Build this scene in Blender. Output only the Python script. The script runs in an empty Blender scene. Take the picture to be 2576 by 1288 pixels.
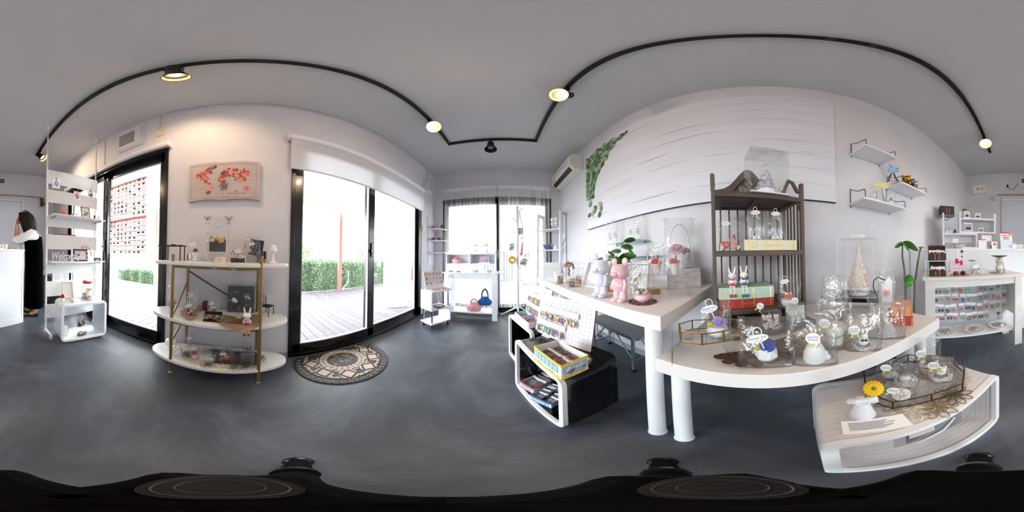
import bpy, math, random
from mathutils import Vector, Matrix
R_ = random.Random(7)
PI = math.pi
# ---------------- camera, world, exposure ----------------
sc = bpy.context.scene
CAMZ = 0.92665
cd = bpy.data.cameras.new('camera'); cam = bpy.data.objects.new('camera', cd)
sc.collection.objects.link(cam)
cd.type = 'PANO'
try: cd.panorama_type = 'EQUIRECTANGULAR'
except Exception: pass
try: cd.cycles.panorama_type = 'EQUIRECTANGULAR'
except Exception: pass
cd.clip_start = 0.01; cd.clip_end = 200
yaw, pit, rol = 0.04894574, 0.02190925, 0.00506023
cy, sy, cp, sp, cr, sr = math.cos(yaw), math.sin(yaw), math.cos(pit), math.sin(pit), math.cos(rol), math.sin(rol)
RR = Matrix(((cy, sy, 0), (-sy, cy, 0), (0, 0, 1))) @ Matrix(((1, 0, 0), (0, cp, -sp), (0, sp, cp))) @ Matrix(((cr, 0, sr), (0, 1, 0), (-sr, 0, cr)))
ux, uy, uz = RR @ Vector((1, 0, 0)), RR @ Vector((0, 0, 1)), RR @ Vector((0, -1, 0))
cam.matrix_world = Matrix(((ux.x, uy.x, uz.x, 0), (ux.y, uy.y, uz.y, 0), (ux.z, uy.z, uz.z, CAMZ), (0, 0, 0, 1)))
sc.camera = cam
w = bpy.data.worlds.new('sky'); sc.world = w; w.use_nodes = True
w.node_tree.nodes['Background'].inputs[0].default_value = (0.87, 0.935, 1.0, 1)
w.node_tree.nodes['Background'].inputs[1].default_value = 15.0
sc.view_settings.view_transform = 'Standard'; sc.view_settings.look = 'None'
sc.view_settings.exposure = 0.5; sc.view_settings.gamma = 1; sc.view_settings.use_curve_mapping = False
sc.cycles.use_denoising = True
sc.cycles.max_bounces = 10; sc.cycles.diffuse_bounces = 6; sc.cycles.glossy_bounces = 4
sc.cycles.transmission_bounces = 6; sc.cycles.transparent_max_bounces = 40
sc.cycles.sample_clamp_indirect = 6.0; sc.cycles.caustics_reflective = False; sc.cycles.caustics_refractive = False
sc.cycles.blur_glossy = 1.0
# window-area daylight: portals are real openings
def portal(loc, rot, sx, sz):
    l = bpy.data.lights.new('daylight_portal', 'AREA'); l.shape = 'RECTANGLE'; l.size = sx; l.size_y = sz
    l.energy = 1; l.cycles.is_portal = True
    o = bpy.data.objects.new('daylight_portal', l); sc.collection.objects.link(o); o.location = loc; o.rotation_euler = rot
XL, XR, YF, YB, ZC = -1.28, 1.016, 2.777, -3.262, 2.647
# ---------------- materials ----------------
def lin(h):
    if isinstance(h, tuple): return h + (1,) if len(h) == 3 else h
    c = [int(h[i:i+2], 16)/255 for i in (0, 2, 4)]
    return tuple(x/12.92 if x <= .04045 else ((x+.055)/1.055)**2.4 for x in c) + (1,)
MC = {}
def mat(col, rough=.5, metal=0, noise=None, bump=None, emit=0, coat=0, trans=0, alpha=1, sheen=0, name=None, ior=1.45, sub=0):
    """col = hex; noise=(hex2, scale, stretch) mixes a second colour; bump=(scale, strength)"""
    key = (col, rough, metal, noise, bump, emit, coat, trans, alpha, sheen, sub)
    if key in MC: return MC[key]
    m = bpy.data.materials.new(name or 'mat_' + (col if isinstance(col, str) else 'c')); m.use_nodes = True
    nt = m.node_tree; b = nt.nodes['Principled BSDF']; I = b.inputs
    I['Base Color'].default_value = lin(col); I['Roughness'].default_value = rough; I['Metallic'].default_value = metal
    I['IOR'].default_value = ior
    if coat: I['Coat Weight'].default_value = coat; I['Coat Roughness'].default_value = .06
    if trans: I['Transmission Weight'].default_value = trans
    if sub: I['Subsurface Weight'].default_value = sub
    if alpha < 1: I['Alpha'].default_value = alpha
    if sheen: I['Sheen Weight'].default_value = sheen
    if emit: I['Emission Color'].default_value = lin(col); I['Emission Strength'].default_value = emit
    if noise or bump:
        tc = nt.nodes.new('ShaderNodeTexCoord'); mp = nt.nodes.new('ShaderNodeMapping')
        nt.links.new(tc.outputs['Object'], mp.inputs[0])
    if noise:
        if len(noise) > 2: mp.inputs['Scale'].default_value = noise[2]
        n = nt.nodes.new('ShaderNodeTexNoise'); n.inputs['Scale'].default_value = noise[1]; n.inputs['Detail'].default_value = 6
        nt.links.new(mp.outputs[0], n.inputs['Vector'])
        r = nt.nodes.new('ShaderNodeValToRGB'); r.color_ramp.elements[0].position = .35; r.color_ramp.elements[1].position = .65
        r.color_ramp.elements[0].color = lin(col); r.color_ramp.elements[1].color = lin(noise[0])
        nt.links.new(n.outputs['Fac'], r.inputs[0]); nt.links.new(r.outputs[0], I['Base Color'])
    if bump:
        n = nt.nodes.new('ShaderNodeTexNoise'); n.inputs['Scale'].default_value = bump[0]; n.inputs['Detail'].default_value = 3
        nt.links.new(mp.outputs[0] if noise is None else tc.outputs['Object'], n.inputs['Vector'])
        bp = nt.nodes.new('ShaderNodeBump'); bp.inputs['Strength'].default_value = bump[1]; bp.inputs['Distance'].default_value = .01
        nt.links.new(n.outputs['Fac'], bp.inputs['Height']); nt.links.new(bp.outputs[0], I['Normal'])
    MC[key] = m
    return m
def film(name, tint=(1, 1, 1), gloss=.12, rough=.04, haze=0.0, crinkle=0, edge=.5):
    """thin clear sheet: transparent + glossy (+ a little white scatter)"""
    m = bpy.data.materials.new(name); m.use_nodes = True; nt = m.node_tree; nt.nodes.clear()
    N = nt.nodes.new; K = nt.links.new
    out = N('ShaderNodeOutputMaterial'); tr = N('ShaderNodeBsdfTransparent'); tr.inputs[0].default_value = tint + (1,)
    gl = N('ShaderNodeBsdfGlossy'); gl.inputs['Roughness'].default_value = rough
    lw = N('ShaderNodeLayerWeight'); lw.inputs[0].default_value = .35
    ml = N('ShaderNodeMath'); ml.operation = 'MULTIPLY_ADD'; ml.inputs[1].default_value = edge; ml.inputs[2].default_value = gloss; ml.use_clamp = True
    K(lw.outputs['Facing'], ml.inputs[0])
    mx = N('ShaderNodeMixShader'); K(ml.outputs[0], mx.inputs[0]); K(tr.outputs[0], mx.inputs[1]); K(gl.outputs[0], mx.inputs[2])
    last = mx
    if haze:
        df = N('ShaderNodeBsdfDiffuse'); df.inputs[0].default_value = (.9, .92, .95, 1)
        m2 = N('ShaderNodeMixShader'); m2.inputs[0].default_value = haze; K(last.outputs[0], m2.inputs[1]); K(df.outputs[0], m2.inputs[2]); last = m2
    if crinkle:
        tc = N('ShaderNodeTexCoord'); n = N('ShaderNodeTexNoise'); n.inputs['Scale'].default_value = crinkle; n.inputs['Detail'].default_value = 2; n.inputs['Distortion'].default_value = 1.5
        K(tc.outputs['Object'], n.inputs['Vector']); bp = N('ShaderNodeBump'); bp.inputs['Strength'].default_value = .9; bp.inputs['Distance'].default_value = .009
        K(n.outputs['Fac'], bp.inputs['Height']); K(bp.outputs[0], gl.inputs['Normal'])
    K(last.outputs[0], out.inputs[0])
    return m
GLASS = film('window_glass', (.97, .985, .98), .03, .0, 0, 0, .25)
ACRYL = film('clear_acrylic', (.985, .993, .992), .035, .02, .02, 0, .3)
CELLO = film('cellophane', (.995, .997, 1.0), .045, .05, .03, 15, .45)
THING = film('thin_glass', (.985, .993, .99), .06, .02, .02, 0, .6)
WHITE = mat('f2f2f4', .35, bump=(60, .05)); GLOSSW = mat('f4f5f7', .12, coat=.5)
PLASTW = mat('eeeef2', .4); BLACK = mat('050507', .25); BLACKM = mat('0a0a0c', .45)
FRAME = mat('08080b', .22, coat=.3); CHROME = mat('c8ccd2', .12, 1); GOLD = mat('c9a04a', .25, 1); BRASS = mat('9a7838', .35, 1)
GOLDP = mat('917848', .4, .55)
# ---------------- mesh builder ----------------
class B:
    def __init__(s, T=None): s.v = []; s.f = []; s.mi = []; s.m = 0; s.T = T
    def add(s, vs, fs):
        o = len(s.v)
        s.v += [tuple(s.T @ Vector(p)) if s.T else tuple(p) for p in vs]
        s.f += [tuple(i+o for i in f) for f in fs]; s.mi += [s.m]*len(fs); return s
    def box(s, x0, x1, y0, y1, z0, z1):
        return s.add([(x0,y0,z0),(x1,y0,z0),(x1,y1,z0),(x0,y1,z0),(x0,y0,z1),(x1,y0,z1),(x1,y1,z1),(x0,y1,z1)],
                     [(0,3,2,1),(4,5,6,7),(0,1,5,4),(1,2,6,5),(2,3,7,6),(3,0,4,7)])
    def cb(s, cx, cy, z0, sx, sy, sz): return s.box(cx-sx/2, cx+sx/2, cy-sy/2, cy+sy/2, z0, z0+sz)
    def quad(s, a, b, c, d): return s.add([a, b, c, d], [(0, 1, 2, 3)])
    def rings(s, rs, cap0=True, cap1=True, closed=True):
        n = len(rs[0]); vs = [p for r in rs for p in r]; fs = []
        for i in range(len(rs)-1):
            for j in range(n if closed else n-1):
                k = (j+1) % n; fs.append((i*n+j, i*n+k, (i+1)*n+k, (i+1)*n+j))
        if cap0: fs.append(tuple(range(n-1, -1, -1)))
        if cap1: fs.append(tuple((len(rs)-1)*n+j for j in range(n)))
        return s.add(vs, fs)
    def cyl(s, p0, p1, r0, r1=None, n=12, cap=True):
        p0, p1 = Vector(p0), Vector(p1); r1 = r0 if r1 is None else r1
        d = (p1-p0).normalized(); a = d.orthogonal().normalized(); b = d.cross(a)
        mk = lambda p, r: [p+(a*math.cos(2*PI*i/n)+b*math.sin(2*PI*i/n))*r for i in range(n)]
        return s.rings([mk(p0, r0), mk(p1, r1)], cap, cap)
    def lathe(s, prof, n=20, c=(0, 0, 0), sx=1, sy=1, cap=True):
        return s.rings([[(c[0]+r*sx*math.cos(2*PI*i/n), c[1]+r*sy*math.sin(2*PI*i/n), c[2]+z) for i in range(n)] for r, z in prof], cap, cap)
    def sph(s, c, r, n=14, k=8, sq=0):
        rx, ry, rz = r if isinstance(r, tuple) else (r, r, r); rs = []
        for i in range(k+1):
            a = -PI/2+PI*i/k; q = max(math.cos(a), .02)
            rs.append([(c[0]+rx*q*math.cos(2*PI*j/n), c[1]+ry*q*math.sin(2*PI*j/n), c[2]+rz*math.sin(a)) for j in range(n)])
        return s.rings(rs)
    def tube(s, pts, r, n=8, closed=False, r1=None):
        P = [Vector(p) for p in pts]; L = len(P); rs = []; a = None
        for i, p in enumerate(P):
            if closed: d = P[(i+1) % L]-P[i-1]
            else: d = P[min(i+1, L-1)]-P[max(i-1, 0)]
            if d.length < 1e-9: d = Vector((0, 0, 1))
            d.normalize()
            if a is None: a = d.orthogonal().normalized()
            else: a = (a-d*a.dot(d)); a = a.normalized() if a.length > 1e-6 else d.orthogonal().normalized()
            b = d.cross(a); rr = r if r1 is None else r+(r1-r)*i/(L-1)
            rs.append([p+(a*math.cos(2*PI*j/n)+b*math.sin(2*PI*j/n))*rr for j in range(n)])
        if closed: rs.append(rs[0]); return s.rings(rs, False, False)
        return s.rings(rs)
    def prism(s, poly, z0, z1):
        n = len(poly)
        return s.add([(x, y, z0) for x, y in poly]+[(x, y, z1) for x, y in poly],
                     [tuple(range(n-1, -1, -1)), tuple(range(n, 2*n))]+[(i, (i+1) % n, n+(i+1) % n, n+i) for i in range(n)])
    def torus(s, c, R, r, n=24, k=8, sx=1, sy=1, ax='z'):
        f = {'z': lambda a: (c[0]+R*sx*math.cos(a), c[1]+R*sy*math.sin(a), c[2]), 'y': lambda a: (c[0]+R*sx*math.cos(a), c[1], c[2]+R*sy*math.sin(a)),
             'x': lambda a: (c[0], c[1]+R*sx*math.cos(a), c[2]+R*sy*math.sin(a))}[ax]
        return s.tube([f(2*PI*i/n) for i in range(n)], r, k, True)
    def sub(s, M):
        """a view that adds with an extra local transform"""
        b = B((s.T @ M) if s.T else M); b.v, b.f, b.mi, b.m = s.v, s.f, s.mi, s.m
        return b
def TR(x=0, y=0, z=0, rx=0, ry=0, rz=0, s=1):
    return Matrix.Translation((x, y, z)) @ Matrix.Rotation(rz, 4, 'Z') @ Matrix.Rotation(ry, 4, 'Y') @ Matrix.Rotation(rx, 4, 'X') @ Matrix.Diagonal((s, s, s, 1))
COL = sc.collection
def part(name, b, mats, parent=None, smooth=False, bevel=0, label=None, seg=2, solid=0, subd=0, kind=None):
    me = bpy.data.meshes.new(name); me.from_pydata(b.v, [], b.f)
    if not isinstance(mats, (list, tuple)): mats = [mats]
    for m in mats: me.materials.append(m)
    if len(mats) > 1: me.polygons.foreach_set('material_index', b.mi)
    o = bpy.data.objects.new(name, me); COL.objects.link(o)
    if parent: o.parent = parent
    if smooth: me.polygons.foreach_set('use_smooth', [True]*len(me.polygons))
    if solid: md = o.modifiers.new('s', 'SOLIDIFY'); md.thickness = solid; md.offset = 0
    if bevel:
        md = o.modifiers.new('b', 'BEVEL'); md.width = bevel; md.segments = seg; md.limit_method = 'ANGLE'
    if subd: md = o.modifiers.new('u', 'SUBSURF'); md.levels = subd; md.render_levels = subd
    if label: o['label'] = label
    if kind: o['kind'] = kind
    me.update()
    if smooth:
        try: me.set_sharp_from_angle(angle=math.radians(40))
        except Exception: pass
    return o
def thing(name, label, cat, loc=(0, 0, 0), rz=0, group=None, rot=None):
    o = bpy.data.objects.new(name, None); COL.objects.link(o); o.location = loc; o.rotation_euler = rot or (0, 0, rz)
    o.empty_display_size = .05
    o['label'] = label; o['category'] = cat
    if group: o['group'] = group
    return o
def tag(o, label, cat, group=None, kind=None):
    o['label'] = label; o['category'] = cat
    if group: o['group'] = group
    if kind: o['kind'] = kind
    return o
def struct(name, b, mats, parent=None, **k):
    o = part(name, b, mats, parent, **k)
    if not parent: o['kind'] = 'structure'
    return o
def dup(root, loc, rz, label, group=None):
    def cp(o, par):
        c = o.copy(); COL.objects.link(c)
        if par: c.parent = par
        for ch in kids.get(o.name, []): cp(ch, c)
        return c
    kids = {}
    def walk(o):
        kids[o.name] = list(o.children)
        for c in o.children: walk(c)
    walk(root); r = cp(root, None); r.location = loc; r.rotation_euler = (0, 0, rz) if not isinstance(rz, tuple) else rz
    r['label'] = label
    if group: r['group'] = group
    return r
def text(s, size, m, parent, loc, rot, name='lettering', ext=.0003, ax='CENTER', shear=0, sx=1):
    c = bpy.data.curves.new(name, 'FONT'); c.body = s; c.size = size; c.extrude = ext; c.align_x = ax; c.align_y = 'CENTER'; c.shear = shear
    c.resolution_u = 2; c.materials.append(m)
    q = bpy.data.objects.new('tmp_text', c); COL.objects.link(q); bpy.context.view_layer.update()
    me = bpy.data.meshes.new_from_object(q.evaluated_get(bpy.context.evaluated_depsgraph_get())); bpy.data.objects.remove(q)
    o = bpy.data.objects.new(name, me); COL.objects.link(o); o.parent = parent; o.location = loc; o.rotation_euler = rot; o.scale = (sx, 1, 1); o['kind'] = 'stuff'
    return o
# ================= structure =================
def wallmat():
    return mat('dcdadf', .85, noise=('d6d4da', 3.0), bump=(220, .12))
WALL = wallmat(); CEIL = mat('d0d0d2', .9, bump=(260, .2))
# floor: dark trowelled concrete
fm = bpy.data.materials.new('dark_concrete'); fm.use_nodes = True; nt = fm.node_tree; b_ = nt.nodes['Principled BSDF']
tc = nt.nodes.new('ShaderNodeTexCoord'); n1 = nt.nodes.new('ShaderNodeTexNoise'); n1.inputs['Scale'].default_value = 1.6; n1.inputs['Detail'].default_value = 9; n1.inputs['Distortion'].default_value = .8
n1.inputs['Roughness'].default_value = .62
rp = nt.nodes.new('ShaderNodeValToRGB'); e = rp.color_ramp.elements; e[0].position = .3; e[0].color = lin('343941'); e[1].position = .72; e[1].color = lin('6a707a')
e2 = rp.color_ramp.elements.new(.5); e2.color = lin('4a4f59')
nt.links.new(tc.outputs['Object'], n1.inputs['Vector']); nt.links.new(n1.outputs['Fac'], rp.inputs[0]); nt.links.new(rp.outputs[0], b_.inputs['Base Color'])
rr = nt.nodes.new('ShaderNodeMapRange'); rr.inputs[3].default_value = .30; rr.inputs[4].default_value = .52; nt.links.new(n1.outputs['Fac'], rr.inputs[0]); nt.links.new(rr.outputs[0], b_.inputs['Roughness'])
b_.inputs['Specular IOR Level'].default_value = .45
n2 = nt.nodes.new('ShaderNodeTexNoise'); n2.inputs['Scale'].default_value = 90; bp = nt.nodes.new('ShaderNodeBump'); bp.inputs['Strength'].default_value = .12; bp.inputs['Distance'].default_value = .01
nt.links.new(tc.outputs['Object'], n2.inputs['Vector']); nt.links.new(n2.outputs['Fac'], bp.inputs['Height']); nt.links.new(bp.outputs[0], b_.inputs['Normal'])
WT = .14
struct('floor', B().box(XL-WT, XR+WT, YB-WT, YF+WT, -.12, 0), fm)
struct('ceiling', B().box(XL-WT, XR+WT, YB-WT, YF+WT, ZC, ZC+.1), CEIL)
D1 = (-2.55, -.70); D2 = (.335, 2.285); D3 = (-1.09, .83); DH = 2.05
bw = B()
for a, b in ((YB-WT, D1[0]), (D1[1], D2[0]), (D2[1], YF+WT)): bw.box(XL-WT, XL, a, b, 0, ZC)
for a, b in (D1, D2): bw.box(XL-WT, XL, a, b, DH, ZC)
struct('wall_left', bw, WALL)
struct('wall_right', B().box(XR, XR+WT, YB-WT, YF+WT, 0, ZC), WALL)
struct('wall_far', B().box(XL, D3[0], YF, YF+WT, 0, ZC).box(D3[1], XR, YF, YF+WT, 0, ZC).box(D3[0], D3[1], YF, YF+WT, DH, ZC), WALL)
struct('wall_back', B().box(XL, XR, YB-WT, YB, 0, ZC), WALL)
BB = mat('9aa2ae', .5)
struct('baseboard_right', B().box(XR-.008, XR, YB, YF, 0, .06), BB)
struct('baseboard_left', B().box(XL, XL+.008, D1[1]+.0, D2[0], 0, .06).box(XL, XL+.008, YB, D1[0], 0, .06), BB)
struct('baseboard_far', B().box(XL, D3[0], YF-.008, YF, 0, .06).box(D3[1], XR, YF-.008, YF, 0, .06), BB)
struct('baseboard_back', B().box(XL, -.63, YB, YB+.008, 0, .06).box(.29, XR, YB, YB+.008, 0, .06), BB)
GASK = mat('b9bdc0', .4)
def sliding(name, x, a, b, mull, axis, jl=.055, jr=.055, bottom=.13, top=.085, mw=.085):
    """aluminium sliding door: outer frame, two sashes with their panes. axis x: lies in the x=const wall, spans y a..b"""
    s = bpy.data.objects.new(name, None); COL.objects.link(s); s['kind'] = 'structure'
    if axis == 'x': bx = lambda bb, u0, u1, d0, d1, z0, z1: bb.box(x+d0, x+d1, u0, u1, z0, z1)
    else: bx = lambda bb, u0, u1, d0, d1, z0, z1: bb.box(u0, u1, x-d1, x-d0, z0, z1)
    f = B(); bx(f, a, a+.035, -.1, .012, 0, DH); bx(f, b-.035, b, -.1, .012, 0, DH); bx(f, a+.035, b-.035, -.1, .012, DH-.045, DH); bx(f, a+.035, b-.035, -.1, .012, 0, .035)
    part('door_frame', f, FRAME, s, bevel=.002)
    for i, (u0, u1, d) in enumerate(((a+.035, mull+mw/2, -.045), (mull-mw/2, b-.035, -.085))):
        q = B(); L, Rr = u0, u1
        bx(q, L, L+(jl if i == 0 else mw), d, d+.035, .035, DH-.045); bx(q, Rr-(mw if i == 0 else jr), Rr, d, d+.035, .035, DH-.045)
        bx(q, L, Rr, d, d+.035, .036, bottom); bx(q, L, Rr, d, d+.035, DH-.045-top, DH-.046)
        part('sash', q, FRAME, s, bevel=.002)
        g = B(); gl, gr = L+(jl if i == 0 else mw), Rr-(mw if i == 0 else jr)
        bx(g, gl, gr, d+.014, d+.018, bottom, DH-.045-top); part('glass_pane', g, GLASS, s)
        k = B()
        for uu in ((gl, gl+.008), (gr-.008, gr)): bx(k, uu[0], uu[1], d+.004, d+.031, bottom, DH-.045-top)
        bx(k, gl, gr, d+.004, d+.034, bottom, bottom+.01); part('gasket', k, GASK, s)
    h = B(); bx(h, mull-.012, mull+.012, -.01, .008, .95, 1.1); bx(h, mull-.02, mull+.005, .008, .03, 1.0, 1.03); part('lock_handle', h, mat('6a7075', .3, .8), s, bevel=.004)
    return s
sliding('door_1', XL, D1[0], D1[1], -1.56, 'x', jl=.06, jr=.075)
sliding('door_2', XL, D2[0], D2[1], 1.22, 'x', jl=.07, jr=.06)
sliding('door_3', YF, D3[0], D3[1], -.1, 'y', jl=.06, jr=.05, mw=.05)
# back white door
s = bpy.data.objects.new('door_4', None); COL.objects.link(s); s['kind'] = 'structure'
DW = mat('e6e4e8', .5)
part('door_frame', B().box(-.625, -.59, YB, YB+.03, 0, 2.035).box(.25, .285, YB, YB+.03, 0, 2.035).box(-.59, .25, YB, YB+.03, 1.99, 2.035), DW, s, bevel=.003)
part('door_leaf', B().box(-.585, .245, YB, YB+.015, .01, 1.985), mat('d9d7de', .5), s, bevel=.003)
part('door_knob', B().cyl((.19, YB+.015, 1.0), (.19, YB+.06, 1.0), .012).sph((.19, YB+.07, 1.0), .025), CHROME, s, smooth=True)
# =============== outside ===============
DECK = [mat(c, .6, noise=(c2, 6, (.3, 8, 1))) for c, c2 in (('6f686f', '625b62'), ('746d73', '665f66'), ('69626a', '5c565d'))]
dk = bpy.data.objects.new('deck', None); COL.objects.link(dk); dk['kind'] = 'structure'
proto = None; y = -5.0; i = 0
PLM = {}
while y < 7.6:
    x0, x1 = (-4.25, XL-WT-.005) if y < YF+WT else (-4.25, 4.2)
    key = (x0, x1, i % 3)
    if key not in PLM:
        o = part('plank', B().box(x0, x1, 0, .113, -.03, 0), DECK[i % 3], dk, bevel=.003, seg=1); PLM[key] = o
    else:
        o = PLM[key].copy(); COL.objects.link(o)
    o.location = (0, y, -.05); y += .118; i += 1
part('edge_board', B().box(-4.33, -4.255, -5, 7.6, -.12, -.045), mat('c9c2bb', .6), dk)
part('joists', B().box(-4.3, XL-WT-.01, -5, 7.6, -.16, -.085).box(-4.3, 4.2, YF+WT+.01, 7.6, -.16, -.085), mat('3a322e', .8), dk)
gm = mat('b4b0a8', .9, noise=('a5a29a', 2)); struct('ground', B().box(-60, 40, -40, 60, -.3, -.17), gm)
SOF = mat('faf4e4', .7, noise=('f6eeda', 1.5))
sf = bpy.data.objects.new('canopy_roof', None); COL.objects.link(sf); sf['kind'] = 'structure'
part('soffit', B().box(-3.9, XL-WT-.01, -5, 7.2, 2.42, 2.5).box(XL-WT, 3.4, YF+WT+.01, 7.2, 2.42, 2.5), SOF, sf)
for k in range(13): part('soffit_batten', B().box(-3.9, XL-WT-.01, -4.6+k*.95, -4.59+k*.95, 2.413, 2.422), mat('ece2cc', .7), sf)
part('fascia', B().box(-3.98, -3.9, -5, 7.28, 2.36, 2.56).box(-3.9, 3.48, 7.2, 7.28, 2.36, 2.56), mat('ece4d6', .6), sf)
part('roof_back', B().box(XL-WT, XR+WT, YB-WT, YF+WT, ZC+.11, ZC+.2), mat('888888', .7), sf)
PST = mat('a8786c', .6)
for px, py in ((-4.15, 2.62), (-4.15, -2.6), (-4.15, 6.6)):
    o = part('veranda_post', B().box(-.05, .05, -.05, .05, -.06, 2.36), PST); o.location = (px, py, 0)
    tag(o, {2.62: 'reddish brown veranda post beyond the wide sliding door', -2.6: 'reddish brown veranda post beyond the shop entrance door', 6.6: 'reddish brown veranda post at the far corner of the deck'}[py], 'post', 'veranda posts')
o = part('downpipe', B().tube([(-4.02, 2.85, .55), (-4.02, 2.85, .2), (-4.05, 2.7, .05), (-4.05, 2.68, -.04)], .015), mat('dcdcd8', .4)); tag(o, 'thin white pipe bent beside the reddish veranda post', 'pipe')
# hedge: leaf cards on a noisy hull, one object each (nobody can count leaves)
def hedge(name, cx, cy, lx, ly, h, n, label, seed):
    r = random.Random(seed); b = B()
    for _ in range(n):
        # surface-biased points
        f = r.random()
        if f < .55: p = (cx+lx/2*(1+r.gauss(0, .04)), cy+(r.random()-.5)*ly, r.random()*h-.15)
        elif f < .8: p = (cx+(r.random()-.5)*lx, cy+(r.random()-.5)*ly, h-.15+r.gauss(0, .035))
        else: p = (cx+(r.random()-.5)*lx, cy+(r.random()-.5)*ly, r.random()*h-.15)
        bump = .07*math.sin(p[1]*5+seed)+.05*math.sin(p[1]*13)
        p = Vector((p[0]+bump, p[1], p[2]))
        a = Vector((r.gauss(0, 1), r.gauss(0, 1), r.gauss(0, 1))).normalized(); c = a.orthogonal().normalized()
        s_ = .022+.02*r.random(); b.m = r.randrange(3)
        b.add([p-a*s_, p+c*s_*.45, p+a*s_, p-c*s_*.45], [(0, 1, 2, 3)])
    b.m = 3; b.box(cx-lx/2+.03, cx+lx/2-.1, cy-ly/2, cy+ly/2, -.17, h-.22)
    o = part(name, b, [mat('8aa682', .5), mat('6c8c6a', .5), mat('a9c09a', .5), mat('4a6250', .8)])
    tag(o, label, 'hedge'); o['kind'] = 'stuff'
hedge('hedge', -4.75, 4.2, .7, 6.2, .98, 26000, 'clipped green hedge running behind the deck beyond the wide door', 3)
hedge('low_bush', -4.7, -3.7, .6, 1.5, .50, 7000, 'low spreading green bush beyond the entrance door', 5)
# distant street: pale buildings, trees, railings
def bldg(x, y, sx, sy, h, col, label, rows=2):
    t = thing('distant_building', label, 'building', (x, y, -.17))
    part('wall', B().box(-sx/2, sx/2, -sy/2, sy/2, 0, h), mat(col, .8), t)
    part('roof', B().box(-sx/2-.3, sx/2+.3, -sy/2-.3, sy/2+.3, h, h+.25), mat('8d8a86', .7), t)
    for r in range(rows):
        for k in range(4):
            part('window', B().box(sx/2, sx/2+.05, -sy/2+sy*(k+.3)/4, -sy/2+sy*(k+.7)/4, .8+r*2.4, 1.9+r*2.4), mat('6c7680', .2), t)
bldg(-30, 14, 8, 12, 3.2, 'd6d2cc', 'pale low building far beyond the hedge', 1)
bldg(-34, -6, 8, 14, 3.0, 'cfcac2', 'beige building far across the street beyond the entrance door', 1)
def tree(x, y, h, label, seed):
    r = random.Random(seed); t = thing('street_tree', label, 'tree', (x, y, -.17), group='distant street trees')
    part('trunk', B().cyl((0, 0, 0), (0, 0, h*.6), .15, .1), mat('6b5a4a', .8), t)
    b = B()
    for _ in range(900):
        p = Vector((r.gauss(0, 1), r.gauss(0, 1), r.gauss(0, 1))).normalized()*r.random()**.4*h*.38; p.z = p.z*.8+h*.72
        a = Vector((r.gauss(0, 1), r.gauss(0, 1), r.gauss(0, 1))).normalized(); c = a.orthogonal()*.14
        b.add([p-a*.18, p+c, p+a*.18, p-c], [(0, 1, 2, 3)])
    o = part('crown', b, mat('7d9a6b', .6), t); o['kind'] = 'stuff'
tree(-18, 16, 3.0, 'round street tree beyond the hedge, seen beside the sash handle', 1); tree(-20, 7, 2.6, 'small round tree above the middle of the hedge', 2); tree(-17, -9, 2.8, 'small street tree beyond the entrance posters', 4)
# low grey railing / lattice and outdoor unit behind the far door
t = thing('slatted_screen', 'dark slatted balcony screen standing beyond the string curtain', 'screen', (.15, 6.9, -.05))
part('rail', B().box(-1.0, .8, -.02, .02, .05, .12).box(-1.0, .8, -.02, .02, 1.25, 1.32).box(-1.0, .8, -.02, .02, .32, .4), mat('6d7478', .5), t)
for k in range(16): part('slat', B().box(-.98+k*.115, -.93+k*.115, -.015, .015, .1, 1.3), mat('4a5052', .5), t)
t = thing('outdoor_unit', 'white outdoor air conditioner unit beyond the far door', 'machine', (1.15, 6.3, -.05))
part('body', B().box(-.4, .4, -.15, .15, .05, .6), mat('e9e9e6', .5), t, bevel=.01)
part('fan_grille', B().torus((-.1, -.155, .33), .2, .008, 20, 6, ax='y').torus((-.1, -.155, .33), .12, .006, 20, 6, ax='y').torus((-.1, -.155, .33), .05, .006, 16, 6, ax='y'), mat('9a9c9c', .5), t)
for x in (-.35, .25): part('foot', B().box(x, x+.1, -.15, .15, 0, .05), mat('555555', .5), t)
tw = thing('neighbour_house', 'pale cream house beyond the end of the terrace', 'building', (.8, 13, -.17))
part('wall', B().box(-7, 7, -2, 2, 0, 3.4), mat('e6e0d6', .8), tw); part('roof', B().box(-7.4, 7.4, -2.4, 2.4, 3.4, 3.6), mat('b08878', .8), tw)
for k in range(5): part('window', B().box(-5.5+k*2.4, -4.3+k*2.4, -2.03, -2, 1.0, 2.2), mat('9aa4aa', .2), tw)
t = thing('banner_stand', 'white standing banner outside beyond the right pane of the wide door', 'banner', (-1.95, 2.55, -.05), .9)
part('sheet', B().box(-.28, .28, 0, .006, .42, 2.05), mat('f4f4f6', .6), t); part('pole', B().cyl((0, .02, 0), (0, .02, 2.05), .012, n=8), mat('c8ccd0', .4), t); part('foot', B().box(-.2, .2, -.02, .08, 0, .02), mat('c8ccd0', .4), t)
for z0, z1, x0, x1 in ((1.2, 1.45, -.2, .22), (.85, 1.1, -.22, .0), (.85, 1.1, .03, .22), (.6, .78, -.2, .2)): part('printed_block', B().box(x0, x1, -.002, -.0005, z0, z1), mat('e6dcd8', .6), t)
t = thing('banner_flag', 'tall white advertising flag on a round base outside the entrance door', 'flag', (-2.35, -2.75, -.05), .8)
part('round_base', B().lathe([(.28, 0), (.28, .04), (.1, .10), (.03, .12)], 28), mat('f2f2f4', .5), t, smooth=True); part('pole', B().cyl((-.2, 0, .05), (-.2, 0, 1.9), .012, n=8), mat('e8e8ec', .4), t); part('flag_cloth', B().add([(-.2, 0, .25), (.16, .03, .3), (.2, .0, 1.0), (.12, .02, 1.75), (-.2, 0, 1.85)], [(0, 1, 2, 3, 4)]), mat('f6f6f8', .7), t, solid=.003)
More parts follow.
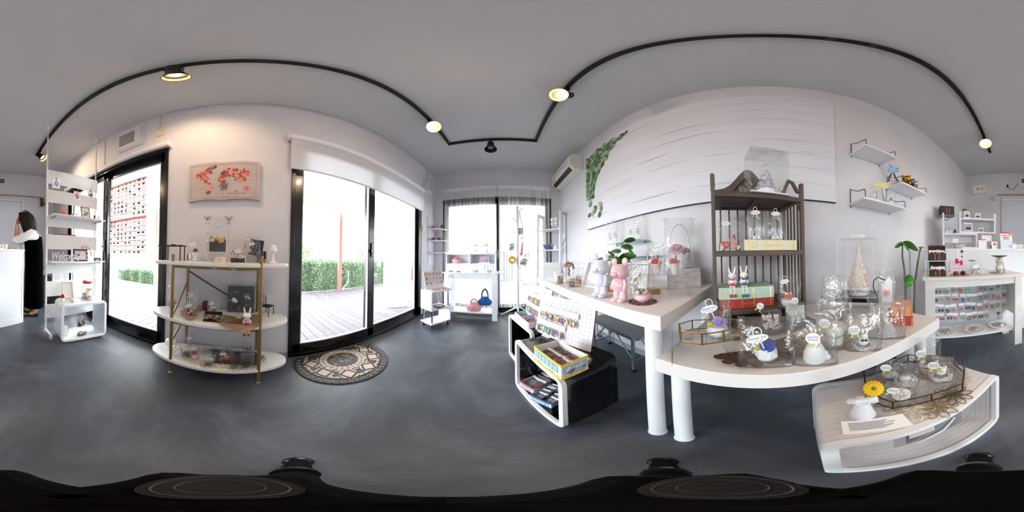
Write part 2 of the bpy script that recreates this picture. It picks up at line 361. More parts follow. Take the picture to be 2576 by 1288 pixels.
# portals
portal((XL-.05, (D1[0]+D1[1])/2, 1.05), (0, -PI/2, 0), 1.9, D1[1]-D1[0])
portal((XL-.05, (D2[0]+D2[1])/2, 1.05), (0, -PI/2, 0), 1.9, D2[1]-D2[0])
portal(((D3[0]+D3[1])/2, YF+.05, 1.05), (-PI/2, 0, 0), D3[1]-D3[0], 1.9)
# =============== track lighting ===============
TZ = ZC-.02
t = thing('lighting_track', 'black rectangular lighting track fixed around the ceiling', 'track light rail')
TRW = .032; xa, xb_, ya, yb_ = -.66, .385, -2.39, 1.875
for x0, x1, y0, y1 in ((xa, xa, ya, yb_), (xb_, xb_, ya, yb_), (xa, xb_, yb_, yb_)):
    part('rail', B().box(x0-TRW/2, x1+TRW/2, y0-(TRW/2 if y0 == y1 else 0), y1+TRW/2, ZC-.033, ZC-.0005), BLACKM, t, bevel=.002)
for y in (-.36, -.22): part('rail_joint', B().box(xb_-.017, xb_+.017, y, y+.02, ZC-.036, ZC-.02), mat('3a3a3c', .4), t)
BULB = mat('ffd9a8', .3, emit=26); BULBOFF = mat('888888', .3); REFL = mat('e9b184', .45)
def spot(x, y, aim, label, on=True):
    """track spotlight: adapter, yoke, flared shade, bulb. aim = direction the open end looks"""
    t = thing('track_spotlight', label, 'spotlight', (x, y, ZC-.033), 0, 'spotlights on the ceiling track')
    part('adapter', B().box(-.015, .015, -.045, .045, -.022, 0).cyl((0, 0, -.022), (0, 0, -.05), .008), BLACKM, t, bevel=.002)
    a = Vector(aim).normalized(); q = a.to_track_quat('-Z', 'Y').to_matrix().to_4x4()
    M = Matrix.Translation((0, 0, -.095)) @ q @ Matrix.Diagonal((1.22, 1.22, 1.22, 1))
    yk = B(M).tube([(-.036, 0, -.01), (-.036, 0, .035), (0, 0, .048), (.036, 0, .035), (.036, 0, -.01)], .003, 6)
    part('yoke', yk, BLACKM, t)
    sh = B(M).lathe([(.027, .045), (.03, .04), (.031, .0), (.034, -.02), (.062, -.072), (.06, -.074), (.032, -.02), (.028, -.015)], 28, cap=False)
    sh.lathe([(.0, .046), (.027, .045)], 28, cap=False)
    part('shade', sh, mat('0b0b0c', .4), t, smooth=True)
    part('reflector', B(M).lathe([(.058, -.071), (.034, -.022), (.026, -.014), (0.001, -.012)], 28, cap=False), REFL if on else mat('141414', .4), t, smooth=True)
    part('bulb', B(M).lathe([(.001, -.055), (.02, -.052), (.03, -.042), (.031, -.032), (.024, -.018), (.012, -.012)], 20), BULB if on else BULBOFF, t, smooth=True)
    if on:
        l = bpy.data.lights.new('spot_lamp', 'SPOT'); l.energy = 17; l.color = (1, .72, .46); l.spot_size = 2.4; l.spot_blend = .9; l.shadow_soft_size = .03
        lo = bpy.data.objects.new('spot_lamp', l); COL.objects.link(lo); lo.parent = t; lo.matrix_local = Matrix.Translation((0, 0, -.095)) @ q @ Matrix.Translation((0, 0, -.095))
spot(-.66, -.36, (-.55, -.1, -1), 'glowing track spotlight with wide orange rim facing down near the flower map')
spot(-.66, 1.35, (.6, -.5, -.75), 'lit track spotlight over the wide sliding door, near the corner of the track')
spot(.39, .93, (-.75, -.3, -.8), 'lit track spotlight in front of the white plank wall panel')
spot(.385, -1.95, (-.3, .55, -.8), 'lit track spotlight near the end of the rail over the hair clip table')
spot(-.66, -2.25, (-.6, .35, -.7), 'lit track spotlight above the white slatted partition')
spot(-.15, 1.875, (0, -.1, -1), 'black unlit track spotlight hanging before the far door', False)
# ================= furniture =================
def tlm(c):
    m = bpy.data.materials.new('backlit_paper'); m.use_nodes = True; nt = m.node_tree; nt.nodes.clear(); o = nt.nodes.new('ShaderNodeOutputMaterial'); d = nt.nodes.new('ShaderNodeBsdfDiffuse'); t = nt.nodes.new('ShaderNodeBsdfTranslucent'); x = nt.nodes.new('ShaderNodeMixShader')
    d.inputs[0].default_value = t.inputs[0].default_value = lin(c); x.inputs[0].default_value = .55; nt.links.new(d.outputs[0], x.inputs[1]); nt.links.new(t.outputs[0], x.inputs[2]); nt.links.new(x.outputs[0], o.inputs[0]); return m
def rrect(w, h, r, n=5):
    P = []
    for cx, cz, a0 in ((w-r, r, -PI/2), (w-r, h-r, 0), (r, h-r, PI/2), (r, r, PI)):
        for i in range(n+1):
            a = a0+PI/2*i/n; P.append((cx+r*math.cos(a), cz+r*math.sin(a)))
    return P
def band(b, W, H, r, t, y0, y1):
    o = rrect(W, H, r); i = [(t+x, t+z) for x, z in rrect(W-2*t, H-2*t, max(r-t, .004))]
    rs = [[(x, y0, z) for x, z in o], [(x, y1, z) for x, z in o], [(x, y1, z) for x, z in i], [(x, y0, z) for x, z in i], [(x, y0, z) for x, z in o]]
    return b.rings(rs, False, False)
def cube_unit(name, label, loc, rz, W, D, H, mslat, mrim, n=12, t=.02, r=.045, slatlabel=None):
    tt = thing(name, label, 'storage cube', loc, rz)
    part('front_rim', band(B(), W, H, r, t+.006, 0, .022), mrim, tt, smooth=True, bevel=.003)
    part('back_rim', band(B(), W, H, r, t+.004, D-.015, D), mrim if n == 0 else mslat, tt, smooth=True)
    if n:
        d = (D-.037)/n
        for k in range(n):
            o = part('slat', band(B(), W-.003, H-.003, r, t, .0225+d*k, .0225+d*(k+1)-.0007), mslat, tt, smooth=True); o.location = (.0015, 0, .0015)
    else: part('shell', band(B(), W-.002, H-.002, r, t, .0225, D-.0155), mslat, tt, smooth=True)
    return tt
BLK = mat('09090c', .16, coat=.4); LAC = mat('e9e9ec', .3)
cube_unit('storage_cube', 'glossy black slatted cube with white rim holding the yellow bus box on top', (.061, .961, 0), math.atan2(-.456, .12), .472, .30, .425, BLK, LAC)
cube_unit('storage_cube', 'black slatted cube with white rim under the mint and lilac boxes', (.037, 1.42, 0), math.atan2(-.42, .13), .44, .30, .44, BLK, LAC)
cube_unit('storage_cube', 'low white slatted cube with a doily and glass tray on top', (.199, -.066, 0), math.atan2(-.494, -.142), .514, .29, .42, mat('e4e0e0', .4, noise=('dcd8da', 8)), mat('f3f5f8', .3))
tt = cube_unit('storage_cube', 'white open cube in front of the slatted partition', (-.618, -1.343, .02), math.atan2(.071, -.474), .479, .26, .412, mat('e2ebf2', .18, coat=.4), mat('f4f7fa', .2), n=0)
for k in (.05, .36): part('foot_pad', B().box(k, k+.09, .02, .08, -.0195, 0), mat('b8a0a0', .5), tt, bevel=.003)
# --- white tables ---
TOP = mat('e6e2e2', .5, noise=('dedadb', 3)); EDGE = mat('f1f3f8', .35)
def table(name, label, poly, z, th, legs, r=.028):
    t = thing(name, label, 'table', (0, 0, 0))
    part('tabletop', B().prism(poly, z-th, z), mat('eae6e5', .42), t, bevel=.002)
    for x, y in legs:
        l = part('leg', B().cyl((x, y, .012), (x, y, z-th), r, n=24), EDGE, t, smooth=True)
        part('foot', B().cyl((x, y, 0), (x, y, .012), r+.003, n=24), mat('e8ecf2', .3), l, smooth=True)
    return t
table('display_table', 'white display table along the wall carrying the two bear figures', [(.378, .269), (1.0, .29), (.985, 1.565), (.321, 1.554)], .75, .05, [(.404, .316), (.95, .34), (.40, 1.50), (.93, 1.5)])
table('display_table', 'lower white display table in front of the brown wooden shelf', [(.365, .283), (.373, .283), (.99, .255), (.99, -.66), (.35, -.685)], .60, .058, [(.405, .225), (.405, -.60), (.94, .2), (.94, -.6)], .027)
# --- brown wooden shelf standing on the lower table ---
WD = mat('665a51', .6, noise=('4c433c', 14, (1, 1, .15)), bump=(60, .2)); WDX = mat('665a51', .6, noise=('4a413a', 14, (.15, 1, 1)), bump=(60, .2))
sh = thing('wooden_shelf', 'brown wooden three tier shelf with arched back standing on the white table', 'shelf', (.632, .19, .60), math.atan2(-.405, .123))
SW, SD = .423, .225
for x in (0, SW-.016):
    part('post', B().box(x, x+.016, 0, .024, 0, .69), WD, sh, bevel=.002)
    part('post', B().box(x, x+.016, SD-.02, SD, 0, .73), WD, sh, bevel=.002)
for z, ext in ((.605, 0), (.347, 0), (.095, .0), (.03, .10)):
    part('front_rail', B().box(.016, SW-.016, -ext, .02-ext, z-.022, z+.002), WDX, sh, bevel=.002)
    part('back_rail', B().box(.016, SW-.016, SD-.018, SD, z-.022, z), WDX, sh, bevel=.002)
    nn = 6+int(ext*30); dd = (SD-.038+ext)/nn
    for k in range(nn): part('slat', B().box(.017, SW-.017, .0215-ext+dd*k, .0205-ext+dd*(k+1)-.002, z-.012, z), WDX, sh)
    for x in (.02, SW/2-.02, SW-.05): part('cross_batten', B().box(x, x+.03, .02, SD-.02, z-.022, z-.0125), WD, sh)
for k in range(8): part('back_slat', B().box(.045+k*.0465, .053+k*.0465, SD-.012, SD-.004, .0, .6), WD, sh)
for k in range(4):
    for x in (.004, SW-.012): part('side_slat', B().box(x, x+.008, .048+k*.036, .056+k*.036, .0, .59), WD, sh)
# arched crest with iron scroll
arc = [(.02+(SW-.04)*i/24, .70+.145*math.exp(-((i-11.5)/5.2)**2)) for i in range(24, -1, -1)]
b = B(); up = [(x, z) for x, z in arc]; lo = [(x, z-.055) for x, z in arc]
for i in range(24):
    q = [up[i], up[i+1], lo[i+1], lo[i]]
    b.add([(x, SD-.018, z) for x, z in q]+[(x, SD-.002, z) for x, z in q], [(0, 3, 2, 1), (4, 5, 6, 7), (0, 1, 5, 4), (2, 3, 7, 6), (1, 2, 6, 5), (3, 0, 4, 7)])
part('arched_crest', b, WD, sh); part('crest_panel', B().rings([[(x, y, z-.05) for x, z in up[4:-4]]+[(up[-5][0], y, .607), (up[4][0], y, .607)] for y in (SD-.008, SD-.004)]), mat('4a423c', .7), sh)
b = B()
for i in range(7):
    for j in range(3):
        cx, cz = .10+i*.037, .675+j*.038
        if j and not j < i < 6-j: continue
        sp = [(cx+.022*(1-k/26)*math.cos(k*.45+i), SD-.01, cz+.022*(1-k/26)*math.sin(k*.45+i)) for k in range(24)]
        b.tube(sp, .0022, 5)
part('iron_scroll', b, mat('d8d2c6', .5), sh, kind='stuff')
for sx in (.008, SW-.008):
    pts = [(sx, .01, .64), (sx, .05, .66), (sx, .10, .735), (sx, .14, .765), (sx, .18, .74), (sx, SD-.01, .70)]
    part('curved_arm', B().tube(pts, .011, 6), WD, sh, smooth=True)
for x in (.008, SW-.008): part('hook', B().tube([(x, .03, .59), (x, .036, .565), (x, .03, .545)], .004, 6), BLACKM, sh)
# --- oval three tier rack ---
rk = thing('oval_rack', 'three tier white oval rack with gold posts between the glass doors', 'shelf', (-1.08, -.205, 0))
for z, th in ((.885, .022), (.498, .024), (.14, .026)):
    P = [(.165*math.cos(a)*abs(math.cos(a))**-.15, .475*math.sin(a)) for a in [2*PI*(i+.5)/64 for i in range(64)]]
    part('oval_board', B().prism(P, z-th, z), mat('eef0f0', .35), rk, bevel=.003)
for x, y in ((.127, -.267), (.127, .284), (-.15, -.267), (-.15, .284)):
    l = part('post', B().cyl((x, y, .01), (x, y, .932), .0115, n=14), GOLDP, rk, smooth=True)
    part('foot', B().cyl((x, y, 0), (x, y, .011), .012, n=14), mat('dddddd', .4), l)
for z in (.85, .462, .105):
    for x in (.127, -.15): part('cross_rail', B().box(x-.008, x+.004, -.265, .282, z-.006, z+.012), GOLDP, rk)
for y in (-.267, .284):
    for z0, z1 in ((.72, .50), (.46, .30)): part('side_brace', B().cyl((.127, y, z1), (-.15, y, z0), .007, n=8), GOLDP, rk)
part('back_brace', B().cyl((-.155, -.26, .80), (-.155, .28, .50), .007, n=8), mat('6b6048', .4, .4), rk)
# --- slatted partition with tension poles ---
PW = mat('f0f0f1', .4)
pt = thing('slatted_partition', 'white slatted partition held between floor and ceiling by tension poles', 'partition', (0, -1.66, 0))
for x in (-.575, -1.205):
    p = part('pole', B().cyl((x, 0, .03), (x, 0, 1.9), .011, n=12), PW, pt, smooth=True)
    part('upper_pole', B().cyl((x, 0, 1.9), (x, 0, ZC-.05), .008, n=12), mat('dcdcde', .4), p, smooth=True)
    part('ceiling_pad', B().lathe([(.014, ZC-.07), (.02, ZC-.045), (.012, ZC-.035), (.026, ZC-.012), (.026, ZC-.0005)], 16, (x, 0, 0)), PW, p, smooth=True)
    part('foot', B().box(x-.012, x+.012, -.01, .19, .03, .05).cyl((x, .17, .0), (x, .17, .03), .018), PW, p, bevel=.003)
    part('rear_foot', B().cyl((x, -.0, .0), (x, 0, .03), .018), PW, p)
for z0, z1 in ((1.717, 1.897), (1.487, 1.64), (1.21, 1.325), (.966, 1.125), (.702, .815), (.448, .618), (.19, .353)):
    part('plank', B().box(-1.215, -.567, .012, .028, z0, z1), mat('ecebec', .45), pt, bevel=.002)
for z, xa_ in ((1.325, -1.235), (.838, -1.235)):
    s_ = part('shelf_board', B().box(xa_, -.58, .0285, .175, z-.012, z), mat('f1f1f2', .4), pt, bevel=.002)
    for x in (-.62, -1.18): part('bracket', B().box(x-.002, x+.002, .029, .16, z-.03, z-.0125), mat('b8babd', .4, .5), s_)
# --- service counter ---
A_ = Vector((-.394, -2.005, 0)); u_ = Vector((.9, .436, 0)).normalized(); n_ = Vector((.436, -.9, 0)).normalized()
ct = thing('service_counter', 'long white service counter across the back of the shop', 'counter', tuple(A_), math.atan2(.436, .9)+PI)
CL, CD = 1.555, .44
part('worktop', B().box(-CL, .01, .0-.012, CD+.01, .944, .964), mat('f4f5f7', .3), ct, bevel=.002)
part('front_panel', B().box(-CL, -.028, .0, .018, .05, .944), mat('e8ebf3', .4), ct)
part('side_panel', B().box(-.027, 0, -.004, CD, 0, .944), mat('f2f4f8', .35), ct, bevel=.002)
part('upper_rail', B().box(-CL, -.028, -.0035, .0, .742, .944), mat('eceff5', .4), ct, bevel=.001)
part('plinth', B().box(-CL, -.028, -.003, .0, .0, .09), mat('eef1f6', .35), ct)
part('back_panel', B().box(-CL, -.028, CD-.015, CD, 0, .944), mat('e0e0e4', .4), ct)
ct.rotation_euler = (0, 0, math.atan2(-.436, -.9)); ct.location = tuple(A_)
# local x runs the other way: mirror by building toward -x
# --- shelf unit on the counter ---
cs = thing('counter_shelf', 'white adjustable two part shelf standing at the back of the service counter', 'shelf', (.80, -1.655, .964), math.atan2(-.273, -.565))
CSW = mat('e9e8ee', .4)
for nm, x0, x1, z0, z1 in (('side_panel', 0, .02, 0, .42), ('board', .02, .38, .165, .183), ('side_panel', .38, .40, 0, .183)):
    part(nm, B().box(x0, x1, 0, .18, z0, z1), CSW, cs, bevel=.001)
for nm, x0, x1, z0, z1 in (('side_panel', .19, .21, .1835, .44), ('side_panel', .60, .62, .1835, .43), ('board', .21, .60, .1835, .203), ('board', .21, .60, .345, .363)):
    part(nm, B().box(x0, x1, 0, .18, z0, z1), CSW, cs, bevel=.001)
part('back_rail', B().box(.0205, .379, .165, .18, .08, .164), CSW, cs)
# --- clip console table ---
co = thing('console_table', 'whitewashed open console with a wire grid of carded hair ties', 'table', (.67, -1.07, 0), math.atan2(-.42, -.73))
CW = mat('eceae8', .5, noise=('e2dfdd', 10, (.2, 1, 1)))
part('tabletop', B().box(-.02, .862, -.012, .31, .708, .732), CW, co, bevel=.002)
for x in (.0, .765):
    part('leg', B().box(x, x+.077, 0, .03, 0, .707), CW, co, bevel=.002); part('leg', B().box(x, x+.077, .265, .295, 0, .707), CW, co, bevel=.002)
part('apron', B().box(.078, .764, .008, .024, .648, .707), CW, co, bevel=.001)
part('lower_shelf', B().box(.02, .822, .031, .264, .172, .19), CW, co, bevel=.001)
for x in (.01, .817): part('side_panel', B().box(x, x+.015, .031, .264, .30, .707), CW, co)
# --- marble cart ---
MB_ = mat('f3f4f8', .2, noise=('e6e9f0', 2.2, (1, 2, .6)), coat=.3)
mc = thing('marble_cart', 'small white marble patterned step cart with chrome tubes near the far door', 'cart', (-.857, 1.804, 0), math.atan2(.303, .146))
W_, D_ = .336, .23
part('bottom_board', B().box(0, W_, 0, D_, .066, .084), MB_, mc, bevel=.001)
part('middle_board', B().box(0, W_, 0, D_, .262, .28), MB_, mc, bevel=.001)
part('top_board', B().box(0, W_, 0, D_, .503, .52), MB_, mc, bevel=.001)
part('side_board', B().box(W_-.018, W_, 0, D_, .0845, .2615), MB_, mc, bevel=.001)
part('front_board', B().box(0, .018, 0, D_, .2805, .5025), MB_, mc, bevel=.001)
mc.location = (-.857, 1.804, 0)
for x, y, z0, z1 in ((.03, .025, .084, .262), (.03, D_-.025, .084, .262), (W_-.03, .025, .28, .503), (W_-.03, D_-.025, .28, .503)):
    part('chrome_tube', B().cyl((x, y, z0), (x, y, z1), .011, n=14), CHROME, mc, smooth=True)
for x in (.03, W_-.03):
    for y in (.03, D_-.03):
        part('foot', B().cyl((x, y, .012), (x, y, .066), .009).lathe([(.02, 0), (.02, .006), (.012, .014)], 14, (x, y, 0)), mat('22242a', .3, .5), mc)
# --- white console under the far door ---
wc = thing('console_table', 'white framed console table before the far door with knitted bags below', 'table', (-.92, 2.33, 0))
part('tabletop', B().box(0, .84, -.01, .36, .72, .738), mat('eceef4', .35), wc, bevel=.002)
for x in (.02, .745):
    for y in (0, .325): part('leg', B().box(x, x+.075, y, y+.025, 0, .719), mat('e6e9f1', .4), wc, bevel=.001)
part('apron', B().box(.096, .744, .004, .02, .645, .719), mat('e3e6ee', .4), wc)
part('lower_shelf', B().box(.04, .80, .026, .32, .105, .12), mat('f2f3f7', .35), wc)
og = thing('desk_organizer', 'white desk organizer with scalloped top on the far console', 'organizer', (-.90, 2.42, .738))
OGM = mat('f0f1f6', .35)
b = B()
for x in (0, .38, .76): part('divider', B().box(x, x+.012, 0, .17, 0, .27), OGM, og)
part('bottom_shelf', B().box(.012, .76, 0, .17, .115, .127), OGM, og); part('top_shelf', B().box(-.0, .772, 0, .17, .271, .281), OGM, og)
part('back_board', B().box(.012, .76, .165, .17, .128, .27), mat('d8dae2', .4), og)
sc_ = [(0, 0)]+[(x*.01, .012+.011*abs(math.sin(x*.01*PI/.065))) for x in range(0, 78)]+[(.77, 0)]
part('scalloped_lip', B().add([(x, 0, .281+z) for x, z in sc_]+[(x, .006, .281+z) for x, z in sc_], [tuple(range(len(sc_)-1, -1, -1)), tuple(range(len(sc_), 2*len(sc_)))]+[(i, (i+1) % len(sc_), len(sc_)+(i+1) % len(sc_), len(sc_)+i) for i in range(len(sc_))]), OGM, og)
# --- corner shelf ---
cf = thing('corner_shelf', 'white quarter round corner shelf beside the far door', 'shelf', (XL+.001, YF-.001, 0))
for z in (1.475, 1.265, 1.055):
    P = [(0, 0)]+[(.27*math.sin(a), -.27*math.cos(a)) for a in [PI/2*i/12 for i in range(13)]]
    part('shelf_board', B().prism([(x, y) for x, y in P], z-.014, z), mat('e9e9ef', .4), cf)
part('back_panel', B().box(0, .01, -.25, 0, .82, 1.68), mat('e4e4ea', .4), cf)
# --- coat tree ---
ctr = thing('coat_tree', 'white wooden coat tree hung with pouches before the string curtain', 'coat stand', (.205, 2.47, 0))
part('pole', B().cyl((0, 0, .16), (0, 0, 1.0), .022, .022, n=16).cyl((0, 0, 1.0), (0, 0, 1.77), .02, .017, n=16), mat('e8eaf0', .4), ctr, smooth=True)
for k in range(3):
    a = 2.6+k*2*PI/3; part('foot', B().cyl((0, 0, .19), (.3*math.cos(a), .24*math.sin(a), .015), .014, .012, n=10), mat('e8eaf0', .4), ctr, smooth=True)
for z, a in ((1.66, .2), (1.5, 3.4), (1.45, 1.2), (1.3, 3.0), (1.2, .3), (.78, 0), (.98, 2.4)):
    part('peg', B().cyl((0, 0, z), (.085*math.cos(a), .085*math.sin(a), z+.075), .007, n=8), mat('e9e7e4', .4), ctr)
# --- ladder shelf in far corner ---
ls = thing('ladder_shelf', 'white wooden ladder shelf in the far right corner', 'shelf', (.83, 2.36, 0), math.atan2(.36, -.30)+PI)
# local x from far end to near end, y toward room corner is negative
W_ = .47
LM = mat('e9eaf0', .4)
def lsp(x, y, z): return (x-W_, -y, z)
ls.rotation_euler = (0, 0, math.atan2(-.36, .30)); ls.location = (.83, 2.36, 0)
ls.rotation_euler = (0, 0, math.atan2(-.36, .30))
for x in (0, W_-.022):
    b = B()
    fr = part('side_frame', B().add([(x-W_, .0, 0), (x-W_+.022, 0, 0), (x-W_+.022, .04, 0), (x-W_, .04, 0), (x-W_, .05, 1.72), (x-W_+.022, .05, 1.72), (x-W_+.022, .09, 1.72), (x-W_, .09, 1.72)], [(0, 3, 2, 1), (4, 5, 6, 7), (0, 1, 5, 4), (1, 2, 6, 5), (2, 3, 7, 6), (3, 0, 4, 7)]).box(x-W_, x-W_+.022, .21, .25, 0, 1.72).box(x-W_, x-W_+.022, .06, .21, 1.66, 1.72), LM, ls, bevel=.003)
for z in (1.43, 1.085, .69, .3): part('shelf_board', B().box(-W_+.023, -.023, .03+(z/1.72)*.03, .23, z-.016, z), LM, ls, bevel=.002)
part('handle_slot', B().box(-.0012, .0008, .12, .18, 1.675, 1.69), mat('55565c', .5), ls)
# --- folding bench ---
fb = thing('folding_bench', 'grey topped aluminium folding bench under the white table', 'bench', (.77, .75, 0))
ALU = mat('aab2bb', .3, .85)
part('seat_frame', band(B(TR(0, 0, 0)), .01, .01, .003, .001, 0, .001), ALU, fb) if False else None
P = rrect(.21, .58, .04)
part('seat', B().prism(P, .338, .350), mat('b6bdc1', .5, noise=('a8afb3', 40)), fb)
P2 = [( -.006+x*1.057, -.008+y*1.028) for x, y in P]
part('seat_rim', B().rings([[(x, y, .322) for x, y in P2], [(x, y, .347) for x, y in P2], [(x, y, .347) for x, y in P], [(x, y, .322) for x, y in P], [(x, y, .322) for x, y in P2]], False, False), ALU, fb, smooth=True)
for x, y in ((.012, .04), (.19, .04), (.012, .54), (.19, .54)):
    l = part('leg', B().box(x-.01, x+.01, y-.01, y+.01, .02, .322), ALU, fb, bevel=.002)
    part('leg_cap', B().box(x-.013, x+.013, y-.013, y+.013, 0, .022), BLACKM, l)
for y in (.04, .54): part('leg_bar', B().box(.02, .18, y-.008, y+.008, .09, .105), ALU, fb)
for y, y2 in ((.055, .22), (.525, .36)):
    for x in (.012, .19): part('folding_strut', B().cyl((x, y, .14), (x, y2, .322), .005, n=8), mat('4a5058', .3, .7), fb)
# ---------- blinds, AC, vents, fittings ----------
BL = mat('f1f1f4', .7, trans=0)
blm = bpy.data.materials.new('blind_fabric'); blm.use_nodes = True; nt = blm.node_tree; nt.nodes.clear()
o_ = nt.nodes.new('ShaderNodeOutputMaterial'); df = nt.nodes.new('ShaderNodeBsdfDiffuse'); df.inputs[0].default_value = lin('eeeef2'); tl = nt.nodes.new('ShaderNodeBsdfTranslucent'); tl.inputs[0].default_value = lin('f0f0f4')
mx = nt.nodes.new('ShaderNodeMixShader'); mx.inputs[0].default_value = .4; nt.links.new(df.outputs[0], mx.inputs[1]); nt.links.new(tl.outputs[0], mx.inputs[2]); nt.links.new(mx.outputs[0], o_.inputs[0])
t = thing('roller_blind', 'wide white roller blind half lowered over the double sliding door', 'blind', (XL, 0, 0))
part('cassette', B().box(.001, .075, .30, 2.30, 2.055, 2.12), mat('ededf0', .45), t, bevel=.02, seg=4)
part('fabric', B().box(.05, .052, .315, 2.285, 1.715, 2.06), blm, t)
part('bottom_bar', B().box(.045, .057, .315, 2.285, 1.70, 1.716), mat('d6d8dc', .4), t, bevel=.003)
for y in (.29, 2.30): part('bracket', B().box(.001, .08, y, y+.01, 2.05, 2.125), mat('dfe0e4', .4), t)
t = thing('roller_blind', 'rolled up white roller blind above the entrance door', 'blind', (XL, 0, 0))
part('roll', B().cyl((.04, -2.56, 2.075), (.04, -.68, 2.075), .03, n=20), mat('e4e2e6', .5), t, smooth=True)
part('bottom_bar', B().box(.06, .07, -2.56, -.69, 2.035, 2.05), mat('cfd0d4', .4), t)
for y in (-2.575, -.68): part('bracket', B().box(.001, .075, y, y+.012, 2.035, 2.11), mat('e8e8ea', .4), t)
t = thing('air_conditioner', 'cream wall air conditioner on the right wall near the far corner', 'air conditioner', (XR, 1.885, 2.215))
pf = [(0, 0), (0, .29), (-.10, .29), (-.165, .27), (-.195, .23), (-.2, .14), (-.18, .05), (-.13, 0)]
b = B(); b.rings([[(x, y, z) for x, z in pf] for y in (0, .78)]); part('body', b, mat('e9e5db', .35), t, bevel=.008, seg=3)
part('louver', B().add([(-.182, .05, .048), (-.182, .73, .048), (-.135, .73, .0), (-.135, .05, .0), (-.187, .05, .046), (-.187, .73, .046), (-.14, .73, -.004), (-.14, .05, -.004)], [(0, 3, 2, 1), (4, 5, 6, 7), (0, 1, 5, 4), (2, 3, 7, 6), (1, 2, 6, 5), (3, 0, 4, 7)]), mat('141414', .4), t)
part('intake_line', B().box(-.2012, -.199, .05, .73, .142, .15), mat('17171a', .4), t)
part('status_panel', B().box(-.2015, -.1985, .60, .72, .06, .11), mat('c9c6be', .4), t)
part('drain_pipe', B().tube([(-.02, .77, .02), (-.015, .84, -.01), (-.012, .88, -.02)], .008, 8), mat('dcd9d0', .5), t)
t = thing('wall_vent', 'white square ventilation grille above the entrance door', 'vent', (XL, 0, 0))
part('outer_frame', B().box(.001, .018, -1.335, -.985, 2.225, 2.585), mat('dad8dc', .5), t, bevel=.004)
part('inner_panel', B().box(.018, .034, -1.31, -1.01, 2.25, 2.55), mat('e2e0e3', .45), t, bevel=.005)
part('grille_recess', B().box(.0335, .036, -1.295, -1.085, 2.30, 2.495), mat('3c3c40', .6), t)
for k in range(13): part('louver', B().box(.036, .040, -1.295, -1.085, 2.303+k*.015, 2.309+k*.015), mat('c8c6ca', .5), t)
t = thing('cable_duct', 'thin white cable duct running along the ceiling edge', 'cable duct', (XL, 0, 0))
part('long_run', B().box(.001, .018, -.812, 2.49, ZC-.03, ZC-.012), mat('d4d2d6', .5), t, bevel=.003)
part('drop', B().box(.001, .018, -.822, -.804, 2.405, ZC-.012), mat('d4d2d6', .5), t, bevel=.003)
part('drop', B().box(.001, .012, 2.49, 2.50, 2.34, ZC-.012), mat('d4d2d6', .5), t)
o = part('blank_plate', B().box(0, .008, 0, .075, 0, .13), mat('d9cfae', .5), bevel=.003); o.location = (XL+.001, -.832, 2.27); tag(o, 'cream blank switch plate below the cable duct', 'switch plate')
t = thing('corner_vent', 'small white ventilation cap high beside the far corner', 'vent', (XL, 2.36, 2.13))
part('housing', B().box(.001, .09, 0, .17, 0, .2), mat('dcdadf', .5), t, bevel=.006)
part('face_grille', B().box(.0905, .094, .02, .15, .03, .17), mat('a8a8ac', .5), t)
for k in range(6): part('louver', B().box(.094, .098, .02, .15, .04+k*.022, .05+k*.022), mat('d6d6d8', .5), t)
t = thing('security_camera', 'small black camera plugged above the corner vent', 'camera', (XL+.02, 2.42, 2.345))
part('plug', B().box(0, .03, 0, .04, 0, .025), BLACKM, t, bevel=.004); part('cord', B().tube([(.03, .02, .01), (.06, .04, .01), (.065, .07, -.01), (.06, .08, -.03)], .004, 6), mat('555560', .5), t)
o = part('wall_switch', B().box(0, .012, 0, .07, 0, .12), mat('e8dfc8', .5), bevel=.004); o.location = (-1.279, 2.321, 1.415); o.location.y += 0; o.location.z -= .05
tag(o, 'cream wall switch beside the corner shelf', 'switch')
t = thing('power_outlet', 'white double power outlet on the wall behind the oval rack', 'outlet', (XL+.001, -.245, .30))
part('cover', B().box(0, .008, 0, .075, 0, .12), mat('dfe1e6', .4), t, bevel=.004)
for z in (.03, .08):
    for y in (.025, .045): part('slot', B().box(.008, .0092, y, y+.006, z, z+.012), mat('333338', .5), t)
# back wall fittings
t = thing('breaker_box', 'cream breaker box high on the back wall', 'electrical box', (.60, YB, 2.17))
part('housing', B().box(0, .27, .001, .07, 0, .2), mat('e6e2d2', .5), t, bevel=.006); part('button', B().cyl((.16, .07, .10), (.16, .075, .10), .018), mat('555558', .5), t)
part('label_plate', B().box(.05, .11, .07, .0715, .07, .12), mat('d0ccc0', .5), t); text('10 30 50', .022, mat('555558', .6), t, (.06, .0725, .1), (PI/2, 0, PI), 'lettering')
t = thing('back_vent', 'small white ventilation grille above the back door', 'vent', (-.29, YB, 2.345))
part('housing', B().box(-.0, .24, .001, .03, 0, .2), mat('dcdcde', .5), t, bevel=.006); part('grille', B().box(.05, .19, .03, .034, .05, .15), mat('4a4a50', .5), t)
for k in range(4): part('louver', B().box(.05, .19, .034, .038, .06+k*.022, .066+k*.022), mat('8c8c90', .5), t)
t = thing('wall_cable', 'black cable and clip dangling beside the back vent', 'cable', (.17, YB+.02, 2.3))
part('clip', B().box(-.015, .02, -.01, .02, 0, .05), BLACKM, t, bevel=.004); part('cord', B().tube([(0, .01, .0), (-.05, .01, -.06), (-.11, .01, -.065), (-.16, .01, -.0), (-.18, .01, .06), (-.21, .01, .08)], .005, 6), mat('2a2a2e', .5), t)
t = thing('bamboo_pole', 'thin bamboo pole tied across the top of the back door', 'pole', (0, YB+.05, 2.11))
part('pole', B().cyl((-1.0, 0, 0), (.40, 0, .005), .014, n=12), mat('b8a888', .6, noise=('8d7a5c', 6, (3, 1, 1))), t, smooth=True)
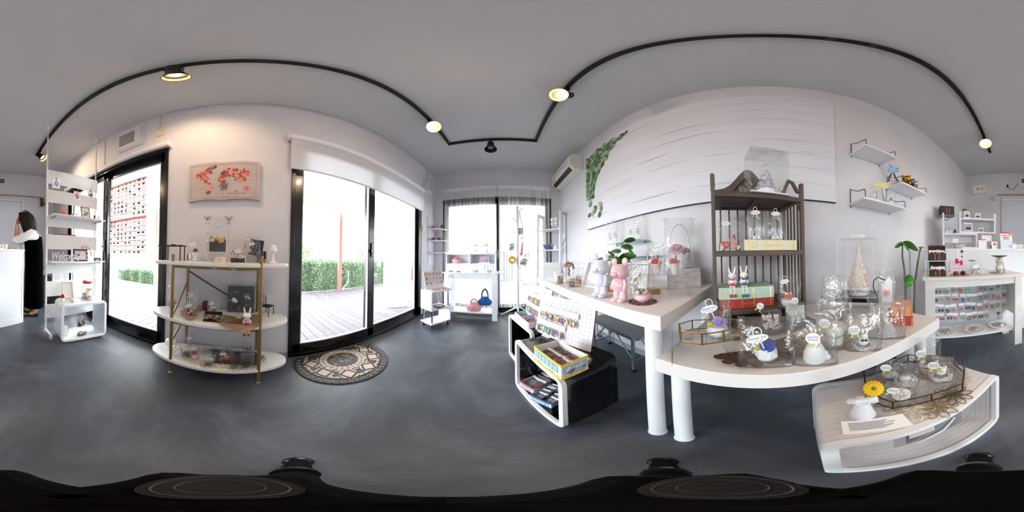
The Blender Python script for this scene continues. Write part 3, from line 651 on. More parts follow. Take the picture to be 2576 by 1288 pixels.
for x in (-.55, -.1, .28): part('tie', B().torus((x, 0, 0), .017, .004, 14, 6, ax='x'), mat('e8e2d4', .7), t)
part('rope_tassel', B().tube([(.38, 0, 0), (.42, .0, -.02), (.44, 0, -.08), (.43, .01, -.12)], .02, 8).tube([(.40, 0, 0), (.40, .01, -.06), (.39, 0, -.10)], .014, 8), mat('dcd8d0', .8, bump=(60, 1)), t, smooth=True)
t = thing('fabric_tassels', 'bundle of black, yellow and red ribbons hanging at the end of the bamboo pole', 'ribbons', (-1.0, YB+.06, 2.10))
for k, c in enumerate(('1a1a1a', 'd9a52a', '1a1a1a', 'b8342a', '1c1c1c', '3a5a3a')):
    part('ribbon', B().tube([(.01*k-.03, 0, .0), (.012*k-.045, .01*math.sin(k), -.08), (.018*k-.06, .015*math.cos(k), -.16-.02*(k % 3))], .012, 6), mat(c, .7), t, smooth=True)
# --- wall panel canvas of white planks with ivy ---
PN = mat('e3e3ec', .7, noise=('dcdce6', 2, (1, .5, 4))); INK = mat('5a5566', .8); INKL = mat('a8a5b4', .8)
t = thing('plank_mural', 'large white plank pattern wall panel with green ivy print', 'wall panel', (XR-.001, -.51, 1.292))
PWD, PHT = 2.27, 1.12
part('panel', B().box(-.018, 0, 0, PWD, 0, PHT), PN, t, bevel=.001)
part('dark_edge', B().box(-.019, 0, .0, PWD, -.004, .0), mat('1a1a22', .5), t)
b = B(); b2 = B(); r = random.Random(11)
for k in range(1, 9):
    z = PHT*k/9+r.uniform(-.006, .006); y = 0
    while y < PWD:
        L_n = r.uniform(.2, .7); th = r.choice((.0006, .001, .002)); q = b if r.random() < .35 else b2
        y2 = min(PWD, y+L_n); n = max(2, int((y2-y)/.04)); yy = [y+(y2-y)*i/n for i in range(n+1)]
        w0 = [th*(.4+.6*math.sin(PI*i/n)) for i in range(n+1)]; zz = [z+r.uniform(-.0012, .0012) for _ in yy]
        q.add([(-.0186, a, c-d) for a, c, d in zip(yy, zz, w0)]+[(-.0186, a, c+d) for a, c, d in zip(yy, zz, w0)], [(i, i+1, n+2+i, n+1+i) for i in range(n)])
        y = y2+r.uniform(.0, .15)
    for _ in range(3):
        yy = r.uniform(.02, PWD-.2); z2 = z+r.uniform(.01, .1); L_n = r.uniform(.03, .16)
        if z2 < PHT-.01: b2.add([(-.0186, yy, z2), (-.0186, yy+L_n, z2+.001), (-.0186, yy+L_n*.8, z2+.0025), (-.0186, yy+.01, z2+.0018)], [(0, 1, 2, 3)])
part('plank_lines', b, INK, t, kind='stuff'); part('wood_grain', b2, INKL, t, kind='stuff')
bb = {0: B(), 1: B(), 2: B()}
def leaf(cy, cz, s, a, k, d):
    P = [(0, 0), (.35, .3), (.7, .33), (1, .0), (.7, -.33), (.35, -.3)]
    P = [(cy+s*(x*math.cos(a)-z*math.sin(a)), cz+s*(x*math.sin(a)+z*math.cos(a))) for x, z in P]
    P = [(min(max(y, 0), PWD), min(max(z, 0), PHT)) for y, z in P]
    bb[k].add([(-.0187-d, y, z) for y, z in P], [(5, 4, 3, 2, 1, 0)])
r = random.Random(5)
for i in range(560):
    # triangle of foliage hanging in the far upper corner
    v_ = r.random(); zt = PHT-.02-v_*.62; wmax = .66*(1-v_)**2.2+.13
    yy = PWD-.01-r.random()*wmax*.95; leaf(yy, zt-r.uniform(0, .06), r.uniform(.05, .10), r.uniform(3.6, 5.8), r.randrange(3), .00002*i)
for i, (dy, dz) in enumerate(((.08, .42), (.14, .40), (.10, .34), (.12, .28), (.16, .22), (.12, .18), (.2, .2), (.1, .15), (.26, .24), (.3, .2), (.3, .13))):
    leaf(PWD-dy, dz+.04, .085, 3.8+.7*(i % 4), i % 3, .0001*i+.006)
for k, c in enumerate(('6a8a66', '3c5f48', '9db48e')): part('printed_ivy', bb[k], mat(c, .7), t, kind='stuff')
# --- open book map canvas ---
t = thing('map_canvas', 'open book shaped canvas of a floral world map on the wall', 'wall art', (XL+.001, -.487, 1.382))
MW, MH = .565, .37
def edge(u): return .012*math.sin(u*2*PI)**1 + (.012 if u > .5 else 0)*math.sin((u-.5)*2*PI)
n = 28; top = [(MW*i/n, MH+.010*math.sin(PI*min(1, 2*(i/n if i/n < .5 else i/n-.5)))-.004) for i in range(n+1)]; bot = [(MW*i/n, .010*math.sin(PI*2*(i/n if i/n < .5 else i/n-.5))) for i in range(n+1)]
b = B(); pol = [(y, z) for y, z in bot]+[(y, z) for y, z in reversed(top)]
N_ = len(pol); b.add([(.03, y, z) for y, z in pol]+[(0, y, z) for y, z in pol], [tuple(range(N_)), tuple(range(2*N_-1, N_-1, -1))]+[((i+1) % N_, i, N_+i, N_+(i+1) % N_) for i in range(N_)])
part('canvas', b, mat('cabab4', .8, noise=('beaea8', 5), bump=(300, .2)), t)
ink = mat('7a6058', .8); b = B()
for z0, z1, y0, y1 in ((.02, .023, .02, MW-.03), (MH-.028, MH-.025, .02, MW-.03)): b.box(.0301, .0304, y0, y1, z0, z1)
for y in (.02, MW-.03, MW/2): b.box(.0301, .0304, y, y+.0015, .02, MH-.025)
for k in range(14): b.box(.0301, .0303, r.uniform(.03, .2) if k % 2 else r.uniform(.4, .45), (.1 if k % 2 else .5)+r.uniform(.05, .03), .06+k*.015, .0608+k*.015)
part('map_lines', b, ink, t, kind='stuff')
cols = ['c84848', 'd88880', 'd8a848', '6a4f66', '5f6f52', 'cf3a4a', 'e0a0a0', '8c7f8c']
fb_ = {c: B() for c in cols}; r = random.Random(9)
def fl(y, z, s, c):
    P = [(y+s*(1+.25*math.cos(5*a))*math.cos(a), z+s*(1+.25*math.cos(5*a))*math.sin(a)) for a in [2*PI*i/15 for i in range(15)]]
    d = r.uniform(.0001, .0012); fb_[c].add([(.0304+d, yy, zz) for yy, zz in P], [tuple(range(15))])
def blob(cy, cz, ry, rz_, n, cc):
    for _ in range(n):
        a = r.uniform(0, 2*PI); q = r.random()**.5; fl(cy+ry*q*math.cos(a), cz+rz_*q*math.sin(a), r.uniform(.006, .014), r.choice(cc))
W0 = [cols[0], cols[1], cols[2], cols[4], cols[5]]
blob(.105, .245, .05, .04, 34, W0); blob(.15, .27, .04, .035, 22, W0); blob(.19, .315, .03, .02, 12, [cols[7], cols[3]]); blob(.145, .20, .03, .025, 16, W0)
blob(.165, .155, .018, .02, 9, [cols[4], cols[6]]); blob(.175, .115, .025, .025, 14, [cols[1], cols[6]]); blob(.165, .07, .01, .025, 6, [cols[4], cols[3]])
blob(.29, .25, .03, .03, 20, [cols[7], cols[3], cols[0]]); blob(.275, .195, .04, .03, 22, W0); blob(.285, .125, .028, .045, 26, [cols[3], cols[7]])
blob(.36, .255, .06, .045, 46, W0+[cols[6]]); blob(.44, .25, .05, .04, 36, W0+[cols[6]]); blob(.41, .19, .045, .03, 22, W0); blob(.455, .10, .025, .025, 16, [cols[1], cols[5], cols[6]])
for c in cols: part('printed_flowers', fb_[c], mat(c, .8), t, kind='stuff')
inkt = mat('5a4a52', .8)
for s_, y, z, q in (('THE', .38, .075, .017), ('OLD WORLD MAP', .385, .054, .017), ('1984', .385, .034, .012)):
    text(s_, q, inkt, t, (.0308, y, z), (PI/2, 0, PI/2))
# --- half round door mat ---
RC = (-1.07, .72); RA, RB = .378, .325
t = thing('door_mat', 'half round rubber mat with stained glass rosette before the sliding door', 'mat', (RC[0], RC[1], 0))
def rp_(q, a): return (RB*q*math.cos(a), RA*q*math.sin(a))
xcut = -.175
def clipx(P): return [(max(x, xcut), y) for x, y in P]
P = [rp_(1, a) for a in [2*PI*i/96 for i in range(96)]]; P = [p for p in P if p[0] > xcut]
P.sort(key=lambda p: math.atan2(p[1], p[0])); 
part('rubber_base', B().prism(P, .0005, .008), mat('2c2a2e', .6), t, bevel=.002)
TAN = [mat('b3a9a2', .8, bump=(80, .3)), mat('c0a898', .8, bump=(80, .3)), mat('b08a80', .8, bump=(80, .3))]
def cell(P, m, z=.0105, sh_=.9):
    cx = sum(p[0] for p in P)/len(P); cy_ = sum(p[1] for p in P)/len(P)
    Q = [(cx+(x-cx)*sh_, cy_+(y-cy_)*sh_) for x, y in P]
    if min(x for x, y in Q) < xcut+.012: return
    part('tile', B().prism(Q, .008, z), m, t)
def seg(r0, r1, a0, a1, n=3): return [rp_(r1, a0+(a1-a0)*i/n) for i in range(n+1)]+[rp_(r0, a1-(a1-a0)*i/n) for i in range(n+1)]
for k in range(24):
    a0, a1 = 2*PI*k/24, 2*PI*(k+1)/24
    cell(seg(.33, .42, a0, a1), TAN[0], sh_=.86); cell(seg(.42, .50, a0, a1), TAN[1 if k % 3 == 0 else 0], sh_=.86)
for k in range(9):
    a = 2*PI*(k+.5)/9; cx, cy_ = rp_(.665, a); rr_ = .068; ph = a+(PI/4 if k % 2 else 0)
    if cx-rr_ < xcut: continue
    D_4 = [(cx+rr_*.82*math.cos(ph+i*PI/2), cy_+rr_*.82*math.sin(ph+i*PI/2)) for i in range(4)]
    cell(D_4, TAN[2 if k in (3, 5) else 1], sh_=.84)
    for i in range(4):
        a0 = ph+i*PI/2; cell([(cx+rr_*.98*math.cos(a0+PI/2*j/6), cy_+rr_*.98*math.sin(a0+PI/2*j/6)) for j in range(7)], TAN[0], sh_=.86)
for k in range(9):
    a = 2*PI*k/9
    for da in (-.07, .07): cell(seg(.745, .81, a+da-.065, a+da+.065, 2), TAN[0], sh_=.85)
    cell(seg(.515, .56, a-.12, a+.12, 3), TAN[0], sh_=.85)
for k in range(36):
    a0 = 2*PI*k/36; cell(seg(.82, .845, a0, a0+2*PI/36, 2), mat('4a4648', .7), sh_=.95)
b = B(); b2 = B()
for k in range(44):
    a0 = 2*PI*k/44; c0 = rp_(.915, a0)
    if c0[0]-.02 > xcut:
        b.tube([(c0[0]+.018*(1-j/14)*math.cos(j*.6+a0), c0[1]+.018*(1-j/14)*math.sin(j*.6+a0), .0095) for j in range(13)], .0028, 4)
for k in range(64):
    a0 = r.uniform(0, 2*PI); c0 = rp_(r.uniform(.05, .29), a0)
    b2.tube([(c0[0]+.013*(1-j/12)*math.cos(j*.6+a0), c0[1]+.013*(1-j/12)*math.sin(j*.6+a0), .009) for j in range(11)], .0022, 4)
o = part('scroll_border', b, mat('a89c94', .8), t); o['kind'] = 'stuff'
o = part('centre_rosette', b2, mat('9a908a', .8), t); o['kind'] = 'stuff'
part('rosette_ring', B().torus((0, 0, .0085), 1, .0025, 48, 4, sx=RB*.32, sy=RA*.32), mat('26262a', .6), t)
# --- string curtain ---
sc2 = thing('string_curtain', 'white string curtain hanging from a rail over the far door', 'curtain', (0, 2.715, 0))
part('rail', B().cyl((-1.14, 0, 2.235), (.92, 0, 2.225), .008, n=8), mat('e8e8ec', .4), sc2)
for x0, x1 in ((-1.05, -.14), (-.09, .80)):
    b = B(); n = 60
    ring_ = [(x0+(x1-x0)*i/n, .008*math.sin(i*1.9)) for i in range(n+1)]
    for z0, z1 in ((2.19, 2.26),):
        b.add([(x, y, z0) for x, y in ring_]+[(x, y, z1) for x, y in ring_], [(i, i+1, n+2+i, n+1+i) for i in range(n)])
    part('header_band', b, mat('ececf2', .8), sc2)
r = random.Random(2); b = B()
for k in range(330):
    x = -1.045+k*1.84/330+r.uniform(-.002, .002)
    if -.145 < x < -.09: continue
    wd = .0009+(.0016 if r.random() < .12 else 0)
    for j in range(3):
        pass
    b.add([(x-wd, r.uniform(-.006, .006), 2.2), (x+wd, 0, 2.2), (x+wd+r.uniform(-.003, .003), .003, .105), (x-wd, .003, .105)], [(0, 1, 2, 3)])
o = part('strings', b, tlm('ffffff'), sc2); o['kind'] = 'stuff'
# --- posters on the entrance door glass ---
def poster(label, z0, z1, y0, y1, seed, grp=None):
    t = thing('poster', label, 'poster', (XL-.022, y0, z0)); W, H_ = y1-y0, z1-z0
    part('sheet', B().box(-.001, 0, 0, W, 0, H_), tlm('f6efee'), t)
    r = random.Random(seed); red = B(); dk_ = B(); gy = B(); pk = B()
    cw, rh = W/9, H_/8
    for i in range(9):
        for j in range(8):
            y, z = i*cw+.004, j*rh+.004
            (red if r.random() < .3 else pk).box(0, .0006, y, y+cw-.008, z+rh-.014, z+rh-.008)
            if r.random() < .55: dk_.box(0, .0006, y+r.uniform(0, .02), y+r.uniform(.025, .04), z+.012, z+rh-.02)
            for k in range(3): gy.box(0, .0005, y, y+r.uniform(.02, cw-.008), z+.004+k*.008, z+.007+k*.008)
    for y in (0, W/2-.001, W-.002): red.box(0, .0007, y, y+.002, 0, H_)
    for z in (0, H_-.002): red.box(0, .0007, 0, W, z, z+.002)
    pk.box(.0001, .0005, .004, W-.004, H_-.03, H_-.004)
    [part(n_, q_, tlm(c_), t, kind='stuff') for n_, q_, c_ in (('red_print', red, 'd0505c'), ('photo_print', dk_, '8a8086'), ('text_lines', gy, 'b9b0b8'), ('pink_print', pk, 'f0c8c4'))]
    return t
poster('upper red and white listing poster on the entrance door glass', 1.335, 1.77, -1.485, -.955, 1)
p_ = poster('lower red and white listing poster below the other on the door glass', .925, 1.325, -1.485, -.945, 2)
text('職人', .055, mat('c04048', .6), p_, (.002, .05, .33), (PI/2, 0, PI/2), 'lettering')
# ================= small goods: builders =================
def P6(p): return (p[0], p[1], p[2]), p[3], p[4], p[5]
LIME = mat('c4d873', .6); RIB = mat('e8eef4', .35); PAPER = mat('f7f7f9', .7); TXT = mat('6a6a78', .7); PORC = mat('f6f7fa', .35, sub=.1)
LEAFG = mat('4f7a45', .5); CREAM = mat('f0e6cf', .6); NESTM = mat('f2f4f8', .5)
def bag(t, w, d, h, seed=1, full=.62, x=0, y=0, z=0):
    r = random.Random(seed); rs = []; n = 20; K = 9
    for k in range(K+1):
        f = k/K; zz = z+h*f
        q = 1 if f < full*.6 else max(0, 1-(f-full*.6)/(1-full*.6))
        ww = w/2*(1+.04*math.sin(f*7+seed)); dd = max(d/2*q**.7, .0012)
        ring = []
        for j in range(n):
            a = 2*PI*j/n; c, s = math.cos(a), math.sin(a)
            px = math.copysign(abs(c)**.45, c)*ww; py = math.copysign(abs(s)**.45, s)*dd
            m = .0035*(0 if k == 0 else 1)
            ring.append((x+px+r.uniform(-m, m), y+py+r.uniform(-m, m), zz+(r.uniform(-m, m) if k == K else 0)))
        rs.append(ring)
    return part('cellophane_bag', B().rings(rs, True, False), CELLO, t, smooth=True)
def oval_tag(t, x, y, z, tilt=.2, s=1, txt=('Flower Les', 'for your gift')):
    M = TR(x, y, z, PI/2, 0, 0) @ Matrix.Rotation(tilt, 4, 'Z')
    P = [(.023*s*math.cos(a), .0105*s*math.sin(a)) for a in [2*PI*i/28 for i in range(28)]]
    o = part('oval_tag', B(M).prism(P, -.0004, .0004), PAPER, t)
    for i, (q, sz) in enumerate(zip(txt, (.0085, .0035))):
        l = text(q, sz*s, mat('8a5a70', .7), o, (0, 0, 0), (0, 0, 0), shear=.25); l.matrix_local = M @ Matrix.Translation((0, (.002 if i == 0 else -.0055)*s, .0006))
    lp = [(x+.009*s*math.sin(a), y+.002, z+.016*s-.012*s*math.cos(a)) for a in [PI*2*i/12 for i in range(13)]]
    b = B().tube(lp, .0013*s, 5)
    for sx in (-1, 1): b.tube([(x, y+.002, z), (x+sx*.008*s, y+.001, z-.012*s), (x+sx*.013*s, y, z-.026*s)], .0016*s, 5)
    part('ribbon', b, RIB, t, smooth=True)
def round_tag(t, x, y, z, tilt=0, s=1):
    M = TR(x, y, z, PI/2, 0, 0) @ Matrix.Rotation(tilt, 4, 'Z')
    P = [(.0165*s*math.cos(a), .0165*s*math.sin(a)) for a in [2*PI*i/28 for i in range(28)]]
    for q in (-1, 1):
        part('lime_ribbon', B(M).prism([(q*.003*s, -.012*s), (q*.009*s, -.013*s), (q*.015*s, -.027*s), (q*.008*s, -.030*s)], -.0012, -.0006), LIME, t)
    o = part('round_tag', B(M).prism(P, -.0004, .0004), PAPER, t)
    for q, dy, sz in (('AROMA', .0035, .0075), ('STONE', -.0045, .0075)):
        l = text(q, sz*s, mat('7c7c8c', .7), o, (0, 0, 0), (0, 0, 0)); l.matrix_local = M @ Matrix.Translation((0, dy*s, .0006))
def rose(t, x, y, z, r, col, tilt=.9, name='rose', col2=None):
    b = B(TR(x, y, z, tilt)); rd = random.Random(int(x*1e4)+int(r*1e4))
    b.sph((0, 0, r*.1), (r*.28, r*.28, r*.42), 10, 6)
    for L, (n, rad, hh, op) in enumerate(((3, .30, .62, .1), (4, .48, .58, .3), (5, .70, .46, .6), (6, .92, .30, .95))):
        for k in range(n):
            a0 = 2*PI*k/n+L*.6; wd = 2*PI/n*.72; vs = []
            for i in range(4):
                f = i/3; rr = r*(.12+(rad-.12)*f**.7+op*.12*f**4); zz = r*hh*(f**1.1)*1.1-r*.15-op*r*.15*f**5
                for j in range(5):
                    g = (j/4-.5)*2; a = a0+wd*g*(.35+.65*math.sin(PI*(.15+.7*f)))*1.0
                    vs.append((rr*math.cos(a), rr*math.sin(a), zz-r*.12*f*g*g))
            b.add(vs, [(i*5+j, i*5+j+1, (i+1)*5+j+1, (i+1)*5+j) for i in range(3) for j in range(4)])
    return part(name, b, mat(col, .55, sheen=.2), t, smooth=True, solid=.0006)
def daisy(t, x, y, z, r, col, tilt=1.2, n=16, core='8fae3a', name='flower', rz=0):
    M = TR(x, y, z, 0, 0, rz) @ TR(rx=tilt); b = B(M)
    for L, q in ((0, 1), (1, .82)):
        for k in range(n):
            a = 2*PI*(k+.5*L)/n; ca, sa = math.cos(a), math.sin(a); w_ = r*.2
            P = [(.12, 0, 0), (.45, .8, .05), (.85, .9, .03), (1, 0, -.04), (.85, -.9, .03), (.45, -.8, .05)]
            b.add([(q*r*u*ca-w_*v*sa, q*r*u*sa+w_*v*ca, r*(.06*L+zz)) for u, v, zz in P], [(0, 1, 2, 3), (0, 3, 4, 5)])
    o = part(name, b, mat(col, .55), t, smooth=True, solid=.0005)
    part('flower_centre', B(M).sph((0, 0, r*.06), (r*.24, r*.24, r*.14), 12, 6), mat(core, .7, bump=(900, .8)), t, smooth=True)
def geo_pot(t, r, h, x=0, y=0, z=0):
    b = B(); n = 7
    pr = ((.62, 0, 0), (1.0, .42, .45), (.78, 1.0, 0))
    rs = [[(x+r*q*math.cos(2*PI*(j+o)/n), y+r*q*math.sin(2*PI*(j+o)/n), z+h*f) for j in range(n)] for q, f, o in pr]
    V = [p for R in rs for p in R]; F = [tuple(range(n-1, -1, -1)), tuple(2*n+j for j in range(n))]
    for i, off in ((0, 0), (1, 1)):
        for j in range(n):
            k = (j+1) % n
            if off == 0: F += [(i*n+j, i*n+k, (i+1)*n+j), (i*n+k, (i+1)*n+k, (i+1)*n+j)]
            else: F += [(i*n+j, i*n+k, (i+1)*n+k), (i*n+j, (i+1)*n+k, (i+1)*n+j)]
    b.add(V, F); return part('faceted_pot', b, PORC, t)
def nest(t, r, h, n=26, col=NESTM, z=0, seed=3, name='paper_nest', x=0, y=0):
    rd = random.Random(seed); b = B()
    for k in range(n):
        a0 = rd.uniform(0, 6.28); R1 = r*rd.uniform(.6, 1.0); dz = rd.uniform(.1, .95)*h; L_ = rd.uniform(1.0, 2.4); wv = rd.uniform(.1, .3)
        b.tube([(x+R1*(1+.12*math.sin(7*i+k))*math.cos(a0+L_*i/7), y+R1*(1+.12*math.sin(7*i+k))*math.sin(a0+L_*i/7), z+.0015+dz*(.6+.4*math.sin(i*1.7+k))) for i in range(8)], .0011, 4)
    return part(name, b, col, t, kind='stuff')
def book(name, label, loc, rz, W, D, T, col, cat='book', spine=None, gold='d2a850', rot=None, group=None):
    t = thing(name, label, cat, loc, rz, group, rot)
    c = mat(col, .55)
    part('cover', B().box(0, W, 0, D, 0, .003).box(0, W, 0, D, T-.003, T).box(0, W, -.004, .001, 0, T), c, t, bevel=.0015)
    part('pages', B().box(.004, W-.004, .0012, D-.004, .0031, T-.0031), mat('e9e2d2', .8), t)
    g = mat(gold, .35, .7)
    b = B()
    for f in (.05, .38, .60, .92): b.box(W*f, W*f+.006, -.0048, -.004, .004, T-.004)
    part('spine_bands', b, g, t, kind='stuff')
    part('spine_emblem', B(TR(W*.18, -.0042, T/2, PI/2)).torus((0, 0, 0), T*.28, .0007, 20, 5).torus((0, 0, 0), T*.2, .0005, 20, 5), g, t)
    if spine: text(spine, T*.36, g, t, (W*.50, -.0048, T/2), (PI/2, 0, 0))
    return t
def scooter(t, s, col, x=0, y=0, z=0, rz=0):
    M = TR(x, y, z, rz=rz, s=s); c = mat(col, .3, coat=.3); wv = mat('ececec', .4); dk = mat('1c1c20', .5)
    for wx in (-.36, .42):
        part('wheel', B(M).torus((wx, 0, .13), .09, .04, 20, 8, ax='y'), dk, t, smooth=True)
        part('wheel_hub', B(M).cyl((wx, -.035, .13), (wx, .035, .13), .065, n=18), wv, t, smooth=True)
    part('scooter_body', B(M).sph((-.26, 0, .30), (.26, .13, .19), 14, 8).box(-.1, .3, -.09, .09, .14, .19).sph((-.2, 0, .45), (.22, .11, .06), 12, 6).rings([[(.3+.1*q, -.12*1, .15), (.42+.02*q, -.12, .2), (.42, .12, .2), (.3, .12, .15)] for q in (0,)], False, False) if False else
         B(M).sph((-.26, 0, .30), (.26, .13, .19), 14, 8).box(-.1, .32, -.09, .09, .14, .19).sph((-.2, 0, .46), (.22, .11, .06), 12, 6).cyl((.32, 0, .17), (.22, 0, .66), .09, .06, 12).sph((.24, 0, .70), (.08, .09, .07), 12, 6), c, t, smooth=True)
    part('front_fender', B(M).sph((.42, 0, .2), (.15, .075, .1), 14, 6), wv, t, smooth=True); part('rear_fender', B(M).sph((-.40, 0, .18), (.16, .14, .13), 12, 6), wv, t, smooth=True)
    part('handlebar', B(M).cyl((.2, -.16, .76), (.2, .16, .76), .02).sph((.22, 0, .78), .05, 8, 5), dk, t)
def minicar(t, s, col, x=0, y=0, z=0, rz=0):
    M = TR(x, y, z, rz=rz, s=s); c = mat(col, .25, coat=.4); dk = mat('1c1c20', .5)
    rs = []
    for yy, q in ((-.22, .92), (-.16, 1), (.16, 1), (.22, .92)):
        rs.append([(px*q, yy, .08+pz*q) for px, pz in ((-.5, .02), (-.52, .14), (-.40, .24), (-.24, .27), (-.14, .45), (.16, .46), (.28, .28), (.44, .23), (.52, .14), (.5, .02))])
    part('car_body', B(M).rings(rs), c, t, smooth=True)
    part('windows', B(M).box(-.16, .0, -.226, .226, .33, .47).box(.03, .16, -.226, .226, .33, .47), mat('30343c', .15), t)
    for wx in (-.3, .3):
        for wy in (-.2, .2): part('wheel', B(M).cyl((wx, wy-.04, .1), (wx, wy+.04, .1), .1, n=16), dk, t, smooth=True)
    for x in (-.53, .53): part('bumper', B(M).cyl((x, -.2, .13), (x, .2, .13), .02, n=6), CHROME, t)
def rabbit(t, s, x=0, y=0, z=0, shirt='b8446a', shoe='c43058', bow='b8446a', legs=True, gown=None):
    """sitting long eared rabbit doll, legs hanging in front (-y)"""
    M = TR(x, y, z, s=s); W1 = mat('f3f1f2', .4)
    part('head', B(M).sph((0, 0, .56), (.20, .17, .15), 14, 8).sph((0, -.12, .52), (.09, .08, .07), 10, 6), W1, t, smooth=True)
    for q in (-1, 1):
        part('ear', B(M).tube([(q*.09, .02, .66), (q*.13, .03, .8), (q*.16, .02, .95), (q*.15, .0, 1.0)], .052, 10, r1=.03), W1, t, smooth=True)
        part('eye', B(M).sph((q*.085, -.155, .57), .016, 6, 4), BLACKM, t)
    part('nose', B(M).sph((0, -.195, .54), .018, 8, 5), mat('2a2226', .4), t)
    part('body', B(M).lathe([(.15, 0), (.17, .08), (.13, .28), (.07, .42)], 14), mat(gown or 'e9e9ee', .6), t, smooth=True)
    part('shirt', B(M).lathe([(.172, .06), (.178, .12), (.15, .22)], 14, cap=False), mat(shirt, .6), t, smooth=True)
    part('bow', B(M).sph((-.06, -.12, .38), (.06, .03, .045), 8, 5).sph((.06, -.12, .38), (.06, .03, .045), 8, 5), mat(bow, .5), t, smooth=True)
    for q in (-1, 1):
        part('arm', B(M).tube([(q*.09, 0, .38), (q*.2, -.03, .24), (q*.13, -.13, .16)], .032, 8), W1, t, smooth=True)
        if legs:
            l = part('leg', B(M).tube([(q*.08, -.1, .06), (q*.085, -.22, .03), (q*.09, -.25, -.1), (q*.09, -.25, -.33)], .026, 8), W1, t, smooth=True)
            part('shoe', B(M).sph((q*.1, -.29, -.40), (.075, .11, .085), 10, 6), mat(shoe, .5), l, smooth=True)
def ring_wreath(t, r, x=0, y=0, z=0, tilt=PI/2, cols=('4f6a4a', '2f4434', 'e9e4da', '8a7a5a'), n=90, name='wreath', seed=1):
    rd = random.Random(seed); M = TR(x, y, z, rx=tilt); bs = {c: B(M) for c in cols}
    for k in range(n):
        a = 2*PI*k/n; rr = r*(1+rd.uniform(-.18, .18)); p = Vector((rr*math.cos(a), rr*math.sin(a), rd.uniform(0, .012)))
        dv = Vector((rd.gauss(0, 1), rd.gauss(0, 1), rd.gauss(0, .6))).normalized(); c_ = dv.orthogonal().normalized(); s_ = r*.2
        bs[rd.choice(cols)].add([p-dv*s_*.3, p+c_*s_*.3, p+dv*s_, p-c_*s_*.3], [(0, 1, 2, 3)])
    for c in cols: part(name, bs[c], mat(c, .6), t, kind='stuff')
def shoes(t, s, x=0, y=0, z=0, flow='d9b8b0'):
    M = TR(x, y, z, s=s)
    for q in (-1, 1):
        part('baby_shoe', B(M).sph((q*.26, -.1, .14), (.2, .38, .14), 14, 8).lathe([(.17, .1), (.19, .3), (.17, .42), (.14, .40)], 14, (q*.26, .14, 0), cap=False), PORC, t, smooth=True)
    for k in range(5): part('blossom', B(M).sph((-.3+.15*k, .12+.05*(k % 2), .48), .08, 8, 5), mat((flow, 'f3efe6', 'c9d2b6')[k % 3], .6), t, smooth=True)
def macaron_tower(t, r, h, col, seed=1, x=0, y=0, z=0):
    rd = random.Random(seed)
    part('base_drum', B().lathe([(r*.95, 0), (r*1.0, .01), (r*1.0, h*.16), (r*.97, h*.17)], 12, (x, y, z)), PORC, t)
    part('cone', B().lathe([(r*.75, h*.17), (r*.12, h*.93), (.002, h*.95)], 20, (x, y, z)), mat('f1efe4', .7), t, smooth=True)
    lev = 5
    for L in range(lev):
        f = L/lev; rr = r*(.80*(1-f)+.1); zz = z+h*(.23+.63*f); n = max(1, int(7*(1-f)+1.2)) if L < lev-1 else 2
        for k in range(n):
            a = 2*PI*(k+.5*(L % 2))/n-PI/2; mr = r*.26
            p = Vector((x+rr*math.cos(a), y+rr*math.sin(a), zz)); d = Vector((math.cos(a), math.sin(a), .25)).normalized()
            part('macaron', B().cyl(p-d*mr*.42, p-d*mr*.12, mr*.8, mr, 14).cyl(p+d*mr*.12, p+d*mr*.42, mr, mr*.75, 14).cyl(p-d*mr*.12, p+d*mr*.12, mr*.9, mr*.9, 14), mat(col, .6), t, smooth=True)
    part('top_macaron', B().sph((x, y, z+h*.95), (r*.24, r*.24, r*.26), 12, 8), mat(col, .6), t, smooth=True)
    rp = B()
    for k in range(4):
        a = 2*PI*k/4+.5; rp.tube([(x+r*.95*math.cos(a), y+r*.95*math.sin(a), z+h*.17), (x+r*.6*math.cos(a+.2), y+r*.6*math.sin(a+.2), z+h*.5), (x+r*.15*math.cos(a), y+r*.15*math.sin(a), z+h*.92)], .0012, 5)
    part('ribbon', rp, RIB, t)
    fo = B()
    for k in range(60):
        f = rd.random(); a = rd.uniform(0, 6.28); rr = r*(.85*(1-f)+.12)
        fo.sph((x+rr*math.cos(a), y+rr*math.sin(a), z+h*(.18+.72*f)), r*.06, 5, 3)
    part('tiny_flowers', fo, mat('e8ecd2', .6), t, kind='stuff')
def card(name, label, cat, loc, rz, W, H_, lines=4, lean=.15, col='f8f8fa', frame=None, group=None, ink='77778a', seed=1, title=None):
    t = thing(name, label, cat, loc, rz, group); rd = random.Random(seed)
    M = TR(rx=-lean); b = B(M)
    part('card', b.box(-W/2, W/2, 0, .0012, 0, H_), mat(col, .6), t)
    q = B(M)
    for k in range(lines):
        zz = H_*(.8-.62*k/max(1, lines)); q.box(-W*.4, -W*.4+W*rd.uniform(.5, .8), -.0004, 0, zz-H_*.02, zz+H_*.02)
    if lines: part('printed_lines', q, mat(ink, .7), t, kind='stuff')
    if title:
        l = text(title, H_*.17, mat(ink, .7), t, (0, 0, 0), (0, 0, 0)); l.matrix_local = M @ TR(0, -.0008, H_*.86, PI/2)
    if frame:
        part('holder', B(M).box(-W/2-.004, W/2+.004, .0015, .003, -.0, H_+.004), frame, t)
    return t
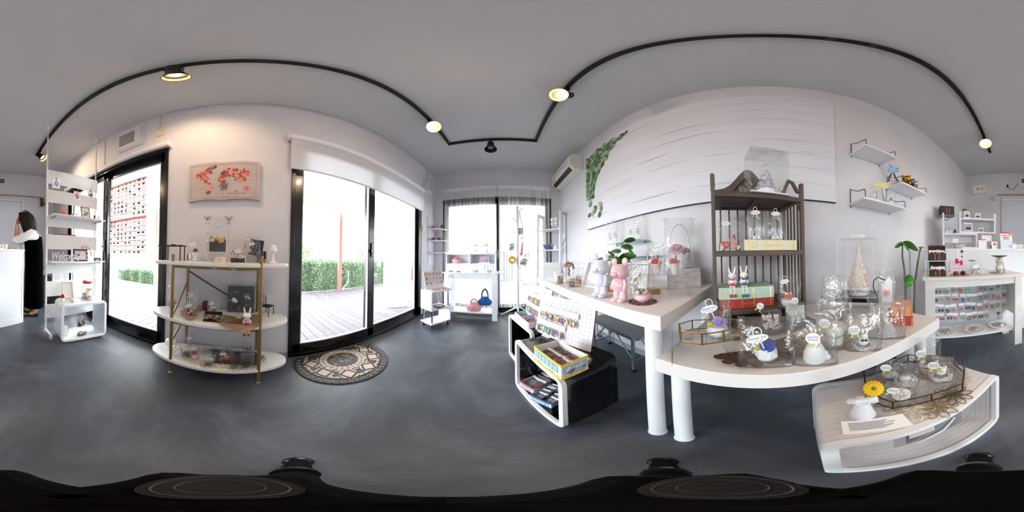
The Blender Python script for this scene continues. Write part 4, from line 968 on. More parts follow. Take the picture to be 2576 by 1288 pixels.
def glass_box(name, label, loc, poly, H_, group=None, metal=BRASS, divs=()):
    """open glass display tray with metal edges; poly in local xy"""
    t = thing(name, label, 'display tray', loc, 0, group); n = len(poly)
    part('glass_floor', B().prism(poly, .0008, .0025), THING, t)
    for i in range(n):
        a, c = poly[i], poly[(i+1) % n]; part('glass_pane', B().quad((a[0], a[1], .003), (c[0], c[1], .003), (c[0], c[1], H_-.003), (a[0], a[1], H_-.003)), THING, t)
        for z in (.0022, H_-.002): part('metal_edge', B().cyl((a[0], a[1], z), (c[0], c[1], z), .0021, n=6), metal, t)
        part('metal_post', B().cyl((a[0], a[1], 0), (a[0], a[1], H_), .0024, n=6), metal, t)
        if i in divs:
            m_ = ((a[0]+c[0])/2, (a[1]+c[1])/2); part('metal_post', B().cyl(m_+(0,), m_+(H_,), .0022, n=6), metal, t)
    return t
def doily(name, label, loc, rx, ry, cols, rz=0, n=9, R_s=.05, kind_=None):
    t = thing(name, label, 'doily', loc, rz); bs = [B() for _ in cols]
    for k in range(n):
        a = 2*PI*k/n; cx, cy = (rx-R_s)*math.cos(a), (ry-R_s)*math.sin(a); b = bs[k % len(cols)]
        for L, (q, m_) in enumerate(((1, 10), (.55, 8))):
            for j in range(m_):
                c = 2*PI*j/m_; px, py = cx+R_s*q*.55*math.cos(c), cy+R_s*q*.55*math.sin(c)
                b.tube([(px+R_s*q*(.45*math.cos(c)*math.cos(e)-.2*math.sin(c)*math.sin(e)), py+R_s*q*(.45*math.sin(c)*math.cos(e)+.2*math.cos(c)*math.sin(e)), .0015) for e in [2*PI*i/8 for i in range(9)]], .0017, 3)
    for q in (.35, .5, .62): bs[0].torus((0, 0, .0015), 1, .0012, 40, 3, sx=rx*q, sy=ry*q)
    for b, c in zip(bs, cols): part('lace', b, mat(c, .7), t, kind='stuff')
    return t
def feather_plate(name, label, loc, rz, L_, W_, col, n=9, group=None):
    """fan of metal petals"""
    t = thing(name, label, 'plate', loc, rz, group); m1 = mat(col, .35, .6); m2 = mat('5e4c34', .4, .5)
    for k in range(n):
        a = PI*(k+.5)/n; ca, sa = math.cos(a), math.sin(a); P = [(.12, 0), (.4, .10), (.75, .155), (.95, .10), (1, 0), (.95, -.10), (.75, -.155), (.4, -.10)]
        V = [((u*ca-v*sa)*L_, (u*sa+v*ca)*W_, .002+.012*u*u+.0004*k) for u, v in P]
        pt_ = part('petal', B().add(V, [(0, 1, 2, 3, 4, 5, 6, 7)]), m1, t, solid=.001)
        q = B()
        for j in range(7):
            f = .35+j*.08; q.tube([((f*ca-.11*sa)*L_, (f*sa+.11*ca)*W_, .0032+.012*f*f+.0004*k), ((f*ca+.11*sa)*L_, (f*sa-.11*ca)*W_, .0032+.012*f*f+.0004*k)], .0006, 3)
        part('petal_vein', q, m2, pt_, kind='stuff')
    return t
# ================= lower table goods =================
T1 = .60
t = thing('acrylic_riser', 'clear acrylic riser under the brass edged glass tray', 'riser', (.386, .188, T1), -1.05)
RS = t
part('top_plate', B().box(-.045, .12, -.015, .085, .073, .076), ACRYL, t); part('leg_plate', B().box(-.045, -.042, -.015, .085, 0, .073), ACRYL, t); part('leg_plate', B().box(.117, .12, -.015, .085, 0, .073), ACRYL, t)
glass_box('glass_tray', 'brass edged glass tray raised on a riser holding the lilac rose pot', (0, 0, .677), [(.386, .210), (.386, .149), (.419, .10), (.454, .062), (.51, .055), (.515, .13), (.475, .215), (.430, .238)], .038, metal=mat('b08a4a', .3, .9))
def bagged(name, label, P, cat='wrapped gift', d=.6, seed=1, full=.62, group=None):
    loc, h, w, rz = P6(P); t = thing(name, label, cat, loc, rz, group); bag(t, w, w*d, h, seed, full); return t, h, w
# lilac rose
t, h, w = bagged('wrapped_rose_pot', 'lilac rose with cinnamon sticks in a white faceted pot, bagged, in the glass tray', (.452, .125, .681, .115, .075, math.atan2(-.44, .12)), seed=4)
geo_pot(t, .034, .034); rose(t, .004, -.008, .046, .021, 'a99bd8'); part('yellow_fruit', B().sph((-.020, -.008, .040), (.010, .009, .011), 10, 6), mat('c9b93c', .6), t, smooth=True)
for x in (-.008, .010): part('cinnamon_stick', B().cyl((x, .008, .038), (x*1.3, .010, .075), .0045, n=8), mat('a8553a', .7), t)
oval_tag(t, -.022, -.028, .098, .3, 1.05)
# blue rose
t, h, w = bagged('wrapped_rose_pot', 'cobalt blue rose in a white faceted pot, bagged, at the front of the lower table', (0.437, -0.011, 0.600, 0.156, 0.149, -1.596), seed=7)
geo_pot(t, .033, .05, z=.0015); rose(t, .004, -.012, .064, .021, '2b4bb0'); part('yellow_fruit', B().sph((-.024, -.012, .056), (.010, .009, .010), 10, 6), mat('b8a83c', .6), t, smooth=True)
part('base_card', B().box(-.05, .05, -.035, .035, .0003, .0013), mat('a8a09c', .6), t); part('price_sticker', B().box(.045, .062, -.036, -.028, .0004, .0016), PAPER, t)
oval_tag(t, -.022, -.034, .100, .3, 1.25)
# aroma stones
t, h, w = bagged('wrapped_aroma_stone', 'white angel figure aroma stone, bagged, nearest the front edge of the lower table', (0.410, -0.137, 0.600, 0.166, 0.122, -1.893), seed=9)
part('figure', B().lathe([(.028, 0), (.033, .01), (.030, .035), (.022, .056), (.014, .066)], 14).sph((0, -.004, .070), (.017, .016, .016), 12, 8).sph((.0, -.02, .03), (.013, .01, .018), 10, 6), PORC, t, smooth=True)
part('stone_base', B().sph((.028, .0, .012), (.016, .014, .012), 10, 6).sph((.026, .0, .028), (.010, .010, .009), 8, 5), PORC, t, smooth=True); part('gold_speck', B().sph((0, -.006, .077), (.005, .004, .003), 8, 4), GOLD, t)
round_tag(t, -.004, -.030, .098, 0, 1.1)
t, h, w = bagged('wrapped_macaron_box', 'ivory round box tied with teal twine, bagged, on the gold leaf plate', (0.470, -0.226, 0.600, 0.188, 0.117, -2.019), seed=11)
part('box', B().lathe([(.026, 0), (.032, .055), (.033, .058)], 20, (0, 0, .004)), mat('ece9dc', .7), t, smooth=True); part('lid', B().lathe([(.036, .058), (.037, .075), (.03, .082), (.0, .084)], 20, (0, 0, .004)), mat('e9e8dd', .7), t, smooth=True)
part('teal_twine', B().torus((0, 0, .052), .034, .0014, 24, 5).tube([(-.01, -.034, .05), (0, -.037, .045), (.015, -.034, .05)], .0013, 5), mat('6fa7a4', .7), t)
round_tag(t, -.030, -.034, .105, 0, 1.05)
t, h, w = bagged('wrapped_rabbit_soap', 'white rabbit ornament with black bow tie on a paper nest, bagged', (0.411, -0.296, 0.600, 0.150, 0.115, -2.195), seed=12)
nest(t, .036, .014); part('rabbit_body', B().sph((0, 0, .026), (.018, .016, .018), 12, 8).sph((.004, -.006, .048), (.012, .012, .012), 12, 8), PORC, t, smooth=True)
for x in (-.002, .012): part('ear', B().sph((x, 0, .065), (.004, .003, .013), 8, 6), PORC, t, smooth=True)
part('bow_tie', B().sph((-.002, -.018, .037), (.006, .003, .004), 8, 4).sph((.009, -.018, .037), (.006, .003, .004), 8, 4), BLACKM, t); round_tag(t, -.026, -.026, .082, .1, 1.05)
t, h, w = bagged('wrapped_white_dome', 'white lace covered dome stone on a paper nest, bagged, right of the rabbit ornament', (0.429, -0.414, 0.600, 0.165, 0.139, -2.338), seed=13)
nest(t, .038, .012, seed=8); part('dome', B().lathe([(.034, 0), (.035, .015), (.028, .036), (.015, .047), (0.001, .05)], 20, (0, 0, .004)), mat('f4f5fa', .7, bump=(500, 1)), t, smooth=True); round_tag(t, -.036, -.030, .086, .2, .95)
t, h, w = bagged('wrapped_bath_salts', 'pale pink crystal salts in a flat clear packet on the wooden shelf step', (.60, -.035, .632, .085, .075, math.atan2(-.60, -.03)), seed=14, d=.35, full=.8)
rd = random.Random(4); b = B()
for k in range(40): b.sph((rd.uniform(-.028, .028), rd.uniform(-.008, .008), .006+rd.random()*.055), rd.uniform(.005, .009), 5, 4)
part('salts', b, mat('f0dcda', .5, sub=.1), t, kind='stuff'); round_tag(t, -.038, -.012, .105, -.5, .8)
t, h, w = bagged('wrapped_baby_shoes', 'white baby shoes with blossoms on the lowest shelf step, bagged', (.66, -.14, .632, .09, .085, math.atan2(-.66, -.14)), seed=15)
shoes(t, .05); part('backing_card', B().box(-.04, .04, .026, .027, 0, .07), mat('d9e0dd', .7), t)
t, h, w = bagged('wrapped_soap_rose', 'coral rose on a white oval dish, bagged, on the end of the book shelf tier', (.71, -.125, .697, .14, .10, math.atan2(-.71, -.11)), seed=16)
part('white_dish', B().lathe([(.03, 0), (.038, .012), (.039, .03), (.034, .031)], 20, sy=.7), PORC, t, smooth=True); rose(t, -.004, -.01, .046, .019, 'd98a80'); round_tag(t, .022, -.032, .028, .1, .95); oval_tag(t, -.02, -.028, .115, .15, .9)
t, h, w = bagged('wrapped_ribbon_bag', 'clear bag with white curled ribbon behind the ivory box', (0.707, -0.343, 0.600, 0.227, 0.125, -2.022), seed=17)
part('tulle_flower', B().sph((0, 0, .03), (.022, .018, .02), 10, 6).sph((.012, -.006, .05), (.014, .012, .012), 10, 6), mat('f0e3e2', .7), t, smooth=True); round_tag(t, -.006, -.02, .085, -.2, .85)
# feather plates
feather_plate('feather_plate', 'dark bronze feather fan plate under the blue rose bag', (.50, .03, T1+.0008), 2.1, .13, .12, '6f5a48')
feather_plate('feather_plate', 'brown leaf fan plate between the blue rose and the angel stone', (.49, -.075, T1+.0008), 2.9, .085, .085, '8a6c4c', 7)
feather_plate('feather_plate', 'gold leaf fan plate under the ivory box', (.505, -.22, T1+.0008), 2.9, .085, .085, 'a8824e', 7)
# wedding tower
t = thing('acrylic_riser', 'clear acrylic riser under the black base of the wedding tower', 'riser', (.755, -.52, T1), -2.186)
part('top_plate', B().box(-.07, .07, -.07, .07, .068, .071), ACRYL, t)
for x in (-.06, .057): part('leg_plate', B().box(x, x+.003, -.06, .06, 0, .068), ACRYL, t)
t = thing('wedding_macaron_tower', 'pink macaron tower in a tall clear case lettered Happy Wedding', 'cake display', (.755, -.52, .672), -2.35)
part('black_base', B().box(-.11, .11, -.10, .10, 0, .022), mat('0c0c12', .08, coat=.8), t, bevel=.002)
macaron_tower(t, .06, .27, 'f4dcd6', 2, z=.023)
for q in (((-.098, -.088), (.098, -.088)), ((.098, -.088), (.098, .088)), ((.098, .088), (-.098, .088)), ((-.098, .088), (-.098, -.088))):
    part('case_pane', B().quad((q[0][0], q[0][1], .0225), (q[1][0], q[1][1], .0225), (q[1][0], q[1][1], .335), (q[0][0], q[0][1], .335)), ACRYL, t)
part('case_top', B().box(-.098, .098, -.088, .088, .335, .338), ACRYL, t)
part('case_edge', B().cyl((-.098, -.088, .335), (.098, -.088, .335), .001, n=5).cyl((-.098, -.088, .0225), (-.098, -.088, .335), .001, n=5).cyl((.098, -.088, .0225), (.098, -.088, .335), .001, n=5).cyl((.098, -.088, .335), (.098, .088, .335), .001, n=5), mat('e8eff0', .1), t, kind='stuff')
text('Happy Wedding', .026, mat('8a6a3a', .3, .8), t, (.01, -.0895, .058), (PI/2, 0, 0), shear=.35)
card('caption_card', 'small white caption strip standing on top of the wedding case', 'sign', (.755, -.52, 1.0105), -2.186, .075, .022, 2)
# macaron case on top of the brown shelf
FS = math.atan2(-.405, .123)
t = thing('macaron_tower_case', 'lilac macaron tower in a clear case on top of the brown shelf', 'cake display', (.76, -.035, 1.2055), FS)
part('base', B().box(-.09, .09, -.07, .07, 0, .006), mat('e8e8ec', .2), t); macaron_tower(t, .045, .19, 'c3bede', 5, z=.007)
for q in (((-.088, -.068), (.088, -.068)), ((.088, -.068), (.088, .068)), ((.088, .068), (-.088, .068)), ((-.088, .068), (-.088, -.068))):
    part('case_pane', B().quad((q[0][0], q[0][1], .0065), (q[1][0], q[1][1], .0065), (q[1][0], q[1][1], .255), (q[0][0], q[0][1], .255)), ACRYL, t)
part('case_top', B().box(-.088, .088, -.068, .068, .255, .257), ACRYL, t); text('Happy', .022, mat('8a6a3a', .3, .8), t, (-.05, -.070, .06), (PI/2, 0, 0), shear=.35)
card('caption_card', 'white caption card lying on the left of the brown shelf top', 'sign', (.668, .145, 1.207), FS, .09, .04, 4, 1.0)
card('gold_card', 'small shiny gold edged card on the right of the brown shelf top', 'card', (.76, -.16, 1.207), FS, .06, .03, 1, 1.2, 'e9dfbf')
# scooter in a bag, cream book, bagged booties
t = thing('toy_scooter', 'coral toy scooter in a clear bag on the middle shelf tier', 'toy', (.685, .128, .9475), FS); scooter(t, .085, 'd8644a'); bag(t, .09, .045, .135, 21, .5); oval_tag(t, -.015, -.012, .118, 0, .8)
book('book', 'cream gilt book lying on the middle tier of the brown shelf', (.675, .064, .9475), FS, .245, .12, .046, 'e8e2c6', spine='Classic Tales', gold='c9a860')
for i, (x, y, lb, c) in enumerate(((.708, .012, 'bagged white baby booties on the left of the cream book', 'd9c8d4'), (.732, -.075, 'bagged white baby booties on the right of the cream book', 'c6d0cc'))):
    t, h, w = bagged('wrapped_booties', lb, (x, y, .9945, .135, .085, FS), seed=30+i); shoes(t, .036, flow=c); oval_tag(t, -.012, -.028, .115, .1, .9); part('lime_bow', B().tube([(-.012, -.026, .1), (0, -.026, .088), (.012, -.026, .085)], .0018, 5), LIME, t)
book('book', 'pale green gilt book on top of the red book', (.640, .170, .7455), FS-.06, .232, .12, .05, 'b4cbb8', spine='* * O C C O S N * *', gold='e9e2b0')
book('book', 'red gilt book at the bottom of the pile on the brown shelf', (.655, .168, .6975), FS+.0, .235, .11, .046, 'b23a34', spine='The First', gold='c98a3a')
t = thing('rabbit_doll', 'white rabbit doll in red sitting on the green book', 'figurine', (.668, .118, .7965), FS); rabbit(t, .085, shirt='c04a5c', bow='c04a5c', shoe='c43058')
t = thing('rabbit_doll', 'white rabbit doll in teal bow tie sitting on the green book', 'figurine', (.680, .070, .7965), FS); rabbit(t, .088, shirt='3a6f86', bow='1f4a66', shoe='2f8a96')
# right end: books and bagged gifts, hook
book('book', 'red book lying at the right end of the lower table', (.475, -.478, T1+.0005), -2.3, .10, .13, .044, 'b43a30')
book('book', 'peach book lying on the red book at the table end', (.478, -.492, T1+.0455), -2.42, .09, .12, .043, 'e8a080')
t, h, w = bagged('wrapped_carnation_card', 'pink paper carnation card in a bag on the peach book', (.52, -.51, .689, .16, .075, -2.35), seed=18)
part('backing_card', B().box(-.024, .024, .004, .005, .01, .115), PAPER, t); rd = random.Random(3); b = B()
for k in range(40):
    a = rd.uniform(0, 6.28); rr = rd.uniform(.2, 1)*.022; b.tube([(0, -.004, .06), (rr*.6*math.cos(a), -.010, .06+rr*.6*math.sin(a)), (rr*math.cos(a+.3), -.006, .06+rr*math.sin(a+.3))], .0016, 4)
part('paper_carnation', b, mat('f0b8b0', .7), t, kind='stuff'); round_tag(t, -.026, -.016, .125, 0, .75)
t = thing('cord_loop', 'black loop of cord handle curling beside the carnation card', 'cord', (.515, -.455, .69), -2.35); part('cord', B().tube([(.03, 0, .12), (.0, 0, .135), (-.02, 0, .12), (-.022, 0, .09), (-.012, 0, .06), (-.002, 0, .04), (-.004, 0, .02), (-.02, 0, .005)], .0022, 6), BLACKM, t, smooth=True)
# potted plant behind table end
t = thing('tall_houseplant', 'tall two stemmed green leafed plant behind the end of the lower table', 'plant', (.745, -.955, 0))
part('outer_pot', B().lathe([(.09, 0), (.10, .02), (.11, .26), (.105, .265), (.10, .24)], 28), mat('e3e8ee', .4), t, smooth=True)
part('nursery_pot', B().lathe([(.085, .03), (.094, .30), (.098, .305), (.09, .29)], 24), mat('17171b', .5), t, smooth=True); part('soil', B().cyl((0, 0, .27), (0, 0, .285), .088, n=20), mat('3a2e28', .9), t); part('plant_label', B().box(-.1, -.098, -.04, .03, .2, .29), mat('c6dbe2', .4), t)
BARK = mat('7f7a62', .8, noise=('5d5a48', 20), bump=(60, .6))
s1 = [(.02, .02, .28), (.02, .02, .45), (.012, .015, .62), (.02, .02, .80), (.03, .03, .90), (.028, .03, 1.0)]
s2 = [(-.03, -.02, .28), (-.035, -.025, .5), (-.04, -.03, .7), (-.055, -.045, .85), (-.075, -.06, .97)]
part('stem', B().tube(s1, .013, 10, r1=.005), BARK, t, smooth=True); part('stem', B().tube(s2, .013, 10, r1=.006), BARK, t, smooth=True)
def biglearf(t, p, d, L_, w_, droop, col='4f9a34', roll=0):
    p = Vector(p); d = Vector(d).normalized(); sd = (d.cross(Vector((0, 0, 1))).normalized()+Vector((0, 0, roll))).normalized(); V = []
    for i in range(7):
        f = i/6; c = p+d*L_*f+Vector((0, 0, .25*L_*f-droop*L_*f*f)); ww = w_*math.sin(PI*min(1, .08+f*.92))**.7*(1 if f < .98 else .1)
        V += [c-sd*ww+Vector((0, 0, -.25*ww)), c, c+sd*ww+Vector((0, 0, -.25*ww))]
    return part('leaf', B().add(V, [(i*3+j, i*3+j+1, i*3+j+4, i*3+j+3) for i in range(6) for j in range(2)]), mat(col, .4, noise=('3f7f2c', 14)), t, smooth=True, solid=.0008)
biglearf(t, s1[-1], (.7, .7, 0), .06, .045, .8, roll=.5); biglearf(t, s1[-1], (-.75, -.6, 0), .12, .05, .75, '5aa63a', .6); biglearf(t, s1[-1], (-.9, .4, 0), .08, .035, 1.0, roll=.8); biglearf(t, s2[-1], (-.4, .6, 0), .06, .02, .5); biglearf(t, s2[-1], (.3, -.8, 0), .07, .018, .3)
biglearf(t, (-.03, -.02, .74), (.3, .8, 0), .08, .045, .9, '3f8a34', 1.2)
# ================= low white cube: doilies, tray, flower =================
W1_ = .4205
doily('crochet_doily', 'large flower crochet doily in brown and cream under the octagonal tray', (.265, -.425, W1_), .21, .15, ('e6e0d2', '9a8a72', '6e5f4c'), 1.9, 11, .055)
WT_ = [(.248, -.254), (.322, -.238), (.425, -.29), (.405, -.50), (.30, -.545), (.246, -.560), (.185, -.50), (.165, -.43), (.185, -.34)]
WT_ = [(.248, -.254), (.322, -.238), (.43, -.31), (.397, -.50), (.246, -.585), (.172, -.52), (.145, -.42)]
glass_box('glass_tray', 'octagonal dark edged glass tray on the low white cube', (0, 0, W1_+.004), WT_, .042, metal=mat('5a4632', .35, .9), divs=(6,))
W2_ = W1_+.0075
t, h, w = bagged('wrapped_aroma_rose', 'white rose aroma stone with gold speck, bagged, at the near corner of the tray', (.262, -.30, W2_, .10, .072, math.atan2(-.262, -.30)), seed=41)
rose(t, 0, 0, .03, .024, 'f4f3f6', .5); part('rose_base', B().lathe([(.012, 0), (.018, .012), (.014, .024)], 14), PORC, t, smooth=True); part('gold_speck', B().sph((0, -.008, .055), (.006, .004, .003), 8, 4), GOLD, t); round_tag(t, -.018, -.026, .078, -.3, .95)
t, h, w = bagged('wrapped_paper_nest', 'white shredded paper nest, bagged, in the middle of the octagonal tray', (.315, -.38, W2_, .10, .082, math.atan2(-.315, -.38)), seed=42)
nest(t, .036, .03, 34, seed=5); part('pale_stone', B().sph((0, 0, .018), (.02, .017, .014), 12, 6), PORC, t, smooth=True)
t, h, w = bagged('wrapped_white_stone', 'clear bag with round tag standing at the back of the tray', (.365, -.365, W2_, .105, .085, math.atan2(-.375, -.365)), seed=43)
part('pale_stone', B().sph((0, 0, .022), (.026, .02, .02), 12, 6), mat('eef0f4', .6, bump=(300, 1)), t, smooth=True); round_tag(t, -.012, -.03, .085, .1, 1.05)
t, h, w = bagged('wrapped_bear_nest', 'white bear ornament lying on a paper nest, bagged, at the right of the tray', (.235, -.465, W2_, .11, .088, math.atan2(-.235, -.465)), seed=44)
nest(t, .038, .02, 34, seed=6); part('bear_body', B().sph((0, 0, .03), (.018, .016, .015), 12, 8).sph((.006, -.008, .05), (.013, .012, .012), 12, 8), PORC, t, smooth=True)
for x in (-.003, .016): part('ear', B().sph((x, -.006, .062), (.005, .004, .005), 8, 5), PORC, t, smooth=True)
part('gold_speck', B().sph((.0, -.02, .056), (.006, .003, .003), 8, 4), GOLD, t); round_tag(t, -.022, -.03, .09, .1, 1.1)
t, h, w = bagged('wrapped_plum_flower', 'plum flower on white net in a rope ring, bagged, tray far end', (.295, -.49, W2_, .165, .088, math.atan2(-.295, -.49)), seed=45)
for k in range(6): part('wooden_ring', B().torus((0, 0, .006+k*.0045), .034, .0026, 28, 6), mat('c9a893', .7), t, smooth=True) if k % 3 == 0 else part('rope_coil', B().torus((0, 0, .006+k*.0045), .035, .0024, 28, 5), mat('d8bfae', .8), t, smooth=True)
nest(t, .034, .022, 30, z=.03, seed=9); rose(t, .006, -.004, .058, .018, '7a4f86', .6); part('white_shell', B().sph((-.018, -.006, .052), (.012, .010, .007), 10, 6), PORC, t, smooth=True); round_tag(t, -.026, -.03, .11, .1, 1.1)
t = thing('flower_vase', 'white hand shaped vase holding a yellow gerbera on the low white cube', 'vase', (.272, -.188, W1_), math.atan2(-.27, -.188))
part('vase_body', B().lathe([(.028, 0), (.03, .006), (.024, .03), (.018, .055), (.02, .075)], 20), mat('e8eaf0', .5, bump=(200, .3)), t, smooth=True)
for k in range(4): part('finger', B().tube([(-.022+k*.006, .006-k*.004, .07), (-.024+k*.008, -.014-k*.002, .085+k*.004), (-.008+k*.01, -.026, .100+k*.003), (.012+k*.006, -.022, .106+k*.002)], .0078, 8, r1=.0055), mat('f0f2f7', .45), t, smooth=True)
part('thumb', B().tube([(.014, 0, .07), (.028, -.012, .085), (.024, -.022, .1)], .0078, 8, r1=.0055), mat('f0f2f7', .45), t, smooth=True)
part('flower_stem', B().tube([(.004, -.01, .09), (.014, -.01, .12), (.022, -.014, .138)], .0022, 6), mat('7c9a3a', .5), t)
daisy(t, .024, -.018, .142, .0225, 'f4c81e', .78, 16, rz=.2); t.scale = (1.0, 1.0, 1.15)
part('acrylic_foot', B().box(-.05, .05, -.036, -.033, .0, .004), ACRYL, t)
t = card('caption_card', 'wide white text card lying at the front of the low white cube', 'sign', (.198, -.172, W1_), math.atan2(-.118, -.053), .125, .048, 7, 1.35, seed=7)
t = thing('acrylic_card_stand', 'clear bent acrylic sheet with grey photo inside the low white cube', 'card stand', (.225, -.25, .30), math.atan2(-.494, -.142))
part('hanging_sheet', B().box(-.09, .09, 0, .0015, .0, .095), ACRYL, t); part('photo', B().box(-.065, .07, .002, .003, .01, .085), mat('8f949c', .6), t); part('pink_flower_print', B().box(-.06, .0, -.0006, 0, .055, .085), mat('d8c3c6', .6), t)
part('white_bow', B().tube([(-.05, -.003, .0), (-.01, -.004, .02), (.02, -.006, .035), (.06, -.003, .08)], .003, 6), mat('f2f2f6', .4), t)
# tape the sheet to the cube's rim: top edge reaches the underside
t.location = (.148, -.262, .298)
# ================= back display table goods =================
T2 = .75
def bear(label, x, y, col, rz, s):
    t = thing('bear_figure', label, 'figurine', (x, y, T2), rz, 'standing bear figures'); M = TR(s=s); m = mat(col, .14, coat=1, noise=(('f7e6ee' if col.startswith('e') else 'e3e6f6'), 7)); t.scale = (1, 1, 1)
    part('torso', B(M).lathe([(.19, .28), (.235, .36), (.235, .46), (.19, .56), (.14, .61), (.13, .63)], 24, sy=.85), m, t, smooth=True)
    t.scale = (.86, .92, 1)
    part('head', B(M).lathe([(.14, .61), (.24, .645), (.285, .72), (.27, .80), (.235, .88), (.215, .94), (.19, .965), (.0, .975)], 28, sy=.95), m, t, smooth=True)
    part('muzzle', B(M).sph((0, -.24, .72), (.12, .08, .075), 16, 8), m, t, smooth=True)
    for q in (-1, 1):
        part('ear', B(M).sph((q*.20, 0, 1.03), (.105, .05, .105), 16, 8), m, t, smooth=True); part('inner_ear', B(M).sph((q*.20, -.035, 1.03), (.07, .025, .07), 14, 6), m, t, smooth=True)
        part('arm', B(M).tube([(q*.17, 0, .56), (q*.235, -.03, .46), (q*.24, -.07, .36), (q*.215, -.10, .31)], .062, 12), m, t, smooth=True)
        part('leg', B(M).lathe([(.115, .04), (.12, .12), (.105, .3), (.09, .33)], 16, (q*.115, 0, 0)), m, t, smooth=True)
        part('foot', B(M).sph((q*.12, -.07, .055), (.115, .17, .06), 16, 8), m, t, smooth=True)
    part('speckles', (lambda b, r: [b.sph((.27*math.cos(a)*.9, .27*math.sin(a)*.9, z), .008, 5, 3) for a, z in [(r.uniform(0, 6.28), r.uniform(.7, .85)) for _ in range(14)]] and b)(B(M), random.Random(3)), mat('fbfbff', .1), t, kind='stuff')
    return t
bear('pearl white standing bear figure on the display table', .418, .622, 'd9dbea', math.atan2(-.40, .606)-.7, .176)
bear('pearl pink standing bear figure beside the pearl white one', .428, .500, 'e79ea6', math.atan2(-.412, .509)-.7, .158)
t = thing('storage_bin', 'pale white open storage bin at the far end of the display table', 'bin', (.40, 1.32, T2), math.atan2(-.38, 1.31))
part('bin_body', B().rings([[(x*q, y*q, z) for x, y in ((-.07, -.05), (.07, -.05), (.07, .05), (-.07, .05))] for q, z in ((.82, 0), (1, .11))], True, False), mat('e9edf2', .4), t, solid=.003); part('raised_back', B().box(-.068, .068, .047, .05, .108, .15), mat('e9edf2', .4), t)
def potbag(label, P, seed, pot='8d6a60', extra=0):
    t, h, w = bagged('wrapped_succulent', label, P, 'wrapped plant', seed=seed); rd = random.Random(seed)
    part('clay_pot', B().lathe([(.016, 0), (.021, .018), (.022, .03), (.019, .032)], 16, (0, 0, .001)), mat(pot, .7), t, smooth=True)
    bs = [B(), B(), B()]
    for k in range(16): bs[k % 3].sph((rd.uniform(-.016, .016), rd.uniform(-.014, .014), .036+rd.random()*.02), rd.uniform(.004, .007), 6, 4)
    for b, c, n_ in zip(bs, ('5f7050', 'c8503c' if extra else 'd8d4c0', 'efe8dc'), ('succulent', 'berries', 'blossoms')): part(n_, b, mat(c, .6), t, kind='stuff')
    part('paper_tag', B().box(-.012, .012, -.024, -.0235, .06, .075), PAPER, t)
potbag('bagged brown pot with red berry at the far end of the display table', (0.395, 1.110, 0.750, 0.151, 0.093, -0.342), 51, extra=1)
potbag('bagged brown pot with green and cream flowers, nearest the pegboards', (0.415, 0.948, 0.750, 0.161, 0.102, -0.413), 52)
potbag('bagged orange clay pot behind the brown pots', (.50, 1.03, T2, .115, .07, math.atan2(-.5, 1.03)), 53, 'b8764a')
potbag('tall bagged posy in an orange pot behind the leaning frames', (.56, 1.00, T2, .16, .09, math.atan2(-.56, 1.0)), 54, 'b8764a', 1)
t, h, w = bagged('wrapped_green_posy', 'yellow and green posy in a tall clear bag behind the orange pot', (.66, 1.06, T2, .22, .09, math.atan2(-.66, 1.06)), seed=55)
rd = random.Random(5); bs = [B(), B(), B()]
for k in range(40): bs[k % 3].sph((rd.uniform(-.035, .035), rd.uniform(-.02, .02), .09+rd.random()*.05), rd.uniform(.005, .010), 6, 4)
for b, c, n_ in zip(bs, ('6d7f3f', 'd0a83a', '5a6a38'), ('leaves', 'yellow_flowers', 'greens')): part(n_, b, mat(c, .6), t, kind='stuff')
part('vase', B().lathe([(.02, 0), (.025, .05), (.02, .08)], 14), PORC, t, smooth=True)
t = thing('bird_ornament', 'colourful bird ornament tied with a navy ribbon between the bagged pots', 'ornament', (.47, 1.13, T2), math.atan2(-.47, 1.13))
part('stand', B().cyl((0, 0, 0), (0, 0, .12), .003, n=6).cyl((0, 0, 0), (0, 0, .006), .02, n=14), mat('dddddd', .4), t); part('bird_body', B().sph((0, 0, .135), (.026, .018, .02), 12, 8), mat('8a2c3c', .3, coat=.5), t, smooth=True)
part('bird_breast', B().sph((.006, -.012, .128), (.016, .012, .014), 10, 6), mat('d88a2a', .4), t, smooth=True); part('wing', B().tube([(-.02, .0, .14), (-.03, -.005, .125), (-.036, 0, .11)], .008, 6).tube([(.02, 0, .15), (.035, 0, .13), (.038, 0, .10)], .008, 6), mat('5a6a7c', .4), t, smooth=True)
part('crest', B().cyl((0, 0, .15), (-.004, 0, .172), .004, .001, 6), mat('b83a2a', .5), t); part('navy_ribbon', B().tube([(0, -.018, .11), (.008, -.02, .09), (.002, -.02, .07), (.008, -.02, .05)], .006, 6), mat('2b3a6c', .5), t, smooth=True)
